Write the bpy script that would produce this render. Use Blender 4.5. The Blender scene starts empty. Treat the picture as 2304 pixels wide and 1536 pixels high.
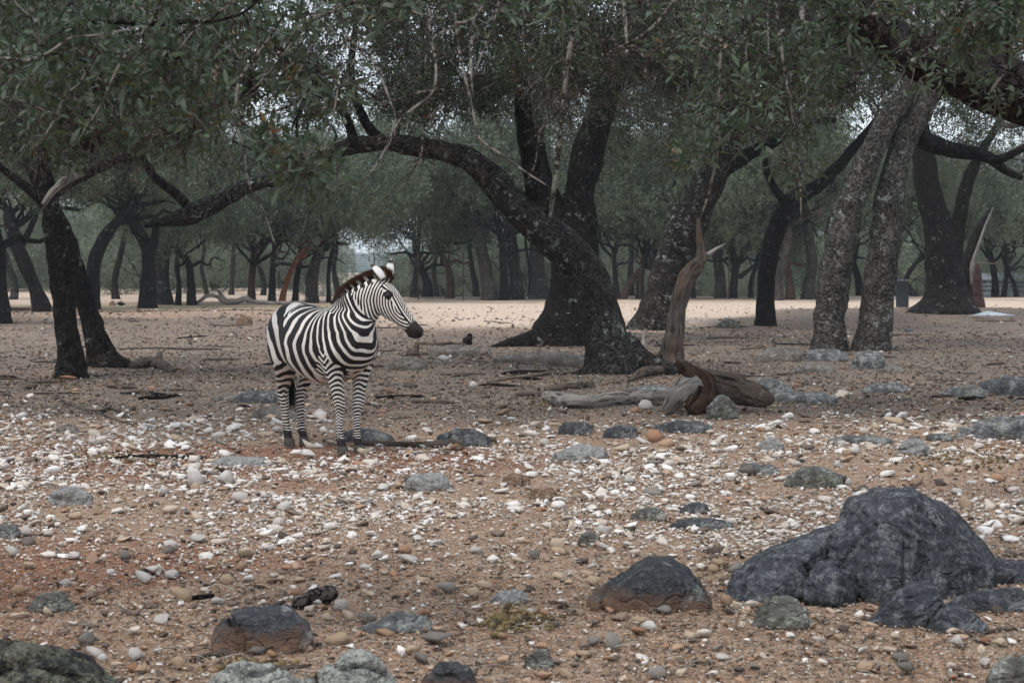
import bpy, bmesh, math, random
import numpy as np
from math import radians, sin, cos, pi
from mathutils import Vector, Matrix

# ------------------------------------------------------------------ camera, light, exposure
scene = bpy.context.scene
COL = scene.collection
random.seed(7)
RNG = np.random.default_rng(7)

F = 4000.0          # focal length in photo pixels (photo 2304 x 1536)
CAM_H = 1.60
HORIZON = 600.0
PITCH = math.atan((768 - HORIZON) / F)

cam_data = bpy.data.cameras.new('camera')
cam = bpy.data.objects.new('camera', cam_data)
COL.objects.link(cam)
cam.location = (0, 0, CAM_H)
cam.rotation_euler = (pi / 2 - PITCH, 0, 0)
cam_data.sensor_width = 36
cam_data.lens = 36 * F / 2304
cam_data.clip_start = 0.1
cam_data.clip_end = 6000
cam_data.dof.use_dof = True
cam_data.dof.focus_distance = 15.2
cam_data.dof.aperture_fstop = 7.1
scene.camera = cam

SUN_EL, SUN_AZ = 62.0, 215.0      # degrees; sun behind thin cloud, high, behind the camera to the left
world = bpy.data.worlds.new('World')
scene.world = world
world.use_nodes = True
wn, wl = world.node_tree.nodes, world.node_tree.links
wn.clear()
wo = wn.new('ShaderNodeOutputWorld')
wb = wn.new('ShaderNodeBackground')
sky = wn.new('ShaderNodeTexSky')
sky.sky_type = 'NISHITA'
sky.sun_disc = False
sky.sun_elevation = radians(SUN_EL)
sky.sun_rotation = radians(SUN_AZ)
sky.air_density = 1.0
sky.dust_density = 1.2
sky.ozone_density = 1.0
hsv = wn.new('ShaderNodeHueSaturation')
hsv.inputs['Saturation'].default_value = 0.55
hsv.inputs['Value'].default_value = 1.0
wl.new(sky.outputs[0], hsv.inputs['Color'])
tco = wn.new('ShaderNodeTexCoord')
cno = wn.new('ShaderNodeTexNoise'); cno.inputs['Scale'].default_value = 2.2; cno.inputs['Detail'].default_value = 6
crm = wn.new('ShaderNodeValToRGB'); crm.color_ramp.elements[0].position = .25; crm.color_ramp.elements[0].color = (3.9, 4.4, 5.0, 1)
crm.color_ramp.elements[1].position = .75; crm.color_ramp.elements[1].color = (6.3, 6.8, 7.3, 1)
wmx = wn.new('ShaderNodeMix'); wmx.data_type = 'RGBA'; wmx.inputs[0].default_value = .75       # a thin overcast
wl.new(tco.outputs['Generated'], cno.inputs['Vector']); wl.new(cno.outputs['Fac'], crm.inputs[0])
wl.new(hsv.outputs[0], wmx.inputs[6]); wl.new(crm.outputs[0], wmx.inputs[7])
wl.new(wmx.outputs[2], wb.inputs['Color'])
wb.inputs['Strength'].default_value = 0.15
wl.new(wb.outputs[0], wo.inputs['Surface'])

sun_data = bpy.data.lights.new('sun', 'SUN')
sun_data.energy = 1.5
sun_data.angle = radians(14)
sun_data.color = (1.0, 0.965, 0.91)
sun = bpy.data.objects.new('sun', sun_data)
COL.objects.link(sun)
_az, _el = radians(SUN_AZ), radians(SUN_EL)
_d = Vector((sin(_az) * cos(_el), cos(_az) * cos(_el), sin(_el)))
sun.rotation_euler = _d.to_track_quat('Z', 'Y').to_euler()

scene.view_settings.view_transform = 'Standard'
scene.view_settings.look = 'None'
scene.view_settings.exposure = 0.58
scene.view_settings.gamma = 1.0
scene.view_settings.use_curve_mapping = False
scene.render.engine = 'CYCLES'
scene.cycles.max_bounces = 5
scene.cycles.diffuse_bounces = 3
scene.cycles.glossy_bounces = 2
scene.cycles.transmission_bounces = 2
scene.cycles.volume_bounces = 0
scene.cycles.use_denoising = True
scene.cycles.use_adaptive_sampling = True
scene.cycles.adaptive_threshold = 0.02

# ------------------------------------------------------------------ photo pixel -> point in the place
_fw = np.array([0, cos(PITCH), -sin(PITCH)])
_up = np.array([0, sin(PITCH), cos(PITCH)])
_rt = np.array([1.0, 0, 0])
EYE = np.array([0, 0, CAM_H])

def P(px, py, D):
    """point seen at photo pixel (px, py), D metres ahead of the camera"""
    d = _rt * (px - 1152) + _up * (768 - py) + _fw * F
    return EYE + d * (D / d[1])

def ppm(D):
    return F / D

# ------------------------------------------------------------------ noise in numpy
def _hash(i, j, k, seed):
    h = (i.astype(np.int64) * 374761393 + j.astype(np.int64) * 668265263 + k.astype(np.int64) * 2147483647 + seed * 974634777)
    h = (h ^ (h >> 13)) * 1274126177
    h = h ^ (h >> 16)
    h = (h * 2654435761) & 0xFFFFFFFF
    return h.astype(np.float64) / 4294967295.0

def vnoise(p, seed=0):
    p = np.asarray(p, float)
    if p.shape[-1] == 2:
        p = np.concatenate([p, np.zeros(p.shape[:-1] + (1,))], -1)
    f = np.floor(p)
    i = f.astype(np.int64)
    t = p - f
    t = t * t * (3 - 2 * t)
    x, y, z = i[..., 0], i[..., 1], i[..., 2]
    r = 0
    for dx in (0, 1):
        wx = t[..., 0] if dx else 1 - t[..., 0]
        for dy in (0, 1):
            wy = t[..., 1] if dy else 1 - t[..., 1]
            for dz in (0, 1):
                wz = t[..., 2] if dz else 1 - t[..., 2]
                r = r + wx * wy * wz * _hash(x + dx, y + dy, z + dz, seed)
    return r * 2 - 1

def fbm(p, octv=4, seed=0, gain=0.5):
    p = np.asarray(p, float)
    r, a, s = 0, 1.0, 0
    for o in range(octv):
        r = r + a * vnoise(p * (2.03 ** o) + 17.3 * o, seed + o)
        s += a
        a *= gain
    return r / s

def smooth(a, b, x):
    t = np.clip((x - a) / (b - a), 0, 1)
    return t * t * (3 - 2 * t)

# ------------------------------------------------------------------ the lie of the land
def height(x, y):
    x = np.asarray(x, float); y = np.asarray(y, float)
    q = np.stack([x, y], -1)
    h = 0.05 * vnoise(q / 5.0, 3) + 0.018 * vnoise(q / 1.3, 4)
    h = h * smooth(4, 9, y) + 0.10 * vnoise(q / 14.0, 5) * smooth(24, 45, y) * smooth(140, 80, y)
    u = x / np.maximum(y, 1.0)
    # low bank under the pair of trunks and past them on the right
    h = h + 0.28 * np.exp(-((x - 13.5) / 6.0) ** 2 - ((y - 56) / 5.0) ** 2)
    # ground falls away beyond the open sand on the right and middle
    side = smooth(-0.13, -0.09, u)
    h = h - side * 1.9 * smooth(93, 116, y)
    h = h - (1 - side) * 1.0 * smooth(125, 190, y)
    return h

def hz(x, y):
    return float(height(np.array([x]), np.array([y]))[0])

def G(px, py):
    """point on the ground seen at photo pixel (px, py)"""
    d = _rt * (px - 1152) + _up * (768 - py) + _fw * F
    z = 0.0
    for _ in range(12):
        t = (z - CAM_H) / d[2]
        q = EYE + d * t
        z = 0.5 * z + 0.5 * hz(q[0], q[1])
    return np.array([q[0], q[1], hz(q[0], q[1])])

# ------------------------------------------------------------------ object helpers
def link(o, parent=None):
    COL.objects.link(o)
    if parent is not None:
        o.parent = parent
    return o

def empty(name, loc, rz=0.0):
    o = bpy.data.objects.new(name, None)
    o.location = loc
    o.rotation_euler = (0, 0, rz)
    o.empty_display_size = 0.2
    return link(o)

def tag(o, label=None, cat=None, group=None, kind=None):
    if label: o['label'] = label
    if cat: o['category'] = cat
    if group: o['group'] = group
    if kind: o['kind'] = kind
    return o

class MB:
    """collects vertices, triangles and quads, with per-vertex attributes, for one mesh"""
    def __init__(self):
        self.v, self.t, self.q, self.n = [], [], [], 0
        self.a = {}
    def add(self, v, tris=None, quads=None, **attrs):
        v = np.asarray(v, float).reshape(-1, 3)
        n0 = self.n
        self.v.append(v)
        if tris is not None and len(tris): self.t.append(np.asarray(tris, np.int64).reshape(-1, 3) + n0)
        if quads is not None and len(quads): self.q.append(np.asarray(quads, np.int64).reshape(-1, 4) + n0)
        for k, val in attrs.items():
            self.a.setdefault(k, []).append((n0, np.asarray(val, float)))
        self.n += len(v)
        return n0
    def mesh(self, name, smooth_shade=True, origin=None, mats=()):
        v = np.concatenate(self.v) if self.v else np.zeros((0, 3))
        if origin is not None:
            v = v - np.asarray(origin)
        t = np.concatenate(self.t) if self.t else np.zeros((0, 3), np.int64)
        q = np.concatenate(self.q) if self.q else np.zeros((0, 4), np.int64)
        me = bpy.data.meshes.new(name)
        me.vertices.add(len(v))
        me.vertices.foreach_set('co', v.astype(np.float32).ravel())
        nl = len(t) * 3 + len(q) * 4
        me.loops.add(nl)
        me.loops.foreach_set('vertex_index', np.concatenate([t.ravel(), q.ravel()]).astype(np.int32))
        me.polygons.add(len(t) + len(q))
        ls = np.concatenate([np.arange(len(t)) * 3, len(t) * 3 + np.arange(len(q)) * 4]).astype(np.int32)
        me.polygons.foreach_set('loop_start', ls)
        for k, lst in self.a.items():
            w = 1
            for n0, val in lst:
                if val.ndim == 2: w = val.shape[1]
            buf = np.zeros((len(v), w))
            for n0, val in lst:
                buf[n0:n0 + len(val)] = val.reshape(len(val), -1)
            if w == 1:
                at = me.attributes.new(k, 'FLOAT', 'POINT')
                at.data.foreach_set('value', buf.astype(np.float32).ravel())
            else:
                at = me.attributes.new(k, 'FLOAT_VECTOR', 'POINT')
                at.data.foreach_set('vector', buf.astype(np.float32).ravel())
        me.update(calc_edges=True)
        if smooth_shade:
            me.polygons.foreach_set('use_smooth', np.ones(len(me.polygons), bool))
        for m in mats:
            me.materials.append(m)
        return me
    def obj(self, name, mat, parent=None, smooth_shade=True, origin=None, loc=None):
        me = self.mesh(name, smooth_shade, origin, (mat,) if mat else ())
        o = bpy.data.objects.new(name, me)
        if loc is not None: o.location = loc
        return link(o, parent)

def catmull(pts, n):
    """resample a polyline (k, m) smoothly at n points by arc length of xyz"""
    p = np.asarray(pts, float)
    if len(p) == 2:
        return p[0] + (p[1] - p[0]) * np.linspace(0, 1, n)[:, None]
    q = np.vstack([2 * p[0] - p[1], p, 2 * p[-1] - p[-2]])
    out = []
    for i in range(1, len(q) - 2):
        t = np.linspace(0, 1, 16, endpoint=False)[:, None]
        a, b, c, d = q[i - 1], q[i], q[i + 1], q[i + 2]
        out.append(0.5 * ((2 * b) + (-a + c) * t + (2 * a - 5 * b + 4 * c - d) * t ** 2 + (-a + 3 * b - 3 * c + d) * t ** 3))
    out = np.vstack(out + [p[-1:]])
    s = np.concatenate([[0], np.cumsum(np.linalg.norm(np.diff(out[:, :3], axis=0), axis=1))])
    u = np.linspace(0, s[-1], n)
    return np.stack([np.interp(u, s, out[:, k]) for k in range(p.shape[1])], 1)

def frames(c):
    t = np.gradient(c, axis=0)
    t /= np.linalg.norm(t, axis=1)[:, None] + 1e-12
    n = np.zeros_like(t)
    a = np.array([0, -1.0, 0]) if abs(t[0][1]) < 0.9 else np.array([1.0, 0, 0])
    n0 = a - t[0] * a.dot(t[0]); n[0] = n0 / np.linalg.norm(n0)
    for i in range(1, len(c)):
        v = n[i - 1] - t[i] * n[i - 1].dot(t[i])
        n[i] = v / (np.linalg.norm(v) + 1e-12)
    b = np.cross(t, n)
    return t, n, b

def grid_quads(nr, ns, off=0):
    i = np.arange(nr - 1)[:, None] * ns
    j = np.arange(ns)[None, :]
    j2 = (j + 1) % ns
    return np.stack([i + j, i + j2, i + ns + j2, i + ns + j], -1).reshape(-1, 4) + off

def tube(mb, pts, nseg=8, step=0.1, rough=0.0, bark=0.0, flare=0.0, seed=0, cap=True, maxr=400, lump=0.0, **attrs):
    """tapered tube along points (x, y, z, radius); tc is a seam-free bark coordinate"""
    pts = np.asarray(pts, float)
    L = np.linalg.norm(np.diff(pts[:, :3], axis=0), axis=1).sum()
    nr = int(min(maxr, max(len(pts), L / step))) + 2
    c = catmull(pts, nr)
    ctr, rad = c[:, :3], np.maximum(c[:, 3], 1e-4)
    t, n, b = frames(ctr)
    s = np.concatenate([[0], np.cumsum(np.linalg.norm(np.diff(ctr, axis=0), axis=1))])
    ph = np.linspace(0, 2 * pi, nseg, endpoint=False)
    R = rad.mean()
    tc = np.stack([np.broadcast_to(np.cos(ph) * R, (nr, nseg)), np.broadcast_to(np.sin(ph) * R, (nr, nseg)), np.broadcast_to(s[:, None], (nr, nseg))], -1)
    r = np.broadcast_to(rad[:, None], (nr, nseg)).copy()
    if flare > 0:
        lob = 0.5 + 0.5 * np.cos(ph * 4 + seed) * np.cos(ph * 1.0 + seed * 2.1)
        r *= 1 + flare * (0.35 + lob)[None, :] * np.exp(-s / (0.9 * rad[0] * 2))[:, None]
    if lump > 0:
        r *= 1 + lump * vnoise(tc * np.array([1.2, 1.2, 0.9]) / max(R, 0.05) * 0.8 + seed * 3.7, seed)
    if rough > 0:
        r *= 1 + rough * fbm(tc * np.array([2.5, 2.5, 1.5]) / max(R, 0.04) * 0.8 + seed, 3, seed + 5)
    if bark > 0:
        w = tc * np.array([17.0, 17.0, 5.0]) + 0.6 * vnoise(tc * 9.0, seed + 8)[..., None]
        rid = 1 - np.abs(vnoise(w, seed + 9)) * 2
        rid2 = 1 - np.abs(vnoise(w * 1.9 + 5, seed + 10)) * 2
        r += bark * (rid * 0.65 + rid2 * 0.4)
    v = ctr[:, None, :] + r[..., None] * (np.cos(ph)[None, :, None] * n[:, None, :] + np.sin(ph)[None, :, None] * b[:, None, :])
    quads = grid_quads(nr, nseg)
    V = v.reshape(-1, 3); TC = tc.reshape(-1, 3)
    tris = None
    if cap:
        V = np.vstack([V, ctr[-1] + t[-1] * rad[-1] * 0.3, ctr[0] - t[0] * rad[0] * 0.3])
        TC = np.vstack([TC, TC[-1], TC[0]])
        k = np.arange(nseg); k2 = (k + 1) % nseg
        e = (nr - 1) * nseg
        tris = np.vstack([np.stack([e + k, e + k2, np.full(nseg, nr * nseg)], 1), np.stack([k2, k, np.full(nseg, nr * nseg + 1)], 1)])
    at = {kk: np.full(len(V), vv) for kk, vv in attrs.items()}
    mb.add(V, tris, quads, tc=TC, **at)
    return ctr, rad

def bezier_jag(a, b, n=5, amp=0.12, seed=0, sag=0.0):
    """crooked path between two points"""
    rg = np.random.default_rng(seed)
    a = np.asarray(a, float); b = np.asarray(b, float)
    L = np.linalg.norm(b - a)
    t = np.linspace(0, 1, n)[:, None]
    p = a + (b - a) * t
    j = rg.normal(0, amp * L, (n, 3)); j[0] = 0; j[-1] = 0
    p = p + j
    p[:, 2] += sag * L * (4 * t[:, 0] * (1 - t[:, 0]))
    return p

# ------------------------------------------------------------------ materials
def nodes(name):
    m = bpy.data.materials.new(name)
    m.use_nodes = True
    nt = m.node_tree
    b = nt.nodes['Principled BSDF']
    b.inputs['Specular IOR Level'].default_value = 0.10
    return m, nt, b

class NT:
    def __init__(self, nt): self.nt = nt
    def n(self, t, **kw):
        x = self.nt.nodes.new(t)
        for k, v in kw.items():
            if k.startswith('i_'):
                key = k[2:].replace('_', ' ')
                x.inputs[int(key) if key.isdigit() else key].default_value = v
            else: setattr(x, k, v)
        return x
    def l(self, a, b): self.nt.links.new(a, b)
    def attr(self, name, out='Vector'):
        return self.n('ShaderNodeAttribute', attribute_name=name).outputs[out]
    def noise(self, vec, scale, detail=4, rough=0.55, out='Fac', dist=0.0):
        x = self.n('ShaderNodeTexNoise')
        x.inputs['Scale'].default_value = scale; x.inputs['Detail'].default_value = detail
        x.inputs['Roughness'].default_value = rough; x.inputs['Distortion'].default_value = dist
        if vec is not None: self.l(vec, x.inputs['Vector'])
        return x.outputs[out]
    def vor(self, vec, scale, feature='F1', out='Distance', rnd=1.0):
        x = self.n('ShaderNodeTexVoronoi', feature=feature)
        x.inputs['Scale'].default_value = scale; x.inputs['Randomness'].default_value = rnd
        if vec is not None: self.l(vec, x.inputs['Vector'])
        return x.outputs[out]
    def ramp(self, fac, stops, interp='LINEAR'):
        x = self.n('ShaderNodeValToRGB')
        x.color_ramp.interpolation = interp
        els = x.color_ramp.elements
        while len(els) < len(stops): els.new(0.5)
        for e, (p, c) in zip(els, stops):
            e.position = p
            e.color = (c[0], c[1], c[2], 1) if not np.isscalar(c) else (c, c, c, 1)
        self.l(fac, x.inputs[0])
        return x.outputs[0]
    def mix(self, fac, a, b, mode='MIX'):
        x = self.n('ShaderNodeMix', data_type='RGBA', blend_type=mode)
        for s, v in ((0, fac), (6, a), (7, b)):
            if hasattr(v, 'is_linked'): self.l(v, x.inputs[s])
            elif s == 0: x.inputs[0].default_value = v
            else: x.inputs[s].default_value = (v[0], v[1], v[2], 1)
        return x.outputs[2]
    def math(self, op, a, b=None, clamp=False):
        x = self.n('ShaderNodeMath', operation=op, use_clamp=clamp)
        for s, v in ((0, a), (1, b)):
            if v is None: continue
            if hasattr(v, 'is_linked'): self.l(v, x.inputs[s])
            else: x.inputs[s].default_value = v
        return x.outputs[0]
    def scale(self, vec, s):
        x = self.n('ShaderNodeVectorMath', operation='MULTIPLY')
        self.l(vec, x.inputs[0]); x.inputs[1].default_value = s
        return x.outputs[0]
    def bump(self, h, strength, dist, normal=None):
        x = self.n('ShaderNodeBump')
        x.inputs['Strength'].default_value = strength; x.inputs['Distance'].default_value = dist
        self.l(h, x.inputs['Height'])
        if normal is not None: self.l(normal, x.inputs['Normal'])
        return x.outputs[0]
# ================================================================== GROUND
def axis_x():
    u = np.linspace(-1, 1, 291)
    return np.sinh(u * 7.2) / np.sinh(7.2) * 1500
def axis_y():
    a = np.arange(3.5, 22, 0.075)
    b = 22 * (1.0145 ** np.arange(0, 240))
    c = b[-1] * (1.12 ** np.arange(1, 16))
    back = -np.array([1500, 700, 300, 120, 60, 30, 15, 8, 3, 0, -1.5, -2.5])
    return np.concatenate([back, a, b, c])

def build_ground():
    xs, ys = axis_x(), axis_y()
    X, Y = np.meshgrid(xs, ys)
    Z = height(X, Y)
    q = np.stack([X, Y], -1)
    near = smooth(3, 6, Y) * smooth(60, 25, Y)
    Z = Z + near * (0.012 * fbm(q * 3.1, 3, 41) + 0.006 * fbm(q * 11.0, 2, 43)) - .008 * near
    V = np.stack([X, Y, Z], -1).reshape(-1, 3)
    ny, nx = X.shape
    i = (np.arange(ny - 1)[:, None] * nx + np.arange(nx - 1)[None]).ravel()
    quads = np.stack([i, i + 1, i + nx + 1, i + nx], 1)
    U = X / np.maximum(Y, 1)
    nz = fbm(q / 3.0, 4, 51); nz2 = fbm(q / 1.1, 3, 55)
    # bare pale sand beyond the trees, leaf litter and dark soil under them, red soil patches in front
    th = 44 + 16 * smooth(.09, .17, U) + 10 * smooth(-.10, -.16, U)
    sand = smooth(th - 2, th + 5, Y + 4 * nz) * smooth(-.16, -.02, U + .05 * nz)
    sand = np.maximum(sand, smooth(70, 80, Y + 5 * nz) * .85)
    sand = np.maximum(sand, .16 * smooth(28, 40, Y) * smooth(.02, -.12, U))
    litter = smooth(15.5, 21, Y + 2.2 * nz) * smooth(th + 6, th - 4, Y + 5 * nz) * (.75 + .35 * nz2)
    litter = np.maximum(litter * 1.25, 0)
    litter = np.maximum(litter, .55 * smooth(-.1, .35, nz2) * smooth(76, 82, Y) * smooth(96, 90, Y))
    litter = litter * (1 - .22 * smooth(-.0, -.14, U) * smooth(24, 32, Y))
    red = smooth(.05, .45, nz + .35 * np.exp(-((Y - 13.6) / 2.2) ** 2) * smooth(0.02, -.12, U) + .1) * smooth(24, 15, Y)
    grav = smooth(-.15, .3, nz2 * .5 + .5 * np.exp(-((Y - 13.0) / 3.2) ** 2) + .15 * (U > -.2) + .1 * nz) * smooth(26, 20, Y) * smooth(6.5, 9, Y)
    grass = np.exp(-((Y - 70) / 4.0) ** 2) * smooth(-.06, -.12, U) * .8
    mb = MB()
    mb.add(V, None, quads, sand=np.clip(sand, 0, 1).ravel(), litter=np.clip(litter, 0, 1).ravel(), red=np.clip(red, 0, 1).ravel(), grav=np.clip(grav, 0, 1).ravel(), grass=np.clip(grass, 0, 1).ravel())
    m, nt, b = nodes('dry_ground'); N = NT(nt)
    pos = N.n('ShaderNodeTexCoord').outputs['Object']
    n1 = N.noise(pos, 2.2, 6, .65); n2 = N.noise(pos, 11, 5, .6); n3 = N.noise(pos, 55, 4, .65); n4 = N.noise(pos, 190, 3, .7)
    base = N.mix(N.ramp(n2, [(.3, 0.0), (.7, 1.0)]), (.235, .125, .070), (.345, .218, .138))
    base = N.mix(N.ramp(n1, [(.35, 0.0), (.7, .6)]), base, (.36, .28, .215))
    redc = N.mix(n3, (.165, .062, .030), (.27, .122, .066))
    col = N.mix(N.attr('red', 'Fac'), base, redc)
    sandc = N.mix(N.ramp(n1, [(.3, 0.0), (.7, 1.0)]), (.58, .42, .31), (.70, .57, .465))
    col = N.mix(N.attr('sand', 'Fac'), col, sandc)
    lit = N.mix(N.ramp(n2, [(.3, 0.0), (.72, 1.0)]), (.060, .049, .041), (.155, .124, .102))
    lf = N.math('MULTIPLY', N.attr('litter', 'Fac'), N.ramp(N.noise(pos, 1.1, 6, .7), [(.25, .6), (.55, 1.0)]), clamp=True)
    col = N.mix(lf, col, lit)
    col = N.mix(N.attr('grass', 'Fac'), col, (.25, .23, .13))
    # small crumbs of stone, dark bits and pale grit, on every part of it
    cr = N.vor(pos, 42, 'F1', 'Color'); cd = N.vor(pos, 42, 'F1', 'Distance')
    sep = N.n('ShaderNodeSeparateColor'); N.l(cr, sep.inputs[0])
    isst = N.math('MULTIPLY', N.math('GREATER_THAN', sep.outputs[0], .62), N.math('LESS_THAN', cd, .36))
    stc = N.ramp(sep.outputs[1], [(0, (.09, .07, .06)), (.35, (.30, .22, .17)), (.7, (.48, .41, .35)), (1, (.62, .57, .52))])
    col = N.mix(N.math('MULTIPLY', isst, .8), col, stc)
    cr2 = N.vor(pos, 120, 'F1', 'Color'); sep2 = N.n('ShaderNodeSeparateColor'); N.l(cr2, sep2.inputs[0])
    col = N.mix(N.math('MULTIPLY', N.math('GREATER_THAN', sep2.outputs[0], .70), .7), col, N.ramp(sep2.outputs[1], [(0, (.05, .04, .035)), (.5, (.22, .16, .12)), (1, (.55, .49, .43))]))
    mott = N.ramp(N.noise(pos, 26, 5, .75), [(.30, 0.55), (.5, 1.0), (.72, 1.35)])
    col = N.mix(1.0, col, mott, 'MULTIPLY')
    # streaky wide debris that the far ground shows
    w = N.scale(pos, (1.0, .8, 1.0))
    c3 = N.vor(w, 9, 'F1', 'Color'); d3 = N.vor(w, 9, 'F1', 'Distance'); sep3 = N.n('ShaderNodeSeparateColor'); N.l(c3, sep3.inputs[0])
    far = N.n('ShaderNodeSeparateXYZ'); N.l(pos, far.inputs[0])
    ff = N.n('ShaderNodeMapRange'); N.l(far.outputs['Y'], ff.inputs[0]); ff.inputs[1].default_value = 22; ff.inputs[2].default_value = 34
    deb = N.math('MULTIPLY', N.math('MULTIPLY', N.math('GREATER_THAN', sep3.outputs[0], .6), N.math('LESS_THAN', d3, .34)), ff.outputs[0])
    col = N.mix(N.math('MULTIPLY', deb, .8), col, N.ramp(sep3.outputs[1], [(0, (.05, .042, .036)), (.5, (.16, .12, .10)), (1, (.48, .42, .36))]))
    N.l(col, b.inputs['Base Color'])
    b.inputs['Roughness'].default_value = .95
    hsum = N.math('ADD', N.math('MULTIPLY', n3, .7), N.math('ADD', N.math('MULTIPLY', n4, .35), N.math('MULTIPLY', isst, .35)))
    N.l(N.bump(hsum, .9, .02), b.inputs['Normal'])
    o = mb.obj('ground', m)
    tag(o, kind='structure')
    # far hill seen through the gaps
    mb = MB()
    xs = np.linspace(-1200, 1200, 121); ys = np.linspace(900, 1800, 30)
    X, Y = np.meshgrid(xs, ys)
    q = np.stack([X, Y], -1)
    ridge = 9 + 9 * vnoise(q / 260.0, 61) + 5 * vnoise(q / 70.0, 62)
    Z = -12 + (ridge + 12) * np.sin(np.clip((Y - 900) / 900, 0, 1) * pi) ** .7 - 2
    ny, nx = X.shape
    i = (np.arange(ny - 1)[:, None] * nx + np.arange(nx - 1)[None]).ravel()
    mb.add(np.stack([X, Y, Z], -1).reshape(-1, 3), None, np.stack([i, i + 1, i + nx + 1, i + nx], 1))
    m, nt, b = nodes('far_hill'); N = NT(nt)
    pos = N.n('ShaderNodeTexCoord').outputs['Object']
    N.l(N.mix(N.noise(pos, .05, 4), (.035, .050, .040), (.065, .085, .065)), b.inputs['Base Color']); b.inputs['Roughness'].default_value = 1
    tag(mb.obj('hills', m), kind='structure')
build_ground()

def build_haze():
    mb = MB()
    x0, x1, y0, y1, z0, z1 = -1560, 1560, -1560, 1960, -18, 40
    v = np.array([(x, y, z) for z in (z0, z1) for y in (y0, y1) for x in (x0, x1)], float)
    mb.add(v, None, [(0, 2, 3, 1), (4, 5, 7, 6), (0, 1, 5, 4), (2, 6, 7, 3), (0, 4, 6, 2), (1, 3, 7, 5)])
    m = bpy.data.materials.new('haze_air'); m.use_nodes = True; nt = m.node_tree; nt.nodes.clear()
    out = nt.nodes.new('ShaderNodeOutputMaterial'); pv = nt.nodes.new('ShaderNodeVolumePrincipled')
    pv.inputs['Color'].default_value = (.80, .88, .96, 1); pv.inputs['Density'].default_value = HAZE
    nt.links.new(pv.outputs[0], out.inputs['Volume'])
    tag(mb.obj('haze', m, smooth_shade=False), kind='stuff')
HAZE = 0.0004
build_haze()
# ================================================================== TREES
def bark_mat(name, dark=(.012, .010, .009), mid=(.034, .029, .026), lich=(.34, .355, .33), lichen=.5, scale=1.0, warm=0.0, grain=False):
    m, nt, b = nodes(name); N = NT(nt)
    tc = N.attr('tc')
    v = N.scale(tc, (1.0, 1.0, .33))
    rid = N.vor(N.mix(.35, v, N.noise(tc, 6, 3, out='Color')), 13 * scale, 'DISTANCE_TO_EDGE')
    if grain: rid = N.ramp(N.noise(N.scale(tc, (1.0, 1.0, .10)), 34, 5, .7), [(.38, 0.0), (.62, .6)])
    n1 = N.noise(v, 22 * scale, 5, .65); n2 = N.noise(tc, 3.2, 4, .6)
    h = N.math('ADD', N.ramp(rid, [(0, 0.0), (.14, .8), (.4, 1.0)]), N.math('MULTIPLY', n1, .8))
    col = N.mix(N.ramp(h, [(.45, 0.0), (.95, 1.0)]), dark, mid)
    col = N.mix(N.ramp(n2, [(.45, 0.0), (.7, .5)]), col, tuple(c * 1.7 for c in mid))
    col = N.mix(1.0, col, N.ramp(rid, [(0, .5), (.10, 1.0), (.45, 1.15)]), 'MULTIPLY')
    if warm: col = N.mix(N.math('MULTIPLY', N.ramp(N.noise(tc, 1.4, 3, .6), [(.47, 0.0), (.60, 1.0)]), warm), col, (.14, .078, .050))
    spots = N.noise(tc, 17, 4, .75); patch = N.noise(tc, 2.3, 3, .6)
    ml = N.math('MULTIPLY', N.ramp(spots, [(.57, 0.0), (.63, 1.0)]), N.ramp(patch, [(.62 - .28 * lichen, 0.0), (.74 - .20 * lichen, 1.0)]))
    big = N.ramp(N.noise(tc, 7.5, 5, .75), [(.62 - .08 * lichen, 0.0), (.65 - .08 * lichen, 1.0)])
    ml = N.math('MAXIMUM', ml, N.math('MULTIPLY', big, N.ramp(N.noise(tc, 1.1, 2), [(.45, 0.0), (.55, 1.0)])))
    col = N.mix(N.math('MULTIPLY', ml, min(1.0, .55 + .4 * lichen)), col, lich)
    N.l(col, b.inputs['Base Color']); b.inputs['Roughness'].default_value = .9
    N.l(N.bump(h, .9, .03), b.inputs['Normal'])
    return m

def leaf_mat(name, a, bcol, warm=.03, trans=.25):
    m, nt, b = nodes(name); N = NT(nt)
    lv = N.attr('lv', 'Fac')
    col = N.ramp(lv, [(0, a), (.55, tuple((x + y) / 2 for x, y in zip(a, bcol))), (.96 - warm, bcol), (.985 - warm, (.11, .10, .045)), (1 - warm * .4, (.20, .10, .04))])
    N.l(col, b.inputs['Base Color']); b.inputs['Roughness'].default_value = .42
    b.inputs['Specular IOR Level'].default_value = .3
    tr = nt.nodes.new('ShaderNodeBsdfTranslucent'); mx = nt.nodes.new('ShaderNodeMixShader')
    N.l(N.mix(.5, col, (.06, .10, .03)), tr.inputs[0]); mx.inputs[0].default_value = trans
    out = nt.nodes['Material Output']
    N.l(b.outputs[0], mx.inputs[1]); N.l(tr.outputs[0], mx.inputs[2]); N.l(mx.outputs[0], out.inputs['Surface'])
    return m

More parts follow.
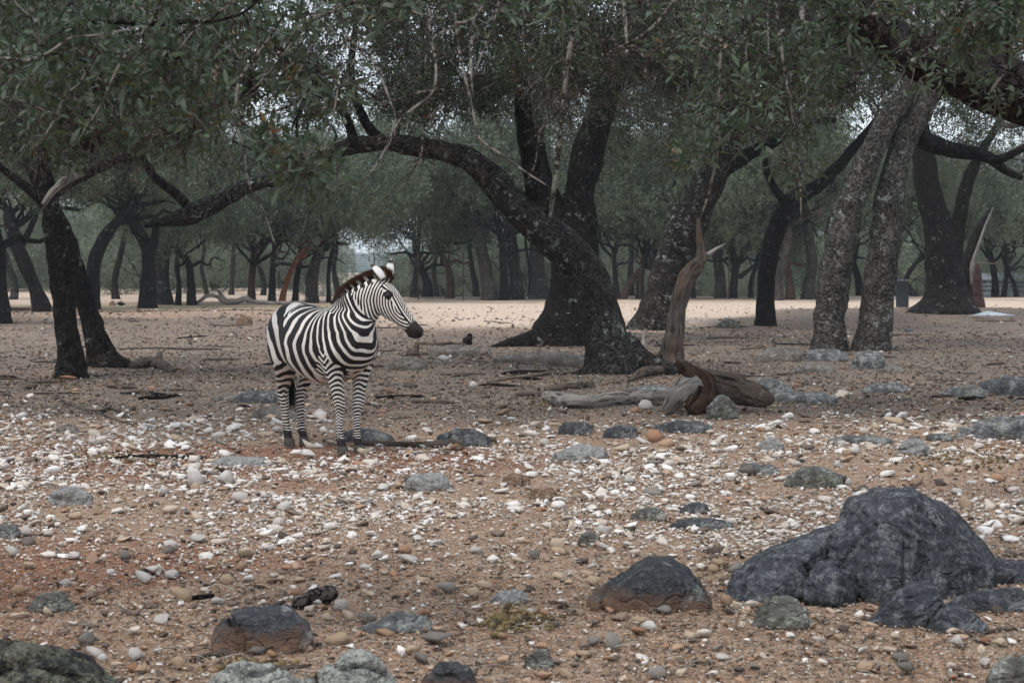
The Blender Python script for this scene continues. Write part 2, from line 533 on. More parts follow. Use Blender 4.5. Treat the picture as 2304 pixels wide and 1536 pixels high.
M_BARK = bark_mat('oak_bark', lichen=.55)
M_BARK_L = bark_mat('oak_bark_lichened', mid=(.044, .039, .035), lichen=.5)
M_BARK_P = bark_mat('oak_bark_pale', dark=(.018, .016, .014), mid=(.070, .063, .057), lich=(.29, .30, .28), lichen=.75)
M_BARK_D = bark_mat('oak_bark_dark', dark=(.009, .0075, .007), mid=(.020, .0165, .015), lichen=.15)
M_BARK_G = bark_mat('oak_bark_grey', mid=(.075, .064, .057), lichen=.3)
M_BARK_R = bark_mat('oak_bark_reddish', dark=(.035, .020, .014), mid=(.12, .075, .055), lichen=.05)
M_SNAG = bark_mat('dead_wood_snag', grain=True, dark=(.025, .020, .017), mid=(.095, .078, .066), lichen=.1, warm=.6)
M_LOG = bark_mat('log_wood', grain=True, dark=(.020, .016, .014), mid=(.085, .066, .054), lichen=.15)
M_LOGG = bark_mat('log_wood_grey', grain=True, dark=(.040, .036, .033), mid=(.21, .19, .17), lichen=.2)
M_TWIG = bark_mat('twig_bark', dark=(.05, .045, .04), mid=(.15, .135, .12), lichen=.5)
M_TWIGP = bark_mat('pale_twig_bark', dark=(.08, .075, .066), mid=(.20, .185, .165), lichen=.6)
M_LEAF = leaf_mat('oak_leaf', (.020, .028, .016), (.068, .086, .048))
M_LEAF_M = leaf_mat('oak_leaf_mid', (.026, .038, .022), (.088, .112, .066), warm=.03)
M_LEAF_H = leaf_mat('oak_leaf_wood_lit', (.105, .130, .095), (.235, .27, .19), warm=.01)  # paler copy of the oak leaf: open light on the wood is in the colour
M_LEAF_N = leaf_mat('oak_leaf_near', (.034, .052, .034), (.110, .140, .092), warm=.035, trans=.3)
M_LEAF_F = leaf_mat('oak_leaf_far_lit', (.056, .076, .050), (.165, .195, .130), warm=.015)  # leaf tone raised so the far crowns look lit by open sky

# ---------- leaf sprays: templates of folded leaves round a small forked twig
def spray_template(seed, nleaf, R, L, W, six=False):
    rg = np.random.default_rng(seed)
    V, T, Q, LV = [], [], [], []
    # forked twiglets
    nb = 4
    ends = [rg.normal(0, 1, 3) for _ in range(nb)]
    ends = [e / np.linalg.norm(e) * R * rg.uniform(.6, 1.0) for e in ends]
    pts, dirs = [], []
    for k in range(nleaf):
        e = ends[k % nb]; t = rg.uniform(.25, 1.0) ** .7
        pts.append(e * t + rg.normal(0, R * .12, 3))
        d = e / np.linalg.norm(e) * .8 + rg.normal(0, .75, 3); d[2] -= .05
        dirs.append(d / np.linalg.norm(d))
    n = 0
    for p, d in zip(pts, dirs):
        l = L * rg.uniform(.65, 1.2); w = W * rg.uniform(.8, 1.2)
        nn = rg.normal(0, .8, 3) + np.array([0, 0, 1.1]); s = np.cross(d, nn); s /= np.linalg.norm(s); nn = np.cross(s, d)
        val = rg.random()
        if six:
            vv = [p, p + d * l * .30 + s * w * .46 + nn * w * .12, p + d * l * .70 + s * w * .42 + nn * w * .10 - nn * l * .03, p + d * l - nn * l * .08,
                  p + d * l * .70 - s * w * .42 + nn * w * .10 - nn * l * .03, p + d * l * .30 - s * w * .46 + nn * w * .12]
            V += vv; T += [(n, n + 1, n + 5), (n + 2, n + 3, n + 4)]; Q += [(n + 1, n + 2, n + 4, n + 5)]; LV += [val] * 6; n += 6
        else:
            vv = [p, p + d * l * .5 + s * w * .5 + nn * w * .15, p + d * l, p + d * l * .5 - s * w * .5 + nn * w * .15]
            V += vv; T += [(n, n + 1, n + 2), (n, n + 2, n + 3)]; LV += [val] * 4; n += 4
    # twiglets as thin triangles
    TV, TT = [], []
    m = 0
    for e in ends:
        s = np.cross(e, rg.normal(0, 1, 3)); s /= np.linalg.norm(s)
        TV += [s * .006, -s * .006, e]; TT += [(m, m + 1, m + 2)]; m += 3
    return (np.array(V), np.array(T), np.array(Q) if Q else None, np.array(LV), np.array(TV), np.array(TT))

def rand_rot(rg, n):
    q = rg.normal(0, 1, (n, 4)); q /= np.linalg.norm(q, axis=1)[:, None]
    w, x, y, z = q.T
    return np.stack([1 - 2 * (y * y + z * z), 2 * (x * y - z * w), 2 * (x * z + y * w), 2 * (x * y + z * w), 1 - 2 * (x * x + z * z), 2 * (y * z - x * w),
                     2 * (x * z - y * w), 2 * (y * z + x * w), 1 - 2 * (x * x + y * y)], -1).reshape(n, 3, 3)

def zrot(rg, n, tilt=.5):
    a = rg.uniform(0, 2 * pi, n); c, s = np.cos(a), np.sin(a)
    R = np.zeros((n, 3, 3)); R[:, 0, 0] = c; R[:, 0, 1] = -s; R[:, 1, 0] = s; R[:, 1, 1] = c; R[:, 2, 2] = 1
    b = rg.normal(0, tilt, n); c, s = np.cos(b), np.sin(b)
    X = np.zeros((n, 3, 3)); X[:, 0, 0] = 1; X[:, 1, 1] = c; X[:, 1, 2] = -s; X[:, 2, 1] = s; X[:, 2, 2] = c
    return np.einsum('nij,njk->nik', X, R)

TPL = {
 'near': [spray_template(100 + k, 18, .11, .058, .017, True) for k in range(6)],
 'mid': [spray_template(200 + k, 22, .19, .062, .028) for k in range(6)],
 'back': [spray_template(300 + k, 26, .30, .085, .040) for k in range(6)],
 'far': [spray_template(400 + k, 40, .50, .095, .050) for k in range(6)],
}

def add_sprays(mb, tw, pos, kind, rg, scale=1.0, shade=None):
    n = len(pos)
    tpl = TPL[kind]
    which = rg.integers(0, len(tpl), n)
    for k, (V, T, Q, LV, TV, TT) in enumerate(tpl):
        sel = np.where(which == k)[0]
        if not len(sel): continue
        R = zrot(rg, len(sel), .45); sc = rg.uniform(.75, 1.25, len(sel)) * scale
        v = np.einsum('nij,vj->nvi', R, V) * sc[:, None, None] + pos[sel][:, None]
        off = (np.arange(len(sel)) * len(V))[:, None, None]
        t = (T[None] + off).reshape(-1, 3)
        q = (Q[None] + off).reshape(-1, 4) if Q is not None else None
        lv = np.clip(LV[None] * .62 + rg.uniform(0, .36, (len(sel), 1)) + .02, 0, 1)
        br = rg.random(len(sel)) < .012
        lv = np.where(br[:, None], .99, lv)
        mb.add(v.reshape(-1, 3), t, q, lv=lv.ravel())
        if tw is not None:
            tv = np.einsum('nij,vj->nvi', R, TV) * sc[:, None, None] + pos[sel][:, None]
            off = (np.arange(len(sel)) * len(TV))[:, None, None]
            tw.add(tv.reshape(-1, 3), (TT[None] + off).reshape(-1, 3), None, tc=np.tile([.1, .1, .1], (len(sel) * len(TV), 1)) + 0)

def clump_points(rg, c, r, n, flat=.75):
    """points through a lumpy clump, denser towards its skin, uneven outline"""
    d = rg.normal(0, 1, (n, 3)); d /= np.linalg.norm(d, axis=1)[:, None]
    rr = r * (.35 + .65 * rg.random(n) ** .6) * (1 + .35 * vnoise(d * 2.1 + np.asarray(c), 77))
    p = d * rr[:, None]; p[:, 2] *= flat
    return p + np.asarray(c)

def nearest_on(paths, c):
    best = None
    for ctr, rad in paths:
        d = np.linalg.norm(ctr - c, axis=1) + (rad > .25) * 0.6
        i = int(d.argmin())
        if best is None or d[i] < best[0]: best = (d[i], ctr[i], rad[i])
    return best

def pxpath(pts, D):
    """photo pixels (x, y, width[, extra depth]) at distance D -> points with radius"""
    out = []
    for q in pts:
        d = D + (q[3] if len(q) > 3 else 0)
        w = P(q[0], q[1], d)
        out.append((w[0], w[1], w[2], q[2] / 2 / ppm(d)))
    return out

def grow(tree, name_seed, paths, clumps, kind, per, parent, leafm, twigm=M_TWIG, tscale=1.0, subs=5, dead=0.0):
    """clumps: (centre, radius). Builds crooked branches out to each clump, then leaves through it."""
    rg = np.random.default_rng(name_seed)
    mb, tw = MB(), MB()
    nodes_ = list(paths)
    order = sorted(clumps, key=lambda q: nearest_on(paths, np.array(q[0]))[0])
    for c, r in order:
        c = np.array(c, float)
        d, p0, r0 = nearest_on(nodes_, c)
        if d > .15:
            pts = bezier_jag(p0, c, max(4, int(d / .5) + 2), .07, rg.integers(1e9), sag=.08)
            rr = np.linspace(min(r0 * .75, .02 + .022 * d), .012, len(pts)) * tscale
            ctr, rad = tube(tw, np.column_stack([pts, rr]), 5, .30, rough=.12, seed=int(rg.integers(99)), cap=False)
            nodes_.append((ctr, rad))
        for k in range(subs):
            e = rg.normal(0, 1, 3); e[2] *= .6; e = e / np.linalg.norm(e) * r * rg.uniform(.7, 1.1)
            pts = bezier_jag(c, c + e, 4, .10, rg.integers(1e9), sag=-.05)
            tube(tw, np.column_stack([pts, np.linspace(.010, .003, 4) * tscale]), 3, .25, cap=False)
        for k in range(int(dead * subs)):
            e = rg.normal(0, 1, 3); e[2] = -abs(e[2]) * .9 - .2; e = e / np.linalg.norm(e) * r * rg.uniform(.8, 1.5)
            s0 = c + rg.normal(0, r * .4, 3)
            pts = bezier_jag(s0, s0 + e, 5, .10, rg.integers(1e9))
            tube(tw, np.column_stack([pts, np.linspace(.010, .002, 5) * tscale]), 3, .2, cap=False)
            for j in range(3):
                b0 = pts[rg.integers(1, 4)]; e2 = e * .35 + rg.normal(0, r * .25, 3)
                pt2 = bezier_jag(b0, b0 + e2, 3, .12, rg.integers(1e9))
                tube(tw, np.column_stack([pt2, np.linspace(.005, .0018, 3) * tscale]), 3, .2, cap=False)
        n = int(per * .90 * r ** 2.0) + 3
        add_sprays(mb, tw if kind in ('near', 'mid') else None, clump_points(rg, c, r, n), kind, rg)
    o = mb.obj('crown', leafm, parent, smooth_shade=False, origin=parent.location)
    tag(o, kind='stuff')
    o = tw.obj('twigs', twigm, parent, smooth_shade=True, origin=parent.location)
    tag(o, kind='stuff')
    return nodes_

def root_at(name, px, py, label, group=None, cat='tree'):
    g = G(px, py)
    r = empty(name, (g[0], g[1], g[2]))
    return tag(r, label, cat, group), g[1]

def limb(root, name, pts, D, mat, nseg=20, step=.10, bark=0.0, flare=0.0, seed=0, rough=.10, lump=.12, sink=.25):
    w = pxpath(pts, D)
    if name == 'trunk' and sink:
        w = [(w[0][0], w[0][1], w[0][2] - sink, w[0][3] * 1.05)] + w
    mb = MB()
    path = tube(mb, w, nseg, step, rough=rough, bark=bark, flare=flare, seed=seed, lump=lump)
    mb.obj(name, mat, root, origin=root.location)
    return path

def rect_clumps(seed, n, x0, x1, y0, y1, D, dspread, r0, r1, ok=None):
    rg = np.random.default_rng(seed)
    out = []
    while len(out) < n:
        x, y = rg.uniform(x0, x1), rg.uniform(y0, y1)
        d = D + rg.uniform(-1, 1) * dspread
        if ok is None or ok(x, y):
            out.append((P(x, y, d), rg.uniform(r0, r1)))
    return out

# keep the openings that the photograph shows under the arch of the leaning oak free of hanging leaves
def open_ok(x, y):
    if y < 200: return True
    lim = np.interp(x, [0, 250, 450, 650, 780, 900, 1050, 1200, 1350, 1500, 1700, 1900, 2304], [380, 340, 310, 310, 280, 255, 240, 270, 290, 240, 300, 260, 300])
    return y < lim - 40 + 55 * math.sin(x * .031) * math.sin(x * .0113 + 1)

# ---- the leaning oak in the middle, its limb arching far to the left
t1, D = root_at('leaning_oak', 1372, 838, 'big leaning oak with patchy pale lichen whose limb arches left above the zebra', cat='tree')
pa = limb(t1, 'trunk', [(1378, 838, 116), (1366, 760, 94), (1348, 690, 85), (1316, 610, 84), (1268, 555, 86), (1208, 505, 84), (1150, 450, 70), (1100, 395, 60)], D, M_BARK_L, 64, .035, .016, .2, 1)
pb = limb(t1, 'limb', [(1106, 402, 64), (1060, 362, 52), (1000, 340, 44, .2), (930, 327, 42, .5), (860, 322, 38, .8), (790, 330, 34, 1.0), (735, 350, 28, 1.0), (690, 378, 26, 1.0), (640, 398, 34, .8), (585, 410, 34, .5), (530, 432, 38, .3), (480, 462, 40, .2), (425, 487, 40, .1), (375, 498, 26, .1), (325, 506, 14, .1)], D, M_BARK_L, 32, .05, .008, 0, 2, lump=.25)
pc = limb(t1, 'limb', [(1225, 520, 70), (1212, 440, 58), (1195, 360, 50), (1180, 280, 42), (1172, 180, 34), (1150, 60, 26), (1140, -80, 18)], D, M_BARK_D, 24, .07, .006, 0, 3)
pd = limb(t1, 'limb', [(800, 328, 24, .9), (770, 250, 20, .9), (700, 200, 18, .8), (610, 190, 16, .6), (520, 160, 12, .4)], D, M_BARK_D, 12, .08, 0, 0, 4)
pe = limb(t1, 'limb', [(440, 484, 22, .1), (400, 440, 22, .1), (350, 400, 20, 0), (318, 350, 16, 0), (300, 280, 12, 0)], D, M_BARK, 12, .08, 0, 0, 5)
pf = limb(t1, 'limb', [(860, 322, 26, .8), (820, 270, 22, .9), (790, 180, 18, .9), (800, 60, 14, .9)], D, M_BARK_D, 12, .08, 0, 0, 5)
limb(t1, 'root', [(1395, 770, 70), (1430, 800, 58), (1470, 822, 46, -.2), (1530, 838, 34, -.4), (1600, 850, 20, -.6)], D, M_BARK, 20, .06, .008, 0, 6, sink=0)
limb(t1, 'root', [(1350, 820, 50), (1325, 836, 30, -.2), (1290, 846, 16, -.4)], D, M_BARK, 14, .06, .004, 0, 7, sink=0)
cl = rect_clumps(11, 30, 1000, 1420, -160, 300, D - .5, 1.8, .45, .85, open_ok) + rect_clumps(12, 26, 640, 1020, -150, 262, D + .3, 1.6, .4, .8, open_ok) + rect_clumps(13, 12, 420, 720, 60, 290, D + .4, .9, .25, .5, open_ok)
grow(t1, 21, [pa, pb, pc, pd, pe, pf], cl, 'mid', 150, t1, M_LEAF, dead=1.2)

# ---- the dark double oak behind it
t2, D = root_at('double_stem_oak', 1285, 775, 'dark thick double-stemmed oak standing behind the leaning oak', cat='tree')
pa = limb(t2, 'trunk', [(1272, 772, 135), (1280, 720, 112), (1288, 650, 100), (1296, 570, 96), (1300, 500, 84), (1305, 430, 64), (1322, 350, 70), (1345, 270, 62), (1380, 180, 50), (1430, 70, 38), (1480, -60, 26)], D, M_BARK_D, 56, .05, .016, .25, 8)
pb = limb(t2, 'limb', [(1285, 530, 60), (1240, 450, 46), (1215, 380, 44), (1205, 300, 36), (1215, 200, 28), (1240, 90, 20)], D, M_BARK_D, 20, .1, .006, 0, 9)
limb(t2, 'root', [(1240, 745, 60), (1195, 765, 44, -.3), (1150, 778, 34, -.5), (1108, 786, 20, -.7)], D, M_BARK_D, 16, .08, .008, 0, 10, sink=0)
cl = rect_clumps(14, 46, 1080, 1640, -150, 310, D, 3.0, .6, 1.1, open_ok)
grow(t2, 22, [pa, pb], cl, 'mid', 90, t2, M_LEAF, dead=.6)

# ---- the leaning dark oak to the right of it
t3, D = root_at('leaning_oak', 1478, 740, 'dark oak leaning right with a broad flared foot behind the broken dead snag', cat='tree')
pa = limb(t3, 'trunk', [(1478, 742, 105), (1492, 690, 88), (1505, 640, 86), (1520, 580, 88), (1545, 510, 86), (1575, 440, 76), (1612, 380, 62), (1650, 310, 54), (1710, 240, 46), (1790, 180, 36), (1880, 110, 26)], D, M_BARK, 48, .07, .018, .3, 11)
pb = limb(t3, 'limb', [(1590, 420, 44), (1620, 340, 34), (1640, 250, 28), (1650, 140, 22)], D, M_BARK_D, 16, .12, 0, 0, 12)
pc = limb(t3, 'limb', [(1612, 395, 34), (1680, 350, 30), (1740, 320, 26), (1810, 280, 20), (1880, 270, 14)], D, M_BARK_D, 14, .12, 0, 0, 13)
cl = rect_clumps(15, 36, 1440, 1930, -60, 300, D, 3.5, .8, 1.4, open_ok) + rect_clumps(115, 14, 1370, 1560, 120, 380, D + 3, 2, .7, 1.1)
grow(t3, 23, [pa, pb, pc], cl, 'back', 52, t3, M_LEAF, dead=.5)

# ---- slim dark oak leaning right, between the snag and the pair
t4, D = root_at('slim_oak', 1722, 732, 'slim dark oak bending right, alone between the leaning oak and the pair of rough trunks', cat='tree')
pa = limb(t4, 'trunk', [(1722, 732, 40), (1722, 680, 36), (1724, 620, 38), (1735, 550, 42), (1758, 490, 44), (1790, 448, 42), (1838, 420, 32), (1880, 380, 26), (1925, 330, 22), (1975, 270, 18)], D, M_BARK_D, 24, .08, .008, .5, 14)
pb = limb(t4, 'limb', [(1775, 462, 26), (1740, 420, 18), (1722, 370, 14), (1728, 320, 10)], D, M_BARK_D, 10, .15, 0, 0, 15)
cl = rect_clumps(16, 18, 1680, 2020, 40, 350, D, 2.5, .6, 1.0, open_ok)
grow(t4, 24, [pa, pb], cl, 'back', 50, t4, M_LEAF, dead=.4)

# ---- the pair of rough pale trunks on the right
t5, D = root_at('rough_barked_oak', 1868, 788, 'left one of the two rough pale oaks leaning right side by side', cat='tree')
pa = limb(t5, 'trunk', [(1862, 790, 76), (1866, 740, 67), (1872, 670, 66), (1882, 600, 66), (1896, 530, 64), (1915, 460, 60), (1940, 390, 56), (1972, 320, 51), (2010, 255, 46), (2055, 190, 42), (2110, 90, 35), (2160, -60, 27)], D, M_BARK_P, 56, .045, .020, .22, 16)
cl = rect_clumps(17, 20, 1700, 2100, -160, 200, D + 1, 2.5, .6, 1.0, open_ok)
grow(t5, 25, [pa], cl, 'mid', 85, t5, M_LEAF, dead=.5)
t6, D = root_at('rough_barked_oak', 1968, 788, 'right one of the two rough pale oaks leaning right, wide foot against a round boulder', cat='tree')
pa = limb(t6, 'trunk', [(1962, 790, 80), (1968, 740, 71), (1974, 670, 67), (1984, 600, 67), (1994, 530, 66), (2000, 460, 64), (2012, 400, 60), (2030, 330, 58), (2060, 265, 56), (2100, 195, 53), (2140, 110, 45), (2190, -40, 35)], D, M_BARK_P, 56, .045, .020, .22, 17)
pb = limb(t6, 'limb', [(2060, 300, 46, .5), (2100, 325, 40, .8), (2160, 340, 34, 1), (2215, 350, 28, 1.2), (2265, 385, 18, 1.3), (2300, 400, 12, 1.4)], D, M_BARK_D, 16, .08, .006, 0, 18)
pc = limb(t6, 'limb', [(2200, 348, 24, 1), (2240, 360, 22, .8), (2280, 345, 18, .6), (2340, 310, 14, .5)], D, M_BARK_D, 12, .1, 0, 0, 19)
cl = rect_clumps(18, 26, 1980, 2420, -160, 320, D + 1, 2.5, .55, 1.0, open_ok)
grow(t6, 26, [pa, pb, pc], cl, 'mid', 85, t6, M_LEAF, dead=.5)

# ---- dark oaks beyond the pair on the right
t7, D = root_at('forked_oak', 2125, 700, 'thick dark forked oak with a wide mound foot beside the grey drum', cat='tree')
pa = limb(t7, 'trunk', [(2125, 702, 150), (2126, 670, 96), (2124, 620, 74), (2118, 560, 66), (2106, 490, 62), (2092, 430, 56), (2080, 370, 50), (2070, 290, 40), (2060, 200, 30)], D, M_BARK_D, 36, .12, .015, .12, 20)
pb = limb(t7, 'limb', [(2140, 590, 46), (2155, 520, 34), (2166, 450, 32), (2185, 390, 28), (2215, 330, 20), (2260, 260, 14)], D, M_BARK_D, 16, .15, 0, 0, 21)
cl = rect_clumps(19, 26, 1960, 2400, 100, 380, D, 5, 1.1, 1.9, lambda x, y: y < 345)
grow(t7, 27, [pa, pb], cl, 'back', 30, t7, M_LEAF, dead=.5, tscale=1.5)
t8, D = root_at('broken_oak', 2192, 698, 'broken oak trunk split to pale wood beside the forked oak', cat='dead tree')
limb(t8, 'trunk', [(2176, 698, 34), (2172, 640, 30), (2178, 590, 28), (2194, 540, 24), (2212, 500, 18), (2232, 468, 6)], D, M_BARK_D, 14, .15, .008, .2, 22)
limb(t8, 'split_wood', [(2186, 640, 5, -.2), (2187, 605, 11, -.3), (2192, 580, 9, -.3), (2204, 545, 6, -.3), (2218, 505, 5, -.2), (2234, 468, 3, -.1)], D, M_LOGG, 8, .15, 0, 0, 22)

# ---- the two crossing trunks on the left
t9, D = root_at('crossing_oak', 158, 850, 'nearly upright dark oak at the left, in front of the trunk that leans across it', cat='tree')
pa = limb(t9, 'trunk', [(160, 852, 66), (158, 800, 52), (150, 730, 50), (141, 660, 48), (132, 590, 50), (124, 530, 48), (116, 480, 44), (112, 430, 34), (100, 380, 28), (90, 300, 22), (110, 200, 18), (130, 60, 14)], D, M_BARK_D, 48, .04, .010, .5, 23)
pb = limb(t9, 'limb', [(112, 450, 26), (150, 415, 24, .1), (195, 390, 24, .15), (245, 366, 22, .2), (285, 352, 16, .2), (330, 350, 10, .3)], D, M_BARK_L, 16, .05, .006, 0, 24, lump=.25)
limb(t9, 'limb', [(98, 460, 12, -.3), (120, 430, 16, -.3), (150, 405, 18, -.2), (185, 388, 16, -.1)], D, M_LOGG, 12, .05, .004, 0, 24, lump=.25)
pc = limb(t9, 'limb', [(112, 470, 26), (70, 430, 22), (30, 400, 18), (-20, 350, 14), (-60, 260, 10)], D, M_BARK_D, 12, .08, 0, 0, 25)
cl = rect_clumps(31, 34, -120, 420, -120, 320, D, 1.8, .4, .8, open_ok)
grow(t9, 28, [pa, pb, pc], cl, 'mid', 150, t9, M_LEAF, dead=1.2)
t10, D = root_at('crossing_oak', 238, 826, 'dark oak at the left leaning across behind the upright one, foot in exposed roots', cat='tree')
pa = limb(t10, 'trunk', [(240, 828, 70), (226, 790, 52), (208, 730, 44), (192, 680, 42), (176, 620, 42), (160, 570, 40), (142, 520, 38), (118, 470, 32), (88, 420, 26), (60, 340, 20), (60, 220, 14)], D, M_BARK_D, 36, .05, .010, .6, 26)
limb(t10, 'root', [(262, 812, 34), (300, 826, 22, -.1), (345, 832, 14, -.1), (392, 838, 7, -.1)], D, M_BARK_D, 12, .06, 0, 0, 27, sink=0)
cl = rect_clumps(32, 12, -60, 340, -60, 300, D + 1, 1.2, .4, .7, open_ok)
cl += rect_clumps(33, 16, -20, 420, 285, 380, D - .5, 2.2, .14, .30)
grow(t10, 29, [pa], cl, 'mid', 120, t10, M_LEAF, dead=.6)

# ---- the dead snag with reddish heartwood
t11, D = root_at('dead_snag', 1508, 818, 'dead broken snag with reddish bare wood, standing beside the leaning oak', cat='dead tree')
limb(t11, 'trunk', [(1506, 820, 56), (1514, 770, 42), (1522, 710, 38), (1532, 662, 36), (1547, 626, 38), (1564, 602, 38), (1577, 582, 30), (1578, 558, 20), (1573, 528, 13), (1571, 492, 5)], D, M_SNAG, 28, .05, .012, .4, 28, lump=.3)
limb(t11, 'stub', [(1590, 575, 12), (1612, 560, 8, .1), (1634, 548, 3, .2)], D, M_LOGG, 8, .06, 0, 0, 29)
limb(t11, 'root', [(1500, 800, 30), (1470, 822, 20, -.1), (1440, 830, 10, -.2)], D, M_BARK, 10, .06, 0, 0, 30, sink=0)

# ---- further trees: one trunk line each, sharing a few crowns
def crown_mesh(name, seed, kind, R, H, ncl, per, leafm, r0, r1):
    rg = np.random.default_rng(seed)
    mb, tw = MB(), MB()
    for k in range(ncl):
        a = rg.uniform(0, 2 * pi); q = rg.random() ** .5
        c = np.array([cos(a) * R * q, sin(a) * R * q, H * (1 - q * q * .75) * rg.uniform(.15, 1.0)])
        r = rg.uniform(r0, r1)
        if k % 4 == 0:
            pts = bezier_jag(np.array([0, 0, -.9]), c, 6, .10, rg.integers(1e9), sag=.16)
            tube(tw, np.column_stack([pts, np.linspace(.055, .014, 6)]), 5, .4, cap=False)
        for j in range(4):
            e = rg.normal(0, 1, 3); e = e / np.linalg.norm(e) * r
            tube(tw, np.column_stack([bezier_jag(c, c + e, 3, .1, rg.integers(1e9)), np.linspace(.025, .008, 3)]), 3, .4, cap=False)
        add_sprays(mb, None, clump_points(rg, c, r, int(per * r * r)), kind, rg)
    return mb.mesh(name, False, mats=(leafm,)), tw.mesh(name + '_t', True, mats=(M_BARK_D,))

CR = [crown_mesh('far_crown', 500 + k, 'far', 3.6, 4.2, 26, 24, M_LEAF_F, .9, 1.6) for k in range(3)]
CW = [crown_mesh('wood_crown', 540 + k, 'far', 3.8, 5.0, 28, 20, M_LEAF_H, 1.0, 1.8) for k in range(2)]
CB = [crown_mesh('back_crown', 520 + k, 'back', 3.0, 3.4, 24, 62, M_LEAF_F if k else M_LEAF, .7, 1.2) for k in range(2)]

def far_tree(px, py, w, line, crown, cs, label, mat=M_BARK_D, cz=None, group='oaks along the far side of the sand', name='oak_tree', D=None, squash=1.0, fork=None, seed=0):
    rg = np.random.default_rng(int(abs(px)) * 7 + seed)
    if D is None:
        D = min(6400 / (py - 600), 90.0)
    g0 = P(px, py, D); g = np.array([g0[0], D, hz(g0[0], D)])
    r = empty(name, (g[0], g[1], g[2]))
    tag(r, label, 'tree', group)
    D = g[1]
    w = w * .84
    pts = [(px, py, w * 1.3)] + [(x, y, w * k) for x, y, k in line]
    wp = pxpath(pts, D)
    wp[0] = (wp[0][0], wp[0][1], min(wp[0][2], g[2]) - .15, wp[0][3])
    # depth wander
    wp = [(a, b + .25 * i * (rg.random() - .5), c, d) for i, (a, b, c, d) in enumerate(wp)]
    mb = MB(); tube(mb, wp, 12, .3, rough=.12, bark=.0, flare=.2, seed=int(px), lump=.15)
    mb.obj('trunk', mat, r, origin=r.location)
    top = np.array(wp[-1][:3])
    if fork:
        for f in fork:
            fp = pxpath([(x, y, w * k) for x, y, k in f], D)
            mb = MB(); tube(mb, fp, 8, .3, rough=.12, seed=int(px) + 3)
            mb.obj('limb', mat, r, origin=r.location)
    for j in range(3):                                   # crooked limbs reaching out under the crown
        i0 = wp[-1 - (j > 1)]; s_ = (-1 if j % 2 else 1)
        q0 = np.array(i0[:3]); q1 = q0 + np.array([s_ * rg.uniform(1.0, 2.4), rg.uniform(-.8, .8), rg.uniform(.1, 1.1)]) * cs
        pt = bezier_jag(q0, q1, 6, .06, rg.integers(1e9), sag=.10)
        mb = MB(); tube(mb, np.column_stack([pt, np.linspace(i0[3] * .6, i0[3] * .15, 6)]), 7, .25, rough=.12, seed=j)
        mb.obj('limb', mat, r, origin=r.location)
    lv, tw = crown
    base = top if cz is None else np.array([top[0], top[1], cz])
    for me, nm in ((lv, 'crown'), (tw, 'branches')):
        o = bpy.data.objects.new(nm, me); link(o, r); tag(o, kind='stuff')
        o.location = base - np.array(r.location) + np.array([0, 0, .55])
        o.rotation_euler = (0, 0, rg.uniform(0, 6.28)); o.scale = (cs, cs, cs * squash * 1.3)
    return r

L = far_tree
L(97, 702, 38, [(80, 650, 1), (62, 600, .95), (45, 560, .95), (32, 515, .9), (14, 480, .8)], CB[0], 1.0, 'curved dark oak at the far left edge leaning left past the fallen log', fork=[[(45, 560, .5), (70, 510, .45), (90, 460, .35)]])
L(4, 730, 44, [(-4, 660, 1), (-10, 560, .9), (-14, 480, .7)], CB[1], .9, 'dark oak cut off by the left edge of the view')
L(206, 696, 36, [(212, 640, 1), (216, 590, 1), (236, 540, .9), (262, 500, .75), (285, 465, .6)], CB[1], 1.0, 'oak bending right just behind the pair of crossing trunks')
L(330, 694, 38, [(334, 640, 1), (334, 590, 1), (326, 545, .9), (305, 505, .7), (296, 470, .6)], CB[0], 1.05, 'dark forked oak in front of a thick grey trunk, left of the zebra', fork=[[(334, 590, .7), (348, 540, .6), (352, 490, .5)]])
L(362, 683, 46, [(362, 630, 1), (366, 580, .95), (374, 530, .9), (382, 480, .7)], CR[0], 1.1, 'thick grey-barked oak right behind the dark forked oak', mat=M_BARK_G)
L(400, 684, 14, [(402, 640, 1), (396, 600, 1), (404, 560, .8)], CR[1], .7, 'thin dark oak just right of the thick grey trunk')
L(432, 684, 22, [(430, 640, 1), (424, 600, .9), (410, 560, .7)], CR[2], .8, 'stubby dark oak above the arched end of the fallen branch')
L(566, 680, 20, [(566, 640, 1), (568, 600, .95), (572, 565, .8)], CR[1], 1.0, 'slender reddish oak with a high Y fork left of the zebra', mat=M_BARK_R, fork=[[(572, 565, .7), (556, 530, .6), (545, 500, .5)], [(572, 565, .7), (592, 535, .6), (600, 500, .5)]])
L(612, 680, 18, [(613, 640, 1), (615, 600, .9), (620, 555, .8)], CR[0], .9, 'straight dark oak between the Y-forked one and the red leaning one', mat=M_BARK)
L(632, 682, 16, [(640, 650, 1), (652, 615, .9), (672, 580, .8), (690, 550, .6)], CR[2], .8, 'thin oak with rusty red bark leaning right behind the zebra', mat=bark_mat('rusty_bark', dark=(.06, .02, .01), mid=(.19, .07, .035), lichen=0))
L(664, 678, 16, [(666, 640, 1), (672, 600, 1), (678, 560, .8)], CR[1], .9, 'dark slim oak just right of the rusty red one')
L(700, 680, 30, [(702, 640, 1), (706, 600, .95), (722, 560, .85), (738, 520, .75)], CR[0], 1.15, 'thick grey oak above the zebra back leaning slightly right', mat=M_BARK_G)
L(740, 680, 11, [(739, 640, 1), (741, 600, 1), (746, 560, .9), (750, 520, .7)], CR[2], .7, 'thin dark stem just right of the thick grey oak above the zebra back')
L(962, 678, 26, [(962, 640, .9), (950, 610, .8), (935, 580, .6)], CR[1], .95, 'dark oak behind the wire fence right of the zebra head', D=92)
L(1012, 676, 20, [(1014, 640, 1), (1008, 600, .9), (992, 570, .7)], CR[0], .9, 'oak with reddish foot behind the two fence posts', D=90, mat=M_BARK_R)
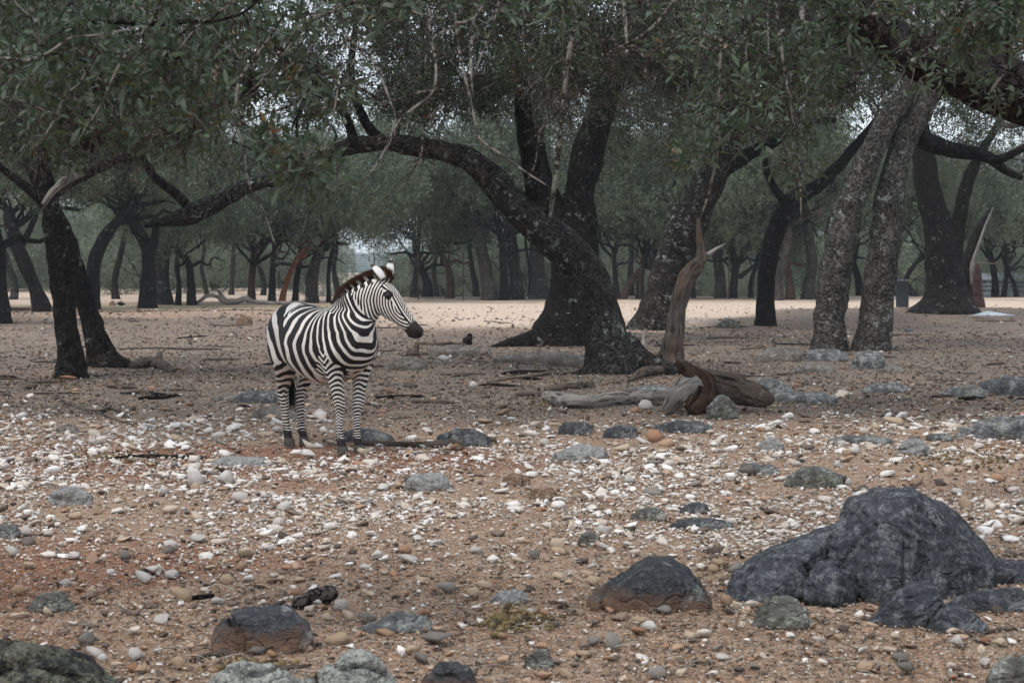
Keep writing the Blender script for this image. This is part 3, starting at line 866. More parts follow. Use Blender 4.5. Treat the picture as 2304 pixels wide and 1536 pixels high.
L(1102, 674, 36, [(1096, 630, .95), (1088, 580, .9), (1076, 530, .85), (1062, 480, .8), (1046, 430, .7)], CR[2], 1.2, 'tall speckled oak leaning left, first of the close row left of the leaning oak', mat=M_BARK_G)
L(1134, 674, 20, [(1134, 630, 1), (1132, 580, 1), (1130, 530, .8)], CR[0], .9, 'narrow dark oak, second of the close row left of the leaning oak')
L(1162, 673, 36, [(1160, 630, .9), (1155, 580, .85), (1150, 530, .8), (1140, 480, .7)], CR[1], 1.1, 'straight brown oak, third of the close row left of the leaning oak', mat=M_BARK)
L(1214, 672, 42, [(1212, 630, .9), (1208, 580, .85), (1204, 530, .8), (1196, 480, .7)], CR[2], 1.1, 'broad grey oak, last of the close row left of the leaning oak', mat=M_BARK_G)
L(1388, 672, 14, [(1386, 640, 1), (1384, 600, 1), (1380, 560, .8)], CR[0], .9, 'thin dark oak close right of the leaning oak trunk')
L(1398, 672, 18, [(1415, 640, 1), (1440, 610, .9), (1466, 585, .8)], CR[1], .9, 'oak trunk slanting low to the right behind the leaning oak', mat=M_BARK_R)
L(1440, 672, 18, [(1440, 640, 1), (1446, 600, .9), (1452, 560, .8)], CR[2], 1.0, 'dark oak half hidden behind the slanting trunk')
L(1490, 668, 20, [(1486, 620, .9), (1480, 560, .85), (1478, 500, .8), (1474, 440, .7)], CR[0], 1.0, 'pale dead-looking straight trunk left of the leaning dark oak', mat=M_BARK_G)
L(1620, 672, 28, [(1620, 630, .95), (1616, 580, .9), (1612, 530, .85), (1608, 470, .8)], CR[1], 1.1, 'grey oak with flared foot just right of the snag', mat=M_BARK_G)
L(1648, 672, 20, [(1652, 630, .95), (1656, 600, .9)], CR[2], .95, 'dark low-forked oak beside the grey oak with flared foot', fork=[[(1656, 600, .8), (1648, 560, .7), (1646, 520, .6)], [(1656, 600, .8), (1674, 565, .7), (1690, 530, .6), (1710, 505, .4)]])
L(1750, 676, 26, [(1752, 630, .95), (1762, 590, .9), (1770, 550, .8), (1778, 500, .7)], CR[0], 1.0, 'grey oak showing close behind the slim dark oak', mat=M_BARK_G)
L(1778, 674, 24, [(1778, 640, .8), (1770, 600, .7), (1760, 565, .5)], CR[1], .9, 'short reddish tapering trunk right of the slim dark oak', mat=M_BARK_R)
L(1818, 674, 32, [(1824, 630, .9), (1826, 590, .85), (1820, 545, .8), (1812, 500, .75), (1806, 460, .65)], CR[2], 1.15, 'tall grey oak just left of the pair of rough trunks', mat=M_BARK_G)
L(1936, 668, 18, [(1932, 630, 1), (1922, 590, .9), (1930, 550, .8)], CR[0], 1.0, 'dark oak seen between the pair of rough trunks', D=96)
L(2062, 668, 16, [(2040, 630, .9), (2060, 590, .8), (2082, 560, .7)], CR[1], 1.0, 'lichened thin stem leaning right above the grey drum', mat=M_BARK_L, D=92)
L(2240, 672, 18, [(2238, 630, 1), (2232, 590, .9), (2226, 550, .8)], CR[2], 1.05, 'dark oak standing in front of the trailer', D=94)
L(2290, 672, 12, [(2282, 640, 1), (2268, 610, .9), (2262, 570, .8)], CR[0], 1.05, 'thin crooked oak in front of the right end of the trailer', D=93)

rgq = np.random.default_rng(31)
for k, px in enumerate([30, 130, 262, 470, 520, 590, 766, 930, 988, 1072, 1188, 1336, 1420, 1560, 1690, 1850, 2010, 2094, 2256]):
    w_ = rgq.uniform(9, 19); ln_ = rgq.uniform(-28, 28); c_ = rgq.uniform(-10, 10)
    far_tree(px, 674, w_, [(px + c_, 640, 1), (px + ln_ * .5 + c_, 600, .9), (px + ln_, 560, .8), (px + ln_ * 1.5, 515, .7), (px + ln_ * 1.7, 470, .55)], CR[k % 3], rgq.uniform(.55, .8),
             'slim background oak among the far trunks', mat=[M_BARK_D, M_BARK, M_BARK_G, M_BARK_R][int(rgq.integers(0, 4)) if k % 4 == 0 else k % 2], D=rgq.uniform(88, 99), group='slim oaks among the far trunks', seed=k)
# ---- the wood beyond the fence: crowns that reach lower and close the view
rgw = np.random.default_rng(9)
wood = []
for k in range(46):
    px = -60 + k * 54 + rgw.uniform(-18, 18)
    if 735 < px < 895: continue
    D = rgw.uniform(102, 150)
    g = P(px, 600, D); z = hz(g[0], D)
    r = empty('oak_tree', (g[0], D, z))
    tag(r, 'one of the hazy oaks in the wood far behind the fence', 'tree', 'oaks of the wood beyond the fence')
    hgt = rgw.uniform(2.0, 2.8)
    mb = MB(); tube(mb, [(g[0], D, z - .2, .24), (g[0] + rgw.uniform(-.3, .3), D, z + hgt * .5, .18), (g[0] + rgw.uniform(-.6, .6), D, z + hgt, .14)], 8, .4, rough=.1, seed=k)
    mb.obj('trunk', M_BARK, r, origin=r.location)
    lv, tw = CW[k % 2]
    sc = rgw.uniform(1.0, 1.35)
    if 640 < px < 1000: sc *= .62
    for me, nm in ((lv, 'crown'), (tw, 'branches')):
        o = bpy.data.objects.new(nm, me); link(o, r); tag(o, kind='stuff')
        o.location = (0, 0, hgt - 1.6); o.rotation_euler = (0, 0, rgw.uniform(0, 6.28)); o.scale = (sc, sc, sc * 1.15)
# low scrub under them
US = []
for k in range(2):
    rg = np.random.default_rng(600 + k); mb = MB()
    for j in range(14):
        c = np.array([rg.uniform(-2.6, 2.6), rg.uniform(-1.2, 1.2), rg.uniform(.2, 1.0)])
        add_sprays(mb, None, clump_points(rg, c, .9, 26, .8), 'far', rg)
    US.append(mb.mesh('scrub', False, mats=(M_LEAF_H,)))
for k in range(34):
    px = -40 + k * 72 + rgw.uniform(-20, 20)
    D = rgw.uniform(112, 135) if px > 760 else rgw.uniform(135, 160)
    g = P(px, 600, D); z = hz(g[0], D)
    o = bpy.data.objects.new('scrub_bush', US[k % 2]); link(o)
    o.location = (g[0], D, z); o.rotation_euler = (0, 0, rgw.uniform(-.5, .5)); s = rgw.uniform(.9, 1.4); o.scale = (s, s, s * rgw.uniform(.7, 1.1))
    tag(o, 'low scrubby oak bush under the far wood', 'bush', 'scrub under the far wood')
# ================================================================== OVERHANGING OAKS NEAR THE CAMERA
def twig(root, pts, D, mat, name='branch', forks=0, seed=0, wscale=1.0, nseg=7, dz=None):
    """pts (px, py, width px); returns world path"""
    if mat is M_TWIGP: wscale *= .74
    w = pxpath([(p[0], p[1], p[2] * wscale) + ((p[3],) if len(p) > 3 else ()) for p in pts], D)
    mb = MB()
    rg = np.random.default_rng(seed + 900)
    ctr, rad = tube(mb, w, nseg, .02, rough=.10, seed=seed, lump=.1)
    for k in range(forks):
        i = rg.integers(int(len(ctr) * .25), len(ctr) - 2)
        d = (ctr[i + 1] - ctr[i]); d /= np.linalg.norm(d)
        e = d * .6 + rg.normal(0, .55, 3); e[2] -= .25; e = e / np.linalg.norm(e) * rg.uniform(.08, .32)
        q = bezier_jag(ctr[i], ctr[i] + e, 5, .06, rg.integers(1e9))
        tube(mb, np.column_stack([q, np.linspace(min(rad[i] * .6, .0032), .0009, 5)]), 4, .03)
    mb.obj(name, mat, root, origin=root.location)
    return ctr, rad

def leafy(root, spots, D, rg, per, rad, matl=M_LEAF_N, links=None, scale=1.0, kind='near'):
    mb, tw = MB(), MB()
    for s in spots:
        px, py = s[0], s[1]; d = D + (s[2] if len(s) > 2 else rg.uniform(-.5, .8)); rr = rad * (s[3] if len(s) > 3 else rg.uniform(.7, 1.2))
        c = P(px, py, d)
        add_sprays(mb, tw, clump_points(rg, c, rr, max(1, int(per * rg.uniform(.7, 1.3))), .8), kind, rg, scale)
        if links:
            dd, p0, r0 = nearest_on(links, c)
            q = bezier_jag(p0, c, 5, .06, rg.integers(1e9), sag=.04)
            tube(tw, np.column_stack([q, np.linspace(.005, .002, 5)]), 4, .06, cap=False)
    tag(mb.obj('crown', matl, root, smooth_shade=False, origin=root.location), kind='stuff')
    tag(tw.obj('twigs', M_TWIG, root, origin=root.location), kind='stuff')

rgn = np.random.default_rng(55)
# -- oak standing out of view to the left, its boughs sweep in over the top of the view
na = empty('overhanging_oak', (-5.2, 7.6, hz(-5.2, 7.6)))
tag(na, 'near oak whose leafy twigs and bare pale shoots hang over the upper left', 'tree')
mb = MB()
tr = tube(mb, [(-5.2, 7.6, -.3, .30), (-5.15, 7.5, .6, .24), (-4.9, 7.4, 1.6, .21), (-4.5, 7.3, 2.6, .19), (-3.7, 7.2, 3.5, .16)], 28, .06, rough=.1, bark=.012, flare=.5, seed=3)
mb.obj('trunk', M_BARK, na, origin=na.location)
mb = MB()
b1 = tube(mb, [(-3.7, 7.2, 3.5, .15), (-2.6, 7.1, 3.6, .10), (-1.4, 7.0, 3.45, .075), (-.3, 7.0, 3.4, .05), (.7, 7.1, 3.3, .03), (1.5, 7.2, 3.1, .015)], 14, .06, rough=.1, bark=.004, seed=5, lump=.1)
mb.obj('limb', M_BARK, na, origin=na.location)
mb = MB()
b2 = tube(mb, [(-4.2, 7.25, 3.0, .09), (-3.3, 7.6, 3.1, .07), (-2.3, 8.0, 3.15, .05), (-1.4, 8.3, 3.2, .03), (-.4, 8.5, 3.25, .015)], 12, .06, rough=.1, bark=.003, seed=6, lump=.1)
mb.obj('limb', M_BARK, na, origin=na.location)
LK = [b1, b2]
F_ = [
 ([(-90, 150, 13), (0, 132, 10), (60, 136, 9), (110, 118, 8), (160, 86, 7), (225, 78, 5), (320, 60, 4)], 6.6, M_TWIGP, 6),
 ([(560, -60, 6), (530, 0, 5), (455, 50, 4), (415, 95, 3), (397, 120, 2)], 6.8, M_TWIG, 3),
 ([(880, -70, 9), (800, 0, 8), (756, 25, 7), (696, 46, 6), (640, 120, 6), (590, 180, 5), (520, 242, 3)], 6.9, M_TWIG, 6),
 ([(745, 28, 5), (700, 105, 5), (668, 170, 4), (640, 212, 2)], 6.9, M_TWIGP, 3),
 ([(756, 18, 8), (772, 66, 8), (792, 95, 8), (830, 123, 8), (858, 176, 7), (883, 243, 6), (890, 262, 6), (876, 316, 5), (851, 365, 5), (827, 397, 4), (799, 442, 3)], 6.7, M_TWIGP, 3),
 ([(965, -40, 9), (967, 70, 8), (978, 123, 8), (981, 176, 8), (971, 211, 7), (946, 232, 7), (900, 270, 6), (876, 323, 5), (860, 352, 4)], 6.9, M_TWIGP, 4),
 ([(1020, -30, 8), (1027, 70, 8), (1038, 140, 8), (1055, 211, 8), (1073, 292, 7), (1083, 316, 7), (1132, 351, 7), (1182, 387, 6), (1227, 415, 4)], 7.0, M_TWIGP, 2),
 ([(1124, -60, 8), (1122, 0, 8), (1111, 46, 7), (1090, 105, 7), (1066, 169, 5)], 7.1, M_TWIGP, 3),
 ([(1130, -30, 7), (1073, 32, 8), (1062, 88, 8), (1060, 158, 7), (1064, 218, 5)], 6.9, M_TWIGP, 1),
 ([(1120, 0, 4), (1048, 50, 8), (1006, 42, 6), (965, 38, 5), (929, 25, 4)], 6.9, M_TWIGP, 1),
 ([(1060, 46, 6), (985, 77, 6), (960, 120, 5), (957, 155, 3)], 6.9, M_TWIGP, 2),
 ([(1041, 200, 6), (1006, 228, 6), (957, 278, 6), (946, 351, 5), (911, 411, 4), (894, 432, 3)], 7.6, M_TWIG, 6),
 ([(1035, 205, 4), (960, 205, 5), (900, 222, 4), (860, 230, 3)], 7.6, M_TWIG, 2),
 ([(225, 110, 6), (211, 134, 6), (176, 190, 5), (151, 211, 5), (116, 281, 5), (90, 320, 4), (53, 351, 2)], 6.5, M_TWIG, 3),
 ([(370, -20, 6), (344, 39, 6), (302, 98, 5), (267, 148, 5), (225, 239, 4), (176, 316, 2)], 6.6, M_TWIG, 2),
 ([(190, 60, 5), (218, 49, 8), (316, 53, 11), (415, 49, 10), (492, 46, 7), (560, 20, 7), (600, -40, 7)], 7.0, M_BARK_D, 4),
 ([(680, 215, 7), (650, 239, 6), (580, 262, 5), (520, 285, 5), (404, 295, 4), (316, 309, 4), (260, 313, 3), (211, 341, 2)], 7.3, M_TWIG, 8),
 ([(640, 30, 6), (597, 98, 6), (541, 176, 7), (530, 240, 6), (524, 262, 5), (548, 334, 4), (562, 422, 4), (590, 467, 3), (615, 540, 3), (630, 602, 2)], 6.7, M_TWIG, 3),
 ([(800, 20, 5), (766, 140, 4), (756, 228, 4), (731, 334, 4), (706, 387, 3)], 6.8, M_TWIGP, 3),
 ([(705, 180, 5), (672, 255, 7), (668, 300, 6), (670, 345, 4)], 7.2, M_BARK, 1),
 ([(668, 265, 5), (740, 240, 5), (765, 200, 4), (800, 130, 4)], 7.2, M_TWIG, 3),
 ([(500, 290, 3), (455, 370, 3), (440, 405, 2)], 6.8, M_TWIG, 1),
 ([(560, 215, 3), (520, 330, 3), (500, 400, 2)], 7.4, M_TWIG, 2),
 ([(-60, 230, 6), (0, 220, 4), (40, 225, 4), (130, 260, 3)], 6.4, M_TWIG, 3),
 ([(1266, 240, 9), (1259, 316, 12), (1252, 380, 12), (1246, 430, 11), (1238, 489, 8)], 8.2, bark_mat('mossy_twig', dark=(.05, .05, .042), mid=(.12, .12, .095), lichen=.6), 2),
 ([(1300, -60, 14), (1290, 60, 12), (1275, 160, 11), (1266, 244, 9)], 8.2, M_TWIG, 5),
 ([(1330, 165, 4), (1370, 120, 5), (1420, 95, 6), (1470, 60, 7), (1520, 0, 8)], 8.0, M_TWIG, 5),
 ([(1180, 330, 3), (1210, 300, 4), (1245, 260, 5), (1270, 235, 6)], 8.2, M_TWIG, 3),
 ([(1170, 430, 2), (1200, 380, 3), (1210, 330, 3), (1216, 280, 3)], 8.0, M_TWIG, 2),
]
for k, (pts, D, mat, fk) in enumerate(F_):
    ww = twig(na, pts, D, mat, forks=fk, seed=k)
    LK.append(ww)
    # join the upper end to the boughs overhead, out of view
    p0 = ww[0][0]
    if p0[2] > 2.62 or pts[0][1] < 20:
        dd, q0, r0 = nearest_on([b1, b2], p0)
        mbj = MB(); q = bezier_jag(q0, p0, 5, .04, k, sag=.03)
        tube(mbj, np.column_stack([q, np.linspace(max(.012, ww[1][0] * 1.6), ww[1][0], 5)]), 6, .05)
        mbj.obj('branch', M_TWIG, na, origin=na.location)
spots = []
for k in range(34): spots.append((rgn.uniform(-30, 700), rgn.uniform(-30, 150)))
for k in range(26): spots.append((rgn.uniform(90, 360), rgn.uniform(60, 260)))
for k in range(12): spots.append((rgn.uniform(380, 660), rgn.uniform(120, 300)))
for k in range(8): spots.append((rgn.uniform(700, 1350), rgn.uniform(-40, 50)))
for k in range(18): spots.append((rgn.uniform(-20, 400) if k % 2 else rgn.uniform(560, 800), rgn.uniform(150, 330), rgn.uniform(-.4, .8), .45))
spots += [(440, 250), (445, 270), (430, 262), (700, 370), (715, 385), (690, 380), (672, 372), (690, 405), (400, 325, 0, .5), (90, 295, -.2, .5), (610, 375, 0, .7), (725, 400, 0, .6), (20, 150), (75, 180), (230, 230), (235, 215), (565, 60), (580, 50), (600, 75), (150, 235, 0, .6)]
leafy(na, spots, 7.25, rgn, 3.2, .085, links=LK)

# -- oak standing out of view to the right: its thick dark bough crosses the upper right corner
nb = empty('overhanging_oak', (6.4, 11.6, hz(6.4, 11.6)))
tag(nb, 'near oak whose thick dark bough crosses the upper right corner of the view', 'tree')
D2 = 11.5
mb = MB()
tube(mb, [(6.4, 11.6, -.3, .42), (6.3, 11.6, .7, .33), (6.0, 11.6, 1.6, .29), (5.3, 11.55, 2.15, .26), (4.6, 11.5, 2.45, .24)], 32, .06, rough=.1, bark=.014, flare=.5, seed=13)
mb.obj('trunk', M_BARK_D, nb, origin=nb.location)
g1 = limb(nb, 'limb', [(2750, 320, 175), (2600, 255, 165), (2450, 235, 150), (2340, 222, 135), (2250, 195, 125), (2170, 165, 120), (2090, 140, 105), (2020, 105, 92), (1960, 60, 84), (1915, 0, 76), (1870, -90, 64)], D2, M_BARK_D, 44, .04, .012, 0, 14, lump=.14)
g2 = limb(nb, 'limb', [(2250, 175, 60), (2215, 100, 48), (2240, 20, 40), (2280, -70, 34)], D2, M_BARK_D, 18, .05, .006, 0, 15)
g3 = limb(nb, 'limb', [(1950, 40, 44), (1880, 10, 34), (1790, -30, 28), (1650, -70, 20), (1500, -90, 14)], D2 - .3, M_BARK_D, 14, .06, .004, 0, 16)
g4 = twig(nb, [(2000, -30, 18), (2010, 46, 17), (2024, 88, 17), (2036, 118, 15), (2044, 138, 10)], D2 - 1.2, M_BARK_L, forks=2, seed=60, nseg=12)
LK2 = [g1, g2, g3, g4]
F2 = [
 ([(1625, -30, 5), (1620, 158, 7), (1616, 264, 7), (1613, 344, 7), (1602, 404, 7), (1590, 450, 6), (1574, 492, 3)], 8.6, M_TWIG, 4),
 ([(1650, -40, 8), (1662, 0, 7), (1676, 70, 6), (1680, 140, 3)], 8.8, M_TWIG, 2),
 ([(1855, -40, 8), (1866, 0, 8), (1884, 46, 7), (1908, 102, 6), (1922, 183, 3)], 8.9, M_TWIG, 3),
 ([(1740, -40, 7), (1752, 60, 6), (1764, 151, 7), (1785, 274, 6), (1782, 334, 4), (1770, 360, 2)], 8.8, M_TWIG, 4),
 ([(1790, 300, 3), (1799, 369, 5), (1801, 430, 5), (1803, 499, 3)], 8.8, M_TWIG, 1),
 ([(2280, 30, 7), (2268, 98, 9), (2263, 151, 8), (2235, 197, 8), (2224, 228, 5)], 8.6, M_TWIG, 2),
 ([(1490, -40, 6), (1520, 40, 6), (1560, 90, 5), (1590, 110, 5), (1620, 118, 4)], 8.6, M_TWIG, 4),
 ([(1380, 90, 7), (1395, 110, 7), (1430, 105, 7), (1450, 140, 6), (1452, 185, 3)], 8.4, M_TWIG, 3),
 ([(1730, 130, 4), (1680, 100, 5), (1590, 80, 6), (1560, 20, 6)], 8.8, M_TWIG, 5),
 ([(2060, 80, 5), (2090, 82, 6), (2130, 60, 6), (2170, 10, 7)], 8.8, M_TWIG, 3),
]
for k, (pts, D, mat, fk) in enumerate(F2):
    ww = twig(nb, pts, D, mat, forks=fk, seed=70 + k)
    LK2.append(ww)
    p0 = ww[0][0]
    dd, q0, r0 = nearest_on([g1, g2, g3], p0)
    mbj = MB(); q = bezier_jag(q0, p0, 6, .04, 70 + k, sag=.05)
    tube(mbj, np.column_stack([q, np.linspace(.022, ww[1][0], 6)]), 6, .06)
    mbj.obj('branch', M_TWIG, nb, origin=nb.location)
spots = []
for k in range(26): spots.append((rgn.uniform(2110, 2340), rgn.uniform(-30, 110)))
for k in range(12): spots.append((rgn.uniform(1380, 1760), rgn.uniform(-30, 130)))
for k in range(20): spots.append((rgn.uniform(1560, 1900), rgn.uniform(80, 240)))
for k in range(16): spots.append((rgn.uniform(1760, 2100), rgn.uniform(-40, 60)))
spots += [(1930, 120), (1990, 150), (2050, 190), (2120, 150), (2200, 180), (2250, 230), (2080, 60)]
spots += [(1615, 150), (1600, 120), (1640, 140), (1770, 255), (1810, 300), (1850, 240), (1860, 262), (1800, 330), (1590, 330), (1560, 340), (1600, 300), (1555, 385), (1780, 370), (1810, 380), (1880, 50), (1890, 70), (2180, 90), (2170, 70), (2230, 60), (2260, 50), (2240, 40), (1990, 10), (1975, 25), (1700, 300)]
leafy(nb, spots, 8.9, rgn, 3.2, .095, links=LK2)

# -- middle oak crown hanging over from behind the top edge, between the near twigs and the far trees
nc = empty('spreading_oak', (-8.6, 17.5, hz(-8.6, 17.5)))
tag(nc, 'oak beyond the left edge spreading its foliage in behind the near twigs', 'tree')
mb = MB()
tube(mb, [(-8.6, 17.5, -.3, .40), (-8.4, 17.5, 1.2, .30), (-7.8, 17.4, 2.6, .26), (-7.0, 17.3, 3.9, .22)], 24, .1, rough=.1, bark=.012, flare=.5, seed=23)
mb.obj('trunk', M_BARK, nc, origin=nc.location)
mb = MB()
h1 = tube(mb, [(-7.0, 17.3, 3.9, .2), (-5.2, 17.2, 4.4, .14), (-3.5, 17.2, 4.55, .10), (-1.8, 17.4, 4.5, .07), (0, 17.6, 4.4, .04), (1.6, 17.8, 4.3, .02)], 14, .1, rough=.1, bark=.004, seed=24)
mb.obj('limb', M_BARK_D, nc, origin=nc.location)
cl = rect_clumps(41, 17, -80, 560, 0, 250, 16.5, 1.5, .25, .5) + rect_clumps(42, 12, 100, 420, 130, 330, 16, 1.0, .2, .34) + rect_clumps(43, 16, 560, 1250, -120, 70, 17, 1.5, .25, .45)
grow(nc, 61, [h1], cl, 'mid', 170, nc, M_LEAF_M, twigm=M_TWIGP, dead=4.0, tscale=.7)
nd = empty('spreading_oak', (10.8, 19.0, hz(10.8, 19.0)))
tag(nd, 'oak beyond the right edge spreading dark foliage behind the near bough', 'tree')
mb = MB()
tube(mb, [(10.8, 19.0, -.3, .42), (10.6, 19.0, 1.3, .31), (9.8, 18.9, 2.8, .26), (8.8, 18.8, 4.2, .22)], 24, .1, rough=.1, bark=.012, flare=.5, seed=33)
mb.obj('trunk', M_BARK_D, nd, origin=nd.location)
mb = MB()
h2 = tube(mb, [(8.8, 18.8, 4.2, .2), (6.6, 18.7, 4.9, .14), (4.6, 18.6, 5.0, .10), (3.0, 18.5, 4.9, .07), (1.4, 18.5, 4.8, .03)], 14, .1, rough=.1, bark=.004, seed=34)
mb.obj('limb', M_BARK_D, nd, origin=nd.location)
cl = rect_clumps(44, 34, 1150, 1900, -120, 190, 18.5, 1.6, .25, .5) + rect_clumps(45, 6, 1500, 1850, 160, 260, 18, 1.2, .2, .34) + rect_clumps(46, 12, 1950, 2380, -120, 100, 18.5, 1.5, .25, .5)
grow(nd, 62, [h2], cl, 'mid', 170, nd, M_LEAF, twigm=M_TWIGP, dead=4.0, tscale=.7)
# ================================================================== ROCKS, STONES, GRAVEL
_ico = {}
def ico(sub):
    if sub not in _ico:
        bm = bmesh.new(); bmesh.ops.create_icosphere(bm, subdivisions=sub, radius=1.0)
        v = np.array([q.co[:] for q in bm.verts]); f = np.array([[q.index for q in p.verts] for p in bm.faces]); bm.free()
        _ico[sub] = (v, f)
    return _ico[sub]

def rock_shape(seed, sub, ncut=10, rough=.06, facet=.72, fine=.02, strata=0.0, lo=.52, flat=0.0):
    rg = np.random.default_rng(seed)
    d, f = ico(sub)
    n = rg.normal(0, 1, (ncut, 3)); n /= np.linalg.norm(n, axis=1)[:, None]
    dist = rg.uniform(lo, .98, ncut)
    if flat:
        tn = np.array([rg.normal(0, .12), rg.normal(-.1, .12), 1.0]); n = np.vstack([n, tn / np.linalg.norm(tn)]); dist = np.append(dist, flat)
    dot = d @ n.T
    with np.errstate(divide='ignore', invalid='ignore'):
        lim = np.where(dot > .05, dist[None] / dot, 9.0)
    k = 46.0
    r = -np.log(np.exp(-k * np.minimum(lim, 2)).sum(1) + np.exp(-k * 1.15)) / k
    r = np.clip(r, .3, 1.2)
    r = r * facet + (1 - facet) * 1.0
    s = seed % 97
    r = r * (1 + rough * 2.2 * fbm(d * 1.7 + s, 3, seed % 1000) + fine * 2 * fbm(d * 7.0 + s, 3, seed % 1000 + 7))
    if strata:
        w = (d[:, 2] * 1.0 + .35 * d[:, 0] + .15 * vnoise(d * 2 + s, 5)) * 9
        r = r * (1 + strata * (np.abs((w % 1) - .5) * 2 - .5))
    return d * r[:, None], f

def poly_shape(seed, n, flat=.0, sub=0, amp=.03):
    """angular chip: hull of random points; corners and faces are real"""
    rg = np.random.default_rng(seed)
    p = rg.normal(0, 1, (n, 3)); p /= np.linalg.norm(p, axis=1)[:, None]; p *= rg.uniform(.75, 1.0, (n, 1))
    p[:, 2] = np.clip(p[:, 2], -.8, .75)
    bm = bmesh.new()
    for q in p: bm.verts.new(q)
    bmesh.ops.convex_hull(bm, input=bm.verts[:])
    bmesh.ops.delete(bm, geom=[v for v in bm.verts if not v.link_faces], context='VERTS')
    for _ in range(sub):
        bmesh.ops.subdivide_edges(bm, edges=bm.edges[:], cuts=1, use_grid_fill=True); bmesh.ops.triangulate(bm, faces=bm.faces[:])
    bmesh.ops.triangulate(bm, faces=bm.faces[:])
    bm.normal_update()
    v = np.array([q.co[:] for q in bm.verts]); f = np.array([[q.index for q in k.verts] for k in bm.faces]); bm.free()
    if sub: v = v * (1 + amp * 2 * fbm(v * 3.3 + seed % 91, 3, seed % 500)[:, None])
    return v / np.abs(v).max(0), f

def mound_hull(w, ry, h, seed, L, amp, peak=0.0, flat=.5, depthb=.35, rnd=1, strata=.0, prof=None):
    """weathered outcrop: rings of corners narrowing upwards, hulled, split fine and worn"""
    rg = np.random.default_rng(seed)
    pts = []
    for z, r0, r1, n in ((-depthb, .92, 1.05, 9), (.12, .88, 1.02, 9), (.55, .62, .88, 7), (.92, .25, .60, 5), (1.0, .0, .35, 2)):
        a0 = rg.uniform(0, 6.28)
        for k in range(n):
            a = a0 + 2 * pi * (k + rg.uniform(-.25, .25)) / n; r = rg.uniform(r0, r1)
            if z > .5 and flat < .45: r = min(1.0, r * 1.25)
            zz = z + (rg.uniform(-.10, .08) if z > 0 else 0)
            pts.append((w * (r * cos(a) + peak * max(z, 0)), ry * r * sin(a), h * zz if zz > 0 else zz * max(h, .12)))
    bm = bmesh.new()
    for q in pts: bm.verts.new(q)
    bmesh.ops.convex_hull(bm, input=bm.verts[:])
    bmesh.ops.delete(bm, geom=[v for v in bm.verts if not v.link_faces], context='VERTS')
    for _ in range(6):
        ed = [q for q in bm.edges if q.calc_length() > L]
        if not ed: break
        bmesh.ops.subdivide_edges(bm, edges=ed, cuts=1); bmesh.ops.triangulate(bm, faces=bm.faces[:])
    for _ in range(rnd): bmesh.ops.smooth_vert(bm, verts=bm.verts[:], factor=.5, use_axis_x=True, use_axis_y=True, use_axis_z=True)
    bm.normal_update()
    v = np.array([q.co[:] for q in bm.verts]); n = np.array([q.normal[:] for q in bm.verts]); f = np.array([[q.index for q in k.verts] for k in bm.faces]); bm.free()
    if ((v - v.mean(0)) * n).sum(1).mean() < 0: n = -n
    s = seed % 53
    d = amp * (1.5 * fbm(v * 1.4 / max(w, .05) + s, 3, seed % 400) + .9 * fbm(v * 6 / max(w, .05) + s, 3, seed % 400 + 4))
    cr = np.abs(vnoise(v * .9 / max(w, .05) + s, seed % 400 + 9)); d -= amp * 1.3 * smooth(.06, .0, cr)
    if strata:
        q = (v[:, 2] / h * 4 + v[:, 0] / w * .7 + .5 * vnoise(v * 2 / w, 5)) % 1.0
        d += strata * 2 * w * (np.abs(q - .5) * 2 - .5)
    v = v + n * d[:, None]
    if prof is not None:
        g = np.interp(v[:, 0] / w, [q[0] for q in prof], [q[1] for q in prof]); v[:, 2] = np.where(v[:, 2] > 0, v[:, 2] * g, v[:, 2])
    return v, f

def rock_mat(name, dark, mid, light, lichen=0.0, lcol=(.40, .41, .38), soil=0.0, moss=0.0, sc=1.0):
    m, nt, b = nodes(name); N = NT(nt)
    pos = N.n('ShaderNodeTexCoord').outputs['Object']
    n1 = N.noise(pos, 5 * sc, 5, .65); n2 = N.noise(pos, 26 * sc, 5, .7); n3 = N.noise(N.scale(pos, (1, 1, 2.6)), 12 * sc, 4, .6, dist=1.2)
    col = N.mix(N.ramp(n1, [(.3, 0.0), (.7, 1.0)]), dark, mid)
    col = N.mix(N.ramp(n2, [(.5, 0.0), (.75, .8)]), col, light)
    if lichen:
        p = N.ramp(N.noise(pos, 9 * sc, 6, .75), [(.60 - .25 * lichen, 0.0), (.66 - .2 * lichen, 1.0)])
        p = N.math('MULTIPLY', p, N.ramp(N.noise(pos, 60 * sc, 4, .8), [(.38, 0.0), (.55, 1.0)]))
        col = N.mix(N.math('MULTIPLY', p, .85), col, lcol)
    if moss:
        p = N.ramp(N.noise(pos, 4 * sc, 3, .6), [(.50, 0.0), (.62, moss)])
        col = N.mix(p, col, (.085, .088, .035))
    if soil:
        sx = N.n('ShaderNodeSeparateXYZ'); N.l(pos, sx.inputs[0])
        zz = N.math('ADD', sx.outputs['Z'], N.math('MULTIPLY', N.math('SUBTRACT', n1, .5), .22))
        mr = N.n('ShaderNodeMapRange'); N.l(zz, mr.inputs[0]); mr.inputs[1].default_value = soil + .035; mr.inputs[2].default_value = soil - .035
        col = N.mix(N.math('MULTIPLY', mr.outputs[0], .85), col, (.150, .088, .058))
    N.l(col, b.inputs['Base Color']); b.inputs['Roughness'].default_value = .85
    crack = N.vor(N.mix(.25, pos, N.noise(pos, 4 * sc, 3, out='Color')), 5 * sc, 'DISTANCE_TO_EDGE')
    h = N.math('ADD', N.math('ADD', n3, N.math('MULTIPLY', n2, .55)), N.math('MULTIPLY', N.ramp(crack, [(0, 0.0), (.06, 1.0)]), .35))
    N.l(N.bump(h, 1.0, .035 / sc), b.inputs['Normal'])
    return m

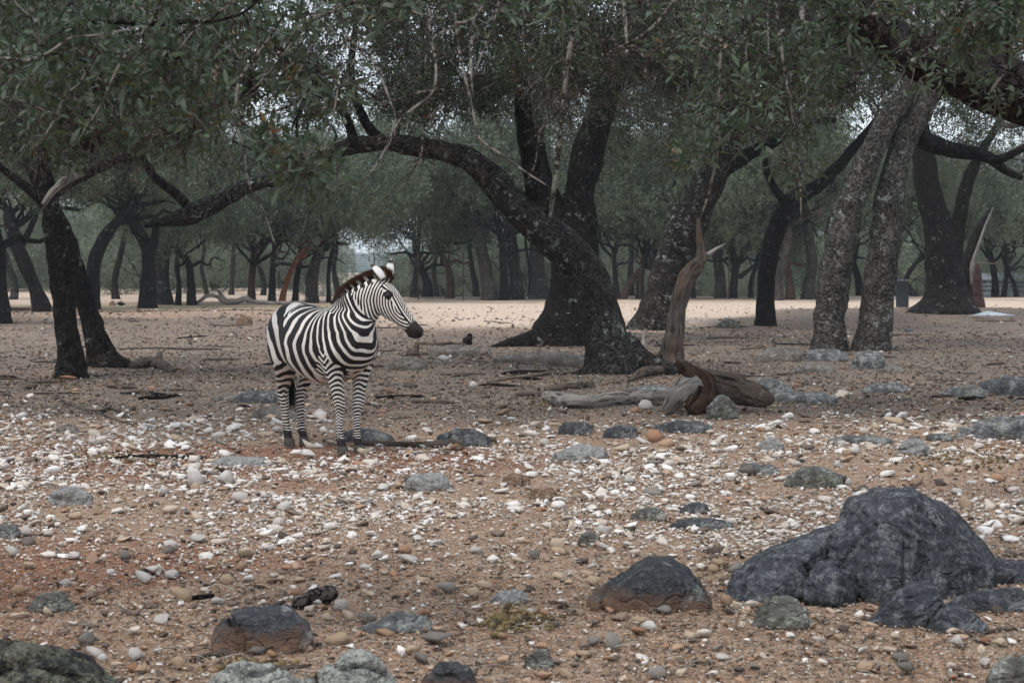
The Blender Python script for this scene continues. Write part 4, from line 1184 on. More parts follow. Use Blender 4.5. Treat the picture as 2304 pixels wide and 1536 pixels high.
R_DARK = rock_mat('dark_rock', (.028, .031, .037), (.072, .076, .084), (.22, .225, .23), lichen=.3, lcol=(.20, .205, .21))
R_SLATE = rock_mat('slate_rock', (.045, .048, .052), (.095, .098, .102), (.19, .19, .19), lichen=.3, lcol=(.30, .30, .29))
R_DARKS = rock_mat('dark_rock_soiled', (.030, .032, .037), (.060, .061, .066), (.15, .148, .145), lichen=.2, lcol=(.26, .26, .25), soil=.06)
R_GREY = rock_mat('grey_rock', (.070, .071, .072), (.135, .135, .132), (.24, .235, .225), lichen=.4, lcol=(.36, .36, .34))
R_GREYG = rock_mat('greenish_rock', (.070, .070, .062), (.135, .132, .118), (.24, .23, .21), lichen=.35, moss=.35)
R_PALE = rock_mat('pale_pitted_rock', (.17, .165, .16), (.33, .325, .31), (.50, .49, .47), lichen=.3, lcol=(.10, .10, .095), sc=1.6)
R_LICH = rock_mat('lichened_rock', (.045, .045, .045), (.12, .12, .115), (.25, .25, .24), lichen=1.0, lcol=(.38, .385, .35))
R_BLACK = rock_mat('blackened_rock', (.012, .012, .012), (.035, .035, .033), (.13, .13, .12), lichen=.6, lcol=(.16, .16, .12))
R_BROWN = rock_mat('brown_rock', (.14, .085, .055), (.24, .16, .11), (.36, .27, .20), lichen=.2, lcol=(.42, .36, .30))
R_SUN = rock_mat('buried_rock', (.11, .095, .085), (.18, .155, .135), (.30, .27, .24), lichen=.3, lcol=(.30, .29, .27), sc=.8)

def rock(px0, py0, px1, py1, mat, label, seed, name='boulder', cat='rock', depth=.62, lean=0.0, prof=None, sub=4, ncut=12, rough=.06, fine=.02, strata=0.0, bury=.30, zup=1.0, peak=None, group=None, facet=.95, yaw=None, flat=.5):
    rg = np.random.default_rng(seed)
    g = G((px0 + px1) / 2, py1)
    w = (px1 - px0) / 2 / ppm(g[1])
    ry = w * depth
    # centre of the rock lies behind its front edge
    cy = g[1] + ry * .8
    k = cy / g[1]
    w = (px1 - px0) / 2 / ppm(cy)
    cx = P((px0 + px1) / 2, 600, cy)[0]
    z0 = hz(cx, cy)
    top = P((px0 + px1) / 2, py0, cy)[2]
    h = max(.02, top - z0) * zup
    a = rg.uniform(-.25, .25) if yaw is None else yaw
    V, Fc = mound_hull(w, ry, h, seed, max(w / (6.5 if sub < 5 else 12), .014), min(w, h * 2) * (.06 + fine), peak or 0.0, flat, .35, 1, strata * .5, prof)
    V[:, 2] += lean * V[:, 0]
    mb = MB(); mb.add(V, Fc)
    o = mb.obj(name, mat)
    o.location = (cx, cy, z0 - .006)
    o.rotation_euler = (0, 0, a * .3)
    tag(o, label, cat, group)
    return o

# ---- the big dark outcrop on the right: several weathered lobes of one rock
def hull_mesh(mb, pts, D0, seed, L=.03, amp=.012, strata=.006, rnd=2):
    """a block of rock from its corners (photo px, py, metres behind D0), edges worn, face weathered"""
    W = [P(x, y, D0 + d) for x, y, d in pts]
    bm = bmesh.new()
    for w in W: bm.verts.new(w)
    r = bmesh.ops.convex_hull(bm, input=bm.verts[:])
    kill = [v for v in bm.verts if not v.link_faces]
    bmesh.ops.delete(bm, geom=kill, context='VERTS')
    for _ in range(7):
        ed = [q for q in bm.edges if q.calc_length() > L]
        if not ed: break
        bmesh.ops.subdivide_edges(bm, edges=ed, cuts=1, use_grid_fill=False)
        bmesh.ops.triangulate(bm, faces=bm.faces[:])
    for _ in range(rnd):
        bmesh.ops.smooth_vert(bm, verts=bm.verts[:], factor=.5, use_axis_x=True, use_axis_y=True, use_axis_z=True)
    bm.normal_update()
    v = np.array([q.co[:] for q in bm.verts]); n = np.array([q.normal[:] for q in bm.verts]); f = np.array([[q.index for q in p.verts] for p in bm.faces])
    bm.free()
    # centre outwards
    if ((v - v.mean(0)) * n).sum(1).mean() < 0: n = -n
    d = amp * 1.6 * fbm(v * 5 + seed, 3, seed) + amp * .7 * fbm(v * 19 + seed, 3, seed + 3)
    d += amp * .55 * fbm(v * 55 + seed, 2, seed + 6)
    w = (v[:, 2] * 14 + v[:, 0] * 5 + 1.6 * vnoise(v * 4, seed)) % 1.0
    d += strata * 1.7 * (np.abs(w - .5) * 2 - .5)
    cr = np.abs(vnoise(v * 3.1 + 3, seed + 9)); d -= .035 * smooth(.045, .0, cr)
    mb.add(v + n * d[:, None], f)

def outcrop():
    D0 = G(1950, 1350)[1] - .02
    C0 = P(1950, 600, D0); C0[2] = hz(C0[0], D0)
    mb = MB()
    # the main block: a pale left face, a sharp ridge, and a steep right face falling back
    hull_mesh(mb, [(1908, 1120, .42), (1972, 1098, .44), (2045, 1095, .46), (2108, 1124, .50), (2150, 1148, .58), (2205, 1210, .62), (2250, 1262, .60), (2056, 1120, .16), (2034, 1196, -.05), (2022, 1296, -.14),
                   (1884, 1162, .40), (1864, 1232, .28), (1874, 1292, .20), (1900, 1335, .12), (1990, 1340, -.12), (2100, 1302, .12), (2245, 1288, .42), (1880, 1410, .2), (2235, 1370, .45), (2010, 1410, -.1), (2150, 1410, .1), (1920, 1410, .6), (2200, 1350, .8)], D0, 3, .022, .008, .006, 0)
    hull_mesh(mb, [(1990, 1105, .38), (2070, 1108, .30), (2110, 1150, .22), (2090, 1210, .10), (2060, 1250, .02), (2120, 1290, .10), (2180, 1290, .25), (2200, 1240, .40), (2150, 1180, .45)], D0, 13, .022, .008, .006, 0)
    hull_mesh(mb, [(1895, 1172, .52), (1850, 1190, .50), (1780, 1216, .50), (1705, 1240, .46), (1655, 1292, .34), (1632, 1335, .22), (1648, 1290, .26), (1712, 1262, .12), (1790, 1246, .16), (1820, 1256, .10), (1706, 1352, -.10),
                   (1792, 1352, -.02), (1640, 1347, .05), (1885, 1300, .3), (1650, 1410, .1), (1880, 1410, .2), (1750, 1410, .0), (1800, 1390, .6)], D0, 5, .022, .008, .006, 0)
    hull_mesh(mb, [(1806, 1300, -.06), (1836, 1260, .02), (1870, 1256, .04), (1896, 1275, .0), (1928, 1292, .04), (1930, 1342, -.02), (1882, 1288, -.16), (1874, 1356, -.20), (1808, 1348, -.12), (1860, 1410, -.1), (1925, 1400, .0), (1808, 1400, .0)], D0, 7, .02, .006, .003, 0)
    hull_mesh(mb, [(2150, 1262, .62), (2250, 1256, .65), (2296, 1266, .7), (2290, 1290, .5), (2180, 1300, .3), (2110, 1305, .25), (2150, 1360, .3), (2290, 1340, .6)], D0, 9, .03, .01, .006, 0)
    o = mb.obj('rock_outcrop', R_DARK, origin=C0)
    o.location = C0
    tag(o, 'huge dark slate-grey boulder, the largest rock, rising at the lower right', 'rock')
outcrop()

def hull_rock(name, label, mat, base, pts, seed, L=.018, amp=.008, strata=.004, rnd=1):
    D0 = G(*base)[1]; C = P(base[0], 600, D0); C[2] = hz(C[0], D0)
    mb = MB()
    for q in pts: hull_mesh(mb, q, D0, seed, L, amp, strata, rnd)
    o = mb.obj(name, mat, origin=C); o.location = C
    return tag(o, label, 'rock')
hull_rock('boulder', 'domed dark grey rock with a rusty soil-stained underside, left of the huge boulder', R_DARKS, (1460, 1372),
  [[(1318, 1348, .10), (1352, 1318, .20), (1400, 1288, .22), (1440, 1258, .24), (1478, 1243, .26), (1512, 1246, .26), (1552, 1275, .24), (1586, 1318, .18), (1606, 1352, .10), (1470, 1268, .08), (1510, 1290, .0),
    (1420, 1305, .06), (1345, 1362, -.02), (1560, 1300, .08), (1600, 1366, .0), (1330, 1400, .0), (1460, 1410, -.06), (1600, 1410, .05), (1380, 1400, .4), (1560, 1400, .4)]], 31)
hull_rock('boulder', 'rounded dark grey rock with a crack across its top, near the bottom edge', R_DARKS, (590, 1464),
  [[(474, 1448, .05), (482, 1412, .10), (505, 1382, .14), (545, 1364, .18), (600, 1359, .18), (650, 1362, .18), (688, 1390, .14), (710, 1428, .08), (540, 1395, .03), (480, 1466, -.02), (600, 1392, .02), (660, 1400, .05),
    (705, 1440, .0), (500, 1500, .0), (600, 1500, -.05), (700, 1490, .0), (520, 1490, .3), (680, 1490, .3)]], 41)
BS = [
 (800, 1364, 988, 1420, R_GREY, 'low flat grey rock right of the cracked rounded one', 6, dict(depth=.5, sub=4, prof=[(-1, .4), (0, .9), (.6, 1), (1, .6)])),
 (-120, 1425, 300, 1600, R_BLACK, 'blackened lichen-crusted rock filling the bottom left corner', 7, dict(depth=.6, sub=6, rough=.09, fine=.04, prof=[(-1, 1), (-.3, .95), (.4, .7), (1, .4)])),
 (430, 1485, 700, 1580, R_LICH, 'grey-green lichened rock at the bottom edge, left of two', 8, dict(depth=.6, sub=5, rough=.08, fine=.04)),
 (650, 1472, 935, 1590, R_LICH, 'grey-green lichened rock at the bottom edge, right of two', 9, dict(depth=.6, sub=5, rough=.08, fine=.05)),
 (930, 1478, 1095, 1580, R_DARKS, 'dark domed rock at the bottom edge right of the lichened rocks', 10, dict(depth=.6, sub=5)),
 (48, 1325, 162, 1372, R_GREYG, 'grey-brown oval rock near the left edge above the blackened one', 11, dict()),
 (1960, 1300, 2155, 1408, R_DARK, 'dark grey slab in front of the huge boulder', 12, dict(depth=.6, sub=5, prof=[(-1, .3), (-.3, .8), (.5, 1), (1, .8)])),
 (2110, 1315, 2420, 1375, R_DARK, 'long dark slab running to the right edge below the huge boulder', 13, dict(depth=.3, sub=5)),
 (2210, 1250, 2400, 1310, R_DARK, 'squarish dark block at the right edge beside the huge boulder', 14, dict(depth=.5)),
 (2080, 1362, 2235, 1420, R_DARK, 'low dark wedge below the long slab at the lower right', 15, dict(depth=.5)),
 (1690, 1338, 1845, 1410, R_GREYG, 'low grey shelf of rock at the front foot of the huge boulder', 16, dict(depth=.55, sub=5)),
 (2210, 1465, 2420, 1600, R_GREYG, 'lichened grey rock in the bottom right corner', 17, dict(sub=5, rough=.08)),
 (1588, 868, 1664, 942, R_GREYG, 'upright mossy grey rock leaning against the broken log', 18, dict(depth=.8, sub=4, ncut=8, zup=.72, flat=.38)),
 (1655, 832, 1790, 884, R_GREY, 'grey lichen-speckled rock behind the broken log', 19, dict(depth=.5, zup=.72, flat=.38)),
 (1720, 872, 1900, 905, R_GREY, 'flat grey bedrock right of the broken log', 20, dict(depth=.5, zup=.72, flat=.38)),
 (1236, 985, 1368, 1038, R_PALE, 'rough pale pitted rock in the middle of the gravel', 21, dict(depth=.7, rough=.1, fine=.06, zup=.72, flat=.38)),
 (912, 1048, 1020, 1104, R_PALE, 'grey-white pitted rock left of the rough pale one', 22, dict(depth=.7, rough=.1, fine=.06, zup=.72, flat=.38)),
 (978, 945, 1116, 1002, R_SLATE, 'dark rock poking up behind the thin dark log', 23, dict(depth=.5, zup=.72, flat=.38)),
 (468, 1016, 622, 1048, R_PALE, 'long low whitish rock in front of the zebra hind hoofs', 24, dict(depth=.5, fine=.04, zup=.72, flat=.38)),
 (758, 950, 890, 992, R_GREY, 'grey rock lying behind the zebra front legs', 25, dict(depth=.5, zup=.72, flat=.38)),
 (1660, 1028, 1760, 1066, R_GREY, 'grey split slab in the right gravel', 26, dict(depth=.5, strata=.03, zup=.72, flat=.38)),
 (1765, 1035, 1912, 1095, R_GREYG, 'mossy green-grey rock shelf in the right gravel', 27, dict(depth=.5, strata=.02, zup=.72, flat=.38)),
 (1705, 975, 1768, 1012, R_PALE, 'round grey and white stone at the right of the gravel', 28, dict(depth=.8, zup=.72, flat=.38)),
 (1860, 970, 2030, 998, R_GREY, 'long low grey ledge in the right gravel', 29, dict(depth=.35, zup=.72, flat=.38)),
 (2020, 975, 2095, 1022, R_PALE, 'knobbly whitish rock at the right', 30, dict(depth=.8, rough=.14, fine=.07, zup=.72, flat=.38)),
 (2085, 968, 2150, 990, R_GREY, 'small rounded grey rock right of the knobbly whitish one', 31, dict(zup=.72, flat=.38)),
 (2150, 912, 2420, 985, R_GREY, 'broad grey boulder cut by the right edge', 32, dict(depth=.4, sub=5, zup=.72, flat=.38)),
 (2110, 855, 2230, 892, R_GREY, 'low grey boulder in the row near the right edge', 33, dict(depth=.5, zup=.72, flat=.38)),
 (2205, 825, 2400, 888, R_SLATE, 'dark boulder in the row at the right edge', 34, dict(depth=.5, zup=.72, flat=.38)),
 (1940, 852, 2052, 882, R_GREY, 'half buried grey rock in front of the pair of rough oaks', 35, dict(depth=.5, zup=.72, flat=.38)),
 (1808, 772, 1914, 812, R_GREY, 'small grey boulder against the foot of the left rough oak', 36, dict(depth=.7, zup=.72, flat=.38)),
 (1912, 776, 2002, 828, R_GREY, 'round speckled boulder against the foot of the right rough oak', 37, dict(depth=.8, rough=.03, ncut=5, zup=.72, flat=.38)),
 (1700, 768, 1822, 812, R_SUN, 'half buried boulder left of the rough oaks', 38, dict(depth=.6, zup=.72, flat=.38)),
 (1785, 802, 1885, 838, R_SUN, 'low rock below the foot of the rough oaks', 39, dict(depth=.6, zup=.72, flat=.38)),
 (1978, 815, 2040, 838, R_SUN, 'small dark rock right of the round speckled boulder', 40, dict(zup=.72, flat=.38)),
 (520, 866, 650, 905, R_SLATE, 'dark slab half hidden behind the zebra hind legs', 41, dict(depth=.5, zup=.72, flat=.38)),
 (560, 902, 690, 942, R_SUN, 'grey boulder just behind the zebra hind legs', 42, dict(depth=.6, zup=.72, flat=.38)),
 (468, 876, 540, 902, R_SUN, 'small grey rock left of the dark slab behind the zebra', 43, dict(zup=.72, flat=.38)),
 (1252, 936, 1335, 976, R_SLATE, 'dark angular slab in front of the pale log', 44, dict(depth=.5, ncut=7, zup=.72, flat=.38)),
 (1355, 938, 1440, 985, R_SLATE, 'dark slab standing tilted in front of the pale log', 45, dict(depth=.4, ncut=7, zup=.72, flat=.38)),
 (1465, 935, 1610, 972, R_SLATE, 'pair of thin dark slabs below the broken log', 46, dict(depth=.4, ncut=7, zup=.72, flat=.38)),
 (1415, 1128, 1502, 1168, R_GREYG, 'layered grey-green slab left of centre in the right half gravel', 47, dict(strata=.05, depth=.5, zup=.72, flat=.38)),
 (1500, 1152, 1655, 1190, R_SLATE, 'long dark slab ending in a point', 48, dict(depth=.35, zup=.72, flat=.38)),
 (1528, 1118, 1602, 1155, R_SLATE, 'tilted dark stone above the long pointed slab', 49, dict(depth=.5, zup=.72, flat=.38)),
 (1300, 1182, 1352, 1226, R_GREYG, 'squat grey-green stone in the middle gravel', 50, dict(zup=.72, flat=.38)),
 (1188, 1078, 1262, 1122, R_BROWN, 'crumbly brown clod beside the gravel patch', 51, dict(rough=.14, fine=.08, zup=.72, flat=.38)),
 (1130, 1052, 1196, 1092, R_BROWN, 'orange and white crusted stone left of the brown clod', 52, dict(rough=.14, fine=.08, zup=.72, flat=.38)),
 (1100, 1322, 1196, 1354, R_PALE, 'long smooth pale stone above the dung patch', 53, dict(rough=.03, fine=.01, ncut=5)),
 (1175, 1455, 1248, 1500, R_GREYG, 'oval tan-grey stone near the bottom centre', 54, dict(rough=.04, fine=.01)),
 (532, 700, 570, 732, R_BROWN, 'lone brown boulder on the bare ground left of the zebra', 55, dict(depth=.8, zup=.72, flat=.38)),
 (1612, 712, 1668, 738, R_GREYG, 'mossy mound of rock by the slim dark oak', 56, dict(zup=.72, flat=.38)),
 (1150, 722, 1158, 738, R_BROWN, 'small round brown stone on the pale sand', 57, dict(zup=.72, flat=.38)),
 (100, 1082, 205, 1135, R_PALE, 'long whitish rock near the left edge', 58, dict(depth=.4, fine=.05, zup=.72, flat=.38)),
 (-40, 1160, 42, 1212, R_GREY, 'grey rock at the left edge', 59, dict(zup=.72, flat=.38)),
 (1100, 785, 1330, 815, R_SUN, 'flat slab lying by the root of the double-stemmed oak', 60, dict(depth=.4, zup=.72, flat=.38)),
 (960, 765, 1110, 800, R_SUN, 'broad flat grey slab right of the zebra muzzle', 61, dict(depth=.45, zup=.72, flat=.38)),
 (860, 790, 960, 832, R_SUN, 'grey slab just right of the zebra chest', 62, dict(depth=.5, zup=.72, flat=.38)),
 (1220, 782, 1380, 825, R_SUN, 'mound of pale grey rock behind the leaning oak foot', 63, dict(depth=.5, zup=.72, flat=.38)),
 (120, 945, 178, 972, R_SUN, 'low greenish rock at the left under the trees', 64, dict(zup=.72, flat=.38)),
 (1400, 858, 1530, 885, R_GREY, 'pale rocky ledge between the leaning oak and the broken log', 65, dict(depth=.5, fine=.05, zup=.72, flat=.38)),
 (1010, 960, 1060, 985, R_GREY, 'small grey stone on top of the rock by the thin log', 66, dict(zup=.72, flat=.38)),
]
for (a, b_, c, d, m_, lab, sd, kw) in BS:
    rock(a, b_, c, d, m_, lab, sd * 13 + 1, **kw)

# ---- loose stones one can pick out: white, tan, rusty and grey
def stone_mat(name, stops, sc=1.0):
    m, nt, b = nodes(name); N = NT(nt)
    oi = N.n('ShaderNodeObjectInfo'); pos = N.n('ShaderNodeTexCoord').outputs['Object']
    base = N.ramp(oi.outputs['Random'], stops)
    v = N.n('ShaderNodeVectorMath', operation='ADD'); N.l(pos, v.inputs[0]); N.l(oi.outputs['Location'], v.inputs[1])
    n1 = N.noise(v.outputs[0], 30, 4, .65); n2 = N.noise(v.outputs[0], 95, 3, .7)
    col = N.mix(N.ramp(n1, [(.42, 0.0), (.66, .6)]), base, (.31, .19, .12))
    col = N.mix(N.ramp(n2, [(.52, 0.0), (.70, .5)]), col, (.11, .095, .085))
    N.l(col, b.inputs['Base Color']); b.inputs['Roughness'].default_value = .85
    N.l(N.bump(N.math('ADD', n1, n2), .7, .008), b.inputs['Normal'])
    return m
S_WHITE = stone_mat('white_stone', [(0, (.52, .49, .46)), (.5, (.64, .61, .58)), (1, (.72, .70, .67))])
S_TAN = stone_mat('tan_stone', [(0, (.46, .33, .22)), (.5, (.56, .44, .32)), (1, (.62, .52, .41))])
S_RUST = stone_mat('rusty_stone', [(0, (.34, .17, .10)), (.5, (.42, .25, .16)), (1, (.50, .34, .24))])
S_GREY = stone_mat('grey_stone', [(0, (.13, .13, .125)), (.5, (.20, .20, .19)), (1, (.30, .29, .27))])
SM = {'w': S_WHITE, 't': S_TAN, 'r': S_RUST, 'g': S_GREY}
SHP = []
for k in range(14):
    V, Fc = poly_shape(3000 + k, 9 + k % 4, sub=1, amp=.02)
    for key in 'wtrg':
        mb = MB(); mb.add(V, Fc); me = mb.mesh('stone_shape', False, mats=(SM[key],)); SHP.append((k, key, me))
SHPD = {(k, key): me for k, key, me in SHP}
WORD = {'w': 'whitish', 't': 'tan', 'r': 'rusty red', 'g': 'grey'}
rgs = np.random.default_rng(77)
used_lab = set()
def stone(px, py, wpx, key, hpx=None, label=None, dr=.75):
    """one loose stone, base centre at pixel (px, py)"""
    g = G(px, py); w = wpx / 2 / ppm(g[1])
    h = (hpx / ppm(g[1]) if hpx else w * rgs.uniform(.7, 1.1))
    o = bpy.data.objects.new('stone', SHPD[(int(rgs.integers(14)), key)])
    link(o)
    o.location = (g[0], g[1] + w * dr * .6, g[2] + h * .30)
    o.rotation_euler = (rgs.normal(0, .12), rgs.normal(0, .12), rgs.uniform(0, 6.28) if not hpx else rgs.uniform(-.3, .3))
    if hpx: o.scale = (w, w * dr, h * .62)
    else: o.scale = (w, w * rgs.uniform(.65, .95), h * .55)
    if label:
        tag(o, label, 'stone')
    else:
        tag(o, {'w': 'whitish limestone chunk lying loose on the gravelly ground', 't': 'tan loose stone lying on the gravelly ground', 'r': 'rusty red loose stone lying on the gravelly ground', 'g': 'small grey loose stone lying on the gravelly ground'}[key],
            'stone', {'w': 'loose whitish stones', 't': 'loose tan stones', 'r': 'loose rusty stones', 'g': 'loose grey stones'}[key])
    return o

NAMED = [
 (402, 1352, 62, 't', 34, 'pinkish tan block with a flat top in front of the flat greenish slab'),
 (668, 1340, 32, 'r', 22, 'small square rusty block left of the gnarled wood lump'),
 (765, 1368, 42, 'w', 32, 'smooth cream stone touching the gnarled wood lump'),
 (822, 1402, 52, 'g', 36, 'rounded grey-brown stone between the cracked rock and the flat rock'),
 (733, 1398, 32, 't', 20, 'small pinkish cream stone right of the cracked rounded rock'),
 (782, 1392, 38, 't', 22, 'tan wedge stone beside the rounded grey-brown one'),
 (757, 1448, 64, 't', 26, 'long tilted tan flake right of the cracked rounded rock'),
 (1338, 1322, 46, 't', 30, 'cream-tan block just left of the domed dark rock'),
 (1254, 1300, 36, 't', 18, 'yellowish flat stone above the cream-tan block'),
 (1000, 1332, 52, 'g', 26, 'grey-tan oblong stone in the lower middle'),
 (1090, 1324, 44, 't', 22, 'grey-tan stone left of the long smooth pale one'),
 (1066, 1340, 30, 't', 24, 'pinkish chip leaning left of the grey-tan stone'),
 (1200, 1255, 30, 'g', 24, 'pale grey cube-like stone in the middle distance of the gravel'),
 (1357, 1200, 36, 'w', 26, 'white pitted stone right of the squat grey-green one'),
 (1256, 1238, 42, 't', 30, 'orange-tan lump left of the squat grey-green stone'),
 (1468, 1113, 50, 'g', 24, 'smooth grey-tan stone lying alone on red soil'),
 (1380, 1368, 52, 'g', 24, 'low grey stone touching the left end of the domed dark rock'),
 (1632, 1360, 36, 't', 32, 'yellow-tan upright stone between the domed rock and the huge boulder'),
 (1655, 1372, 34, 't', 26, 'brown-tan stone leaning on the yellow-tan upright one'),
 (1618, 1272, 50, 't', 22, 'tan stone behind the gap between the dark rocks'),
 (1658, 1292, 52, 'g', 28, 'grey flat stone behind the left end of the huge boulder'),
 (1604, 1286, 36, 't', 18, 'cream stone behind the domed dark rock'),
 (2176, 1148, 40, 't', 36, 'yellow-brown block beyond the huge boulder'),
 (2010, 958, 54, 't', 22, 'cream flat stone pair in the right gravel'),
 (1968, 968, 32, 't', 18, 'yellowish stone left of the cream flat pair'),
 (1848, 968, 0, 't', 0, ''),
 (2136, 1068, 30, 't', 32, 'large tan flake standing on edge at the right'),
 (2246, 1082, 44, 'r', 18, 'pinkish orange slanting stone near the right edge'),
 (1920, 1022, 34, 'w', 20, 'white stone left of the knobbly whitish rock'),
 (1895, 1002, 24, 'w', 14, 'small square white stone in the right gravel'),
 (1448, 998, 48, 'w', 16, 'white flat stone below the tilted dark slab'),
 (1500, 1004, 42, 'r', 20, 'orange and white stone beside the white flat one'),
 (1400, 1018, 42, 't', 18, 'cream flat stone right of the rough pale rock'),
 (1470, 992, 52, 'r', 28, 'rust brown wedge stone above the orange and white one'),
 (1452, 920, 42, 'w', 22, 'bright white lump lying against the pale log'),
 (1474, 1046, 72, 'g', 16, 'flat grey slab stone below the white gravel'),
 (1414, 1088, 36, 'w', 20, 'white stone in the middle right gravel'),
 (1226, 1002, 26, 'w', 18, 'white stone left of the rough pale rock'),
 (434, 1088, 56, 'w', 46, 'large white stone left of the zebra on red soil'),
 (440, 1108, 26, 't', 30, 'tan stone leaning on the large white one'),
 (505, 1086, 48, 'w', 30, 'white and orange stone right of the large white one'),
 (368, 1110, 26, 'w', 24, 'pinkish white stone left of the large white one'),
 (592, 1122, 24, 'w', 18, 'pointed white stone in the left gravel'),
 (540, 1130, 46, 'w', 26, 'grey-white lump left of the pointed white stone'),
 (615, 1120, 24, 'w', 16, 'white chip in the gravel below the zebra hind hoofs'),
 (320, 1308, 46, 'w', 28, 'lilac-white stone in the left foreground'),
 (510, 1312, 40, 't', 22, 'tan stone right of the brown crumbly lump'),
 (55, 1208, 34, 'w', 28, 'white stone at the left edge'),
 (22, 1248, 40, 'w', 24, 'grey-white stone at the left edge, below the white one'),
 (278, 1256, 34, 'g', 20, 'dark-capped stone in the left gravel'),
 (145, 1315, 28, 'w', 16, 'white stone left of the grey oval one'),
 (40, 1336, 48, 'r', 22, 'brown stone above the grey-brown oval rock'),
 (105, 1382, 34, 't', 20, 'pinkish stone touching the grey-brown oval rock'),
 (190, 1448, 52, 'g', 28, 'grey angular stone above the blackened rock'),
 (210, 1476, 50, 'w', 24, 'pale grey stone right of the blackened rock'),
 (230, 1485, 30, 'w', 16, 'cream-topped stone right of the pale grey one'),
 (300, 1482, 42, 'w', 28, 'whitish stone below the stick at the lower left'),
 (400, 1502, 40, 't', 30, 'brown-tan upright stone at the lower left'),
 (295, 1512, 34, 'r', 20, 'reddish stone near the blackened rock'),
 (1130, 1434, 32, 'r', 15, 'flat orange stone below the dung patch'),
 (865, 1430, 50, 'r', 16, 'flat reddish flake in front of the low flat grey rock'),
 (985, 1452, 84, 'g', 32, 'thin grey-tan slab tilted in the lower middle'),
 (928, 1468, 44, 't', 26, 'tan stone left of the thin tilted slab'),
 (1375, 1458, 54, 'g', 38, 'rounded grey-green stone in the lower middle right'),
 (1310, 1476, 54, 't', 18, 'tan flat stone left of the rounded grey-green one'),
 (1440, 1400, 48, 't', 14, 'pale flat flake below the domed dark rock'),
 (1275, 1526, 44, 't', 24, 'brown-tan stone at the bottom centre'),
 (1480, 1524, 50, 'g', 28, 'grey angular stone at the bottom right of centre'),
 (1840, 1442, 32, 'w', 16, 'white wedge stone below the grey shelf'),
 (2028, 1488, 44, 'g', 22, 'grey rounded stone, upper of two stacked'),
 (2036, 1512, 46, 'g', 26, 'grey rounded stone, lower of two stacked'),
 (2216, 1448, 26, 'r', 18, 'orange round stone at the right near a curved stick'),
 (2252, 1452, 46, 't', 18, 'pinkish flat stone right of the orange round one'),
 (2155, 1452, 38, 'w', 26, 'pale flake left of the curved stick'),
 (1905, 1090, 28, 'w', 18, 'white oblong stone in front of the mossy shelf'),
 (1884, 1050, 24, 'w', 16, 'white round stone perched by the mossy shelf'),
 (1680, 1068, 42, 'g', 24, 'rounded blue-grey stone in the right gravel'),
 (610, 948, 28, 't', 18, 'tan lump behind the zebra hind legs'),
 (815, 1022, 32, 't', 20, 'reddish tan stone beside the zebra front hoof'),
 (690, 1030, 48, 'w', 20, 'white stone cluster block between the zebra hoofs'),
 (1090, 955, 42, 't', 14, 'tan flat stone right of the dark rock'),
 (1560, 928, 26, 'w', 14, 'cream stone below the upright mossy rock'),
 (1790, 1340, 0, 'g', 0, ''),
 (430, 948, 48, 't', 12, 'flat tan flake on the left ground'),
 (212, 1000, 46, 'w', 20, 'whitish rock on the left ground'),
 (520, 990, 0, 'g', 0, ''),
 (1000, 815, 34, 'w', 18, 'pale block on the litter right of the zebra'),
 (1065, 870, 24, 'w', 14, 'small pale block left of the leaning oak'),
 (1700, 905, 0, 'w', 0, ''),
]
nind = 0
for (x, y, w, key, h, lab) in NAMED:
    if w:
        stone(x, y, w, key, h, lab); nind += 1

def dens(px, py):
    """how thickly loose stones lie at this place of the ground"""
    g = G(px, py); q = np.array([[g[0], g[1]]])
    return g, float(fbm(q / 1.4, 3, 71)[0])

placed = [(x, y) for (x, y, w, *_r) in NAMED if w]
cnt = 0
while cnt < 170:
    t = rgs.random()
    py = rgs.uniform(935, 1290) if t < .68 else rgs.uniform(1290, 1530)
    px = rgs.uniform(0, 2304)
    g, nzv = dens(px, py)
    if py > 1290 and rgs.random() < .4: continue
    if nzv < -.25 and rgs.random() < .7: continue
    if 1640 < px < 2280 and 1120 < py < 1400: continue
    if any(abs(px - a) < 22 and abs(py - b_) < 14 for a, b_ in placed): continue
    placed.append((px, py))
    s = rgs.uniform(.035, .075) if py < 1290 else rgs.uniform(.03, .06)
    key = rgs.choice(list('wtrg'), p=[.52, .2, .13, .15]) if py < 1290 else rgs.choice(list('wtrg'), p=[.22, .33, .2, .25])
    stone(px, py, s * 2 * ppm(g[1]) * rgs.uniform(.6, 1.0), key)
    cnt += 1

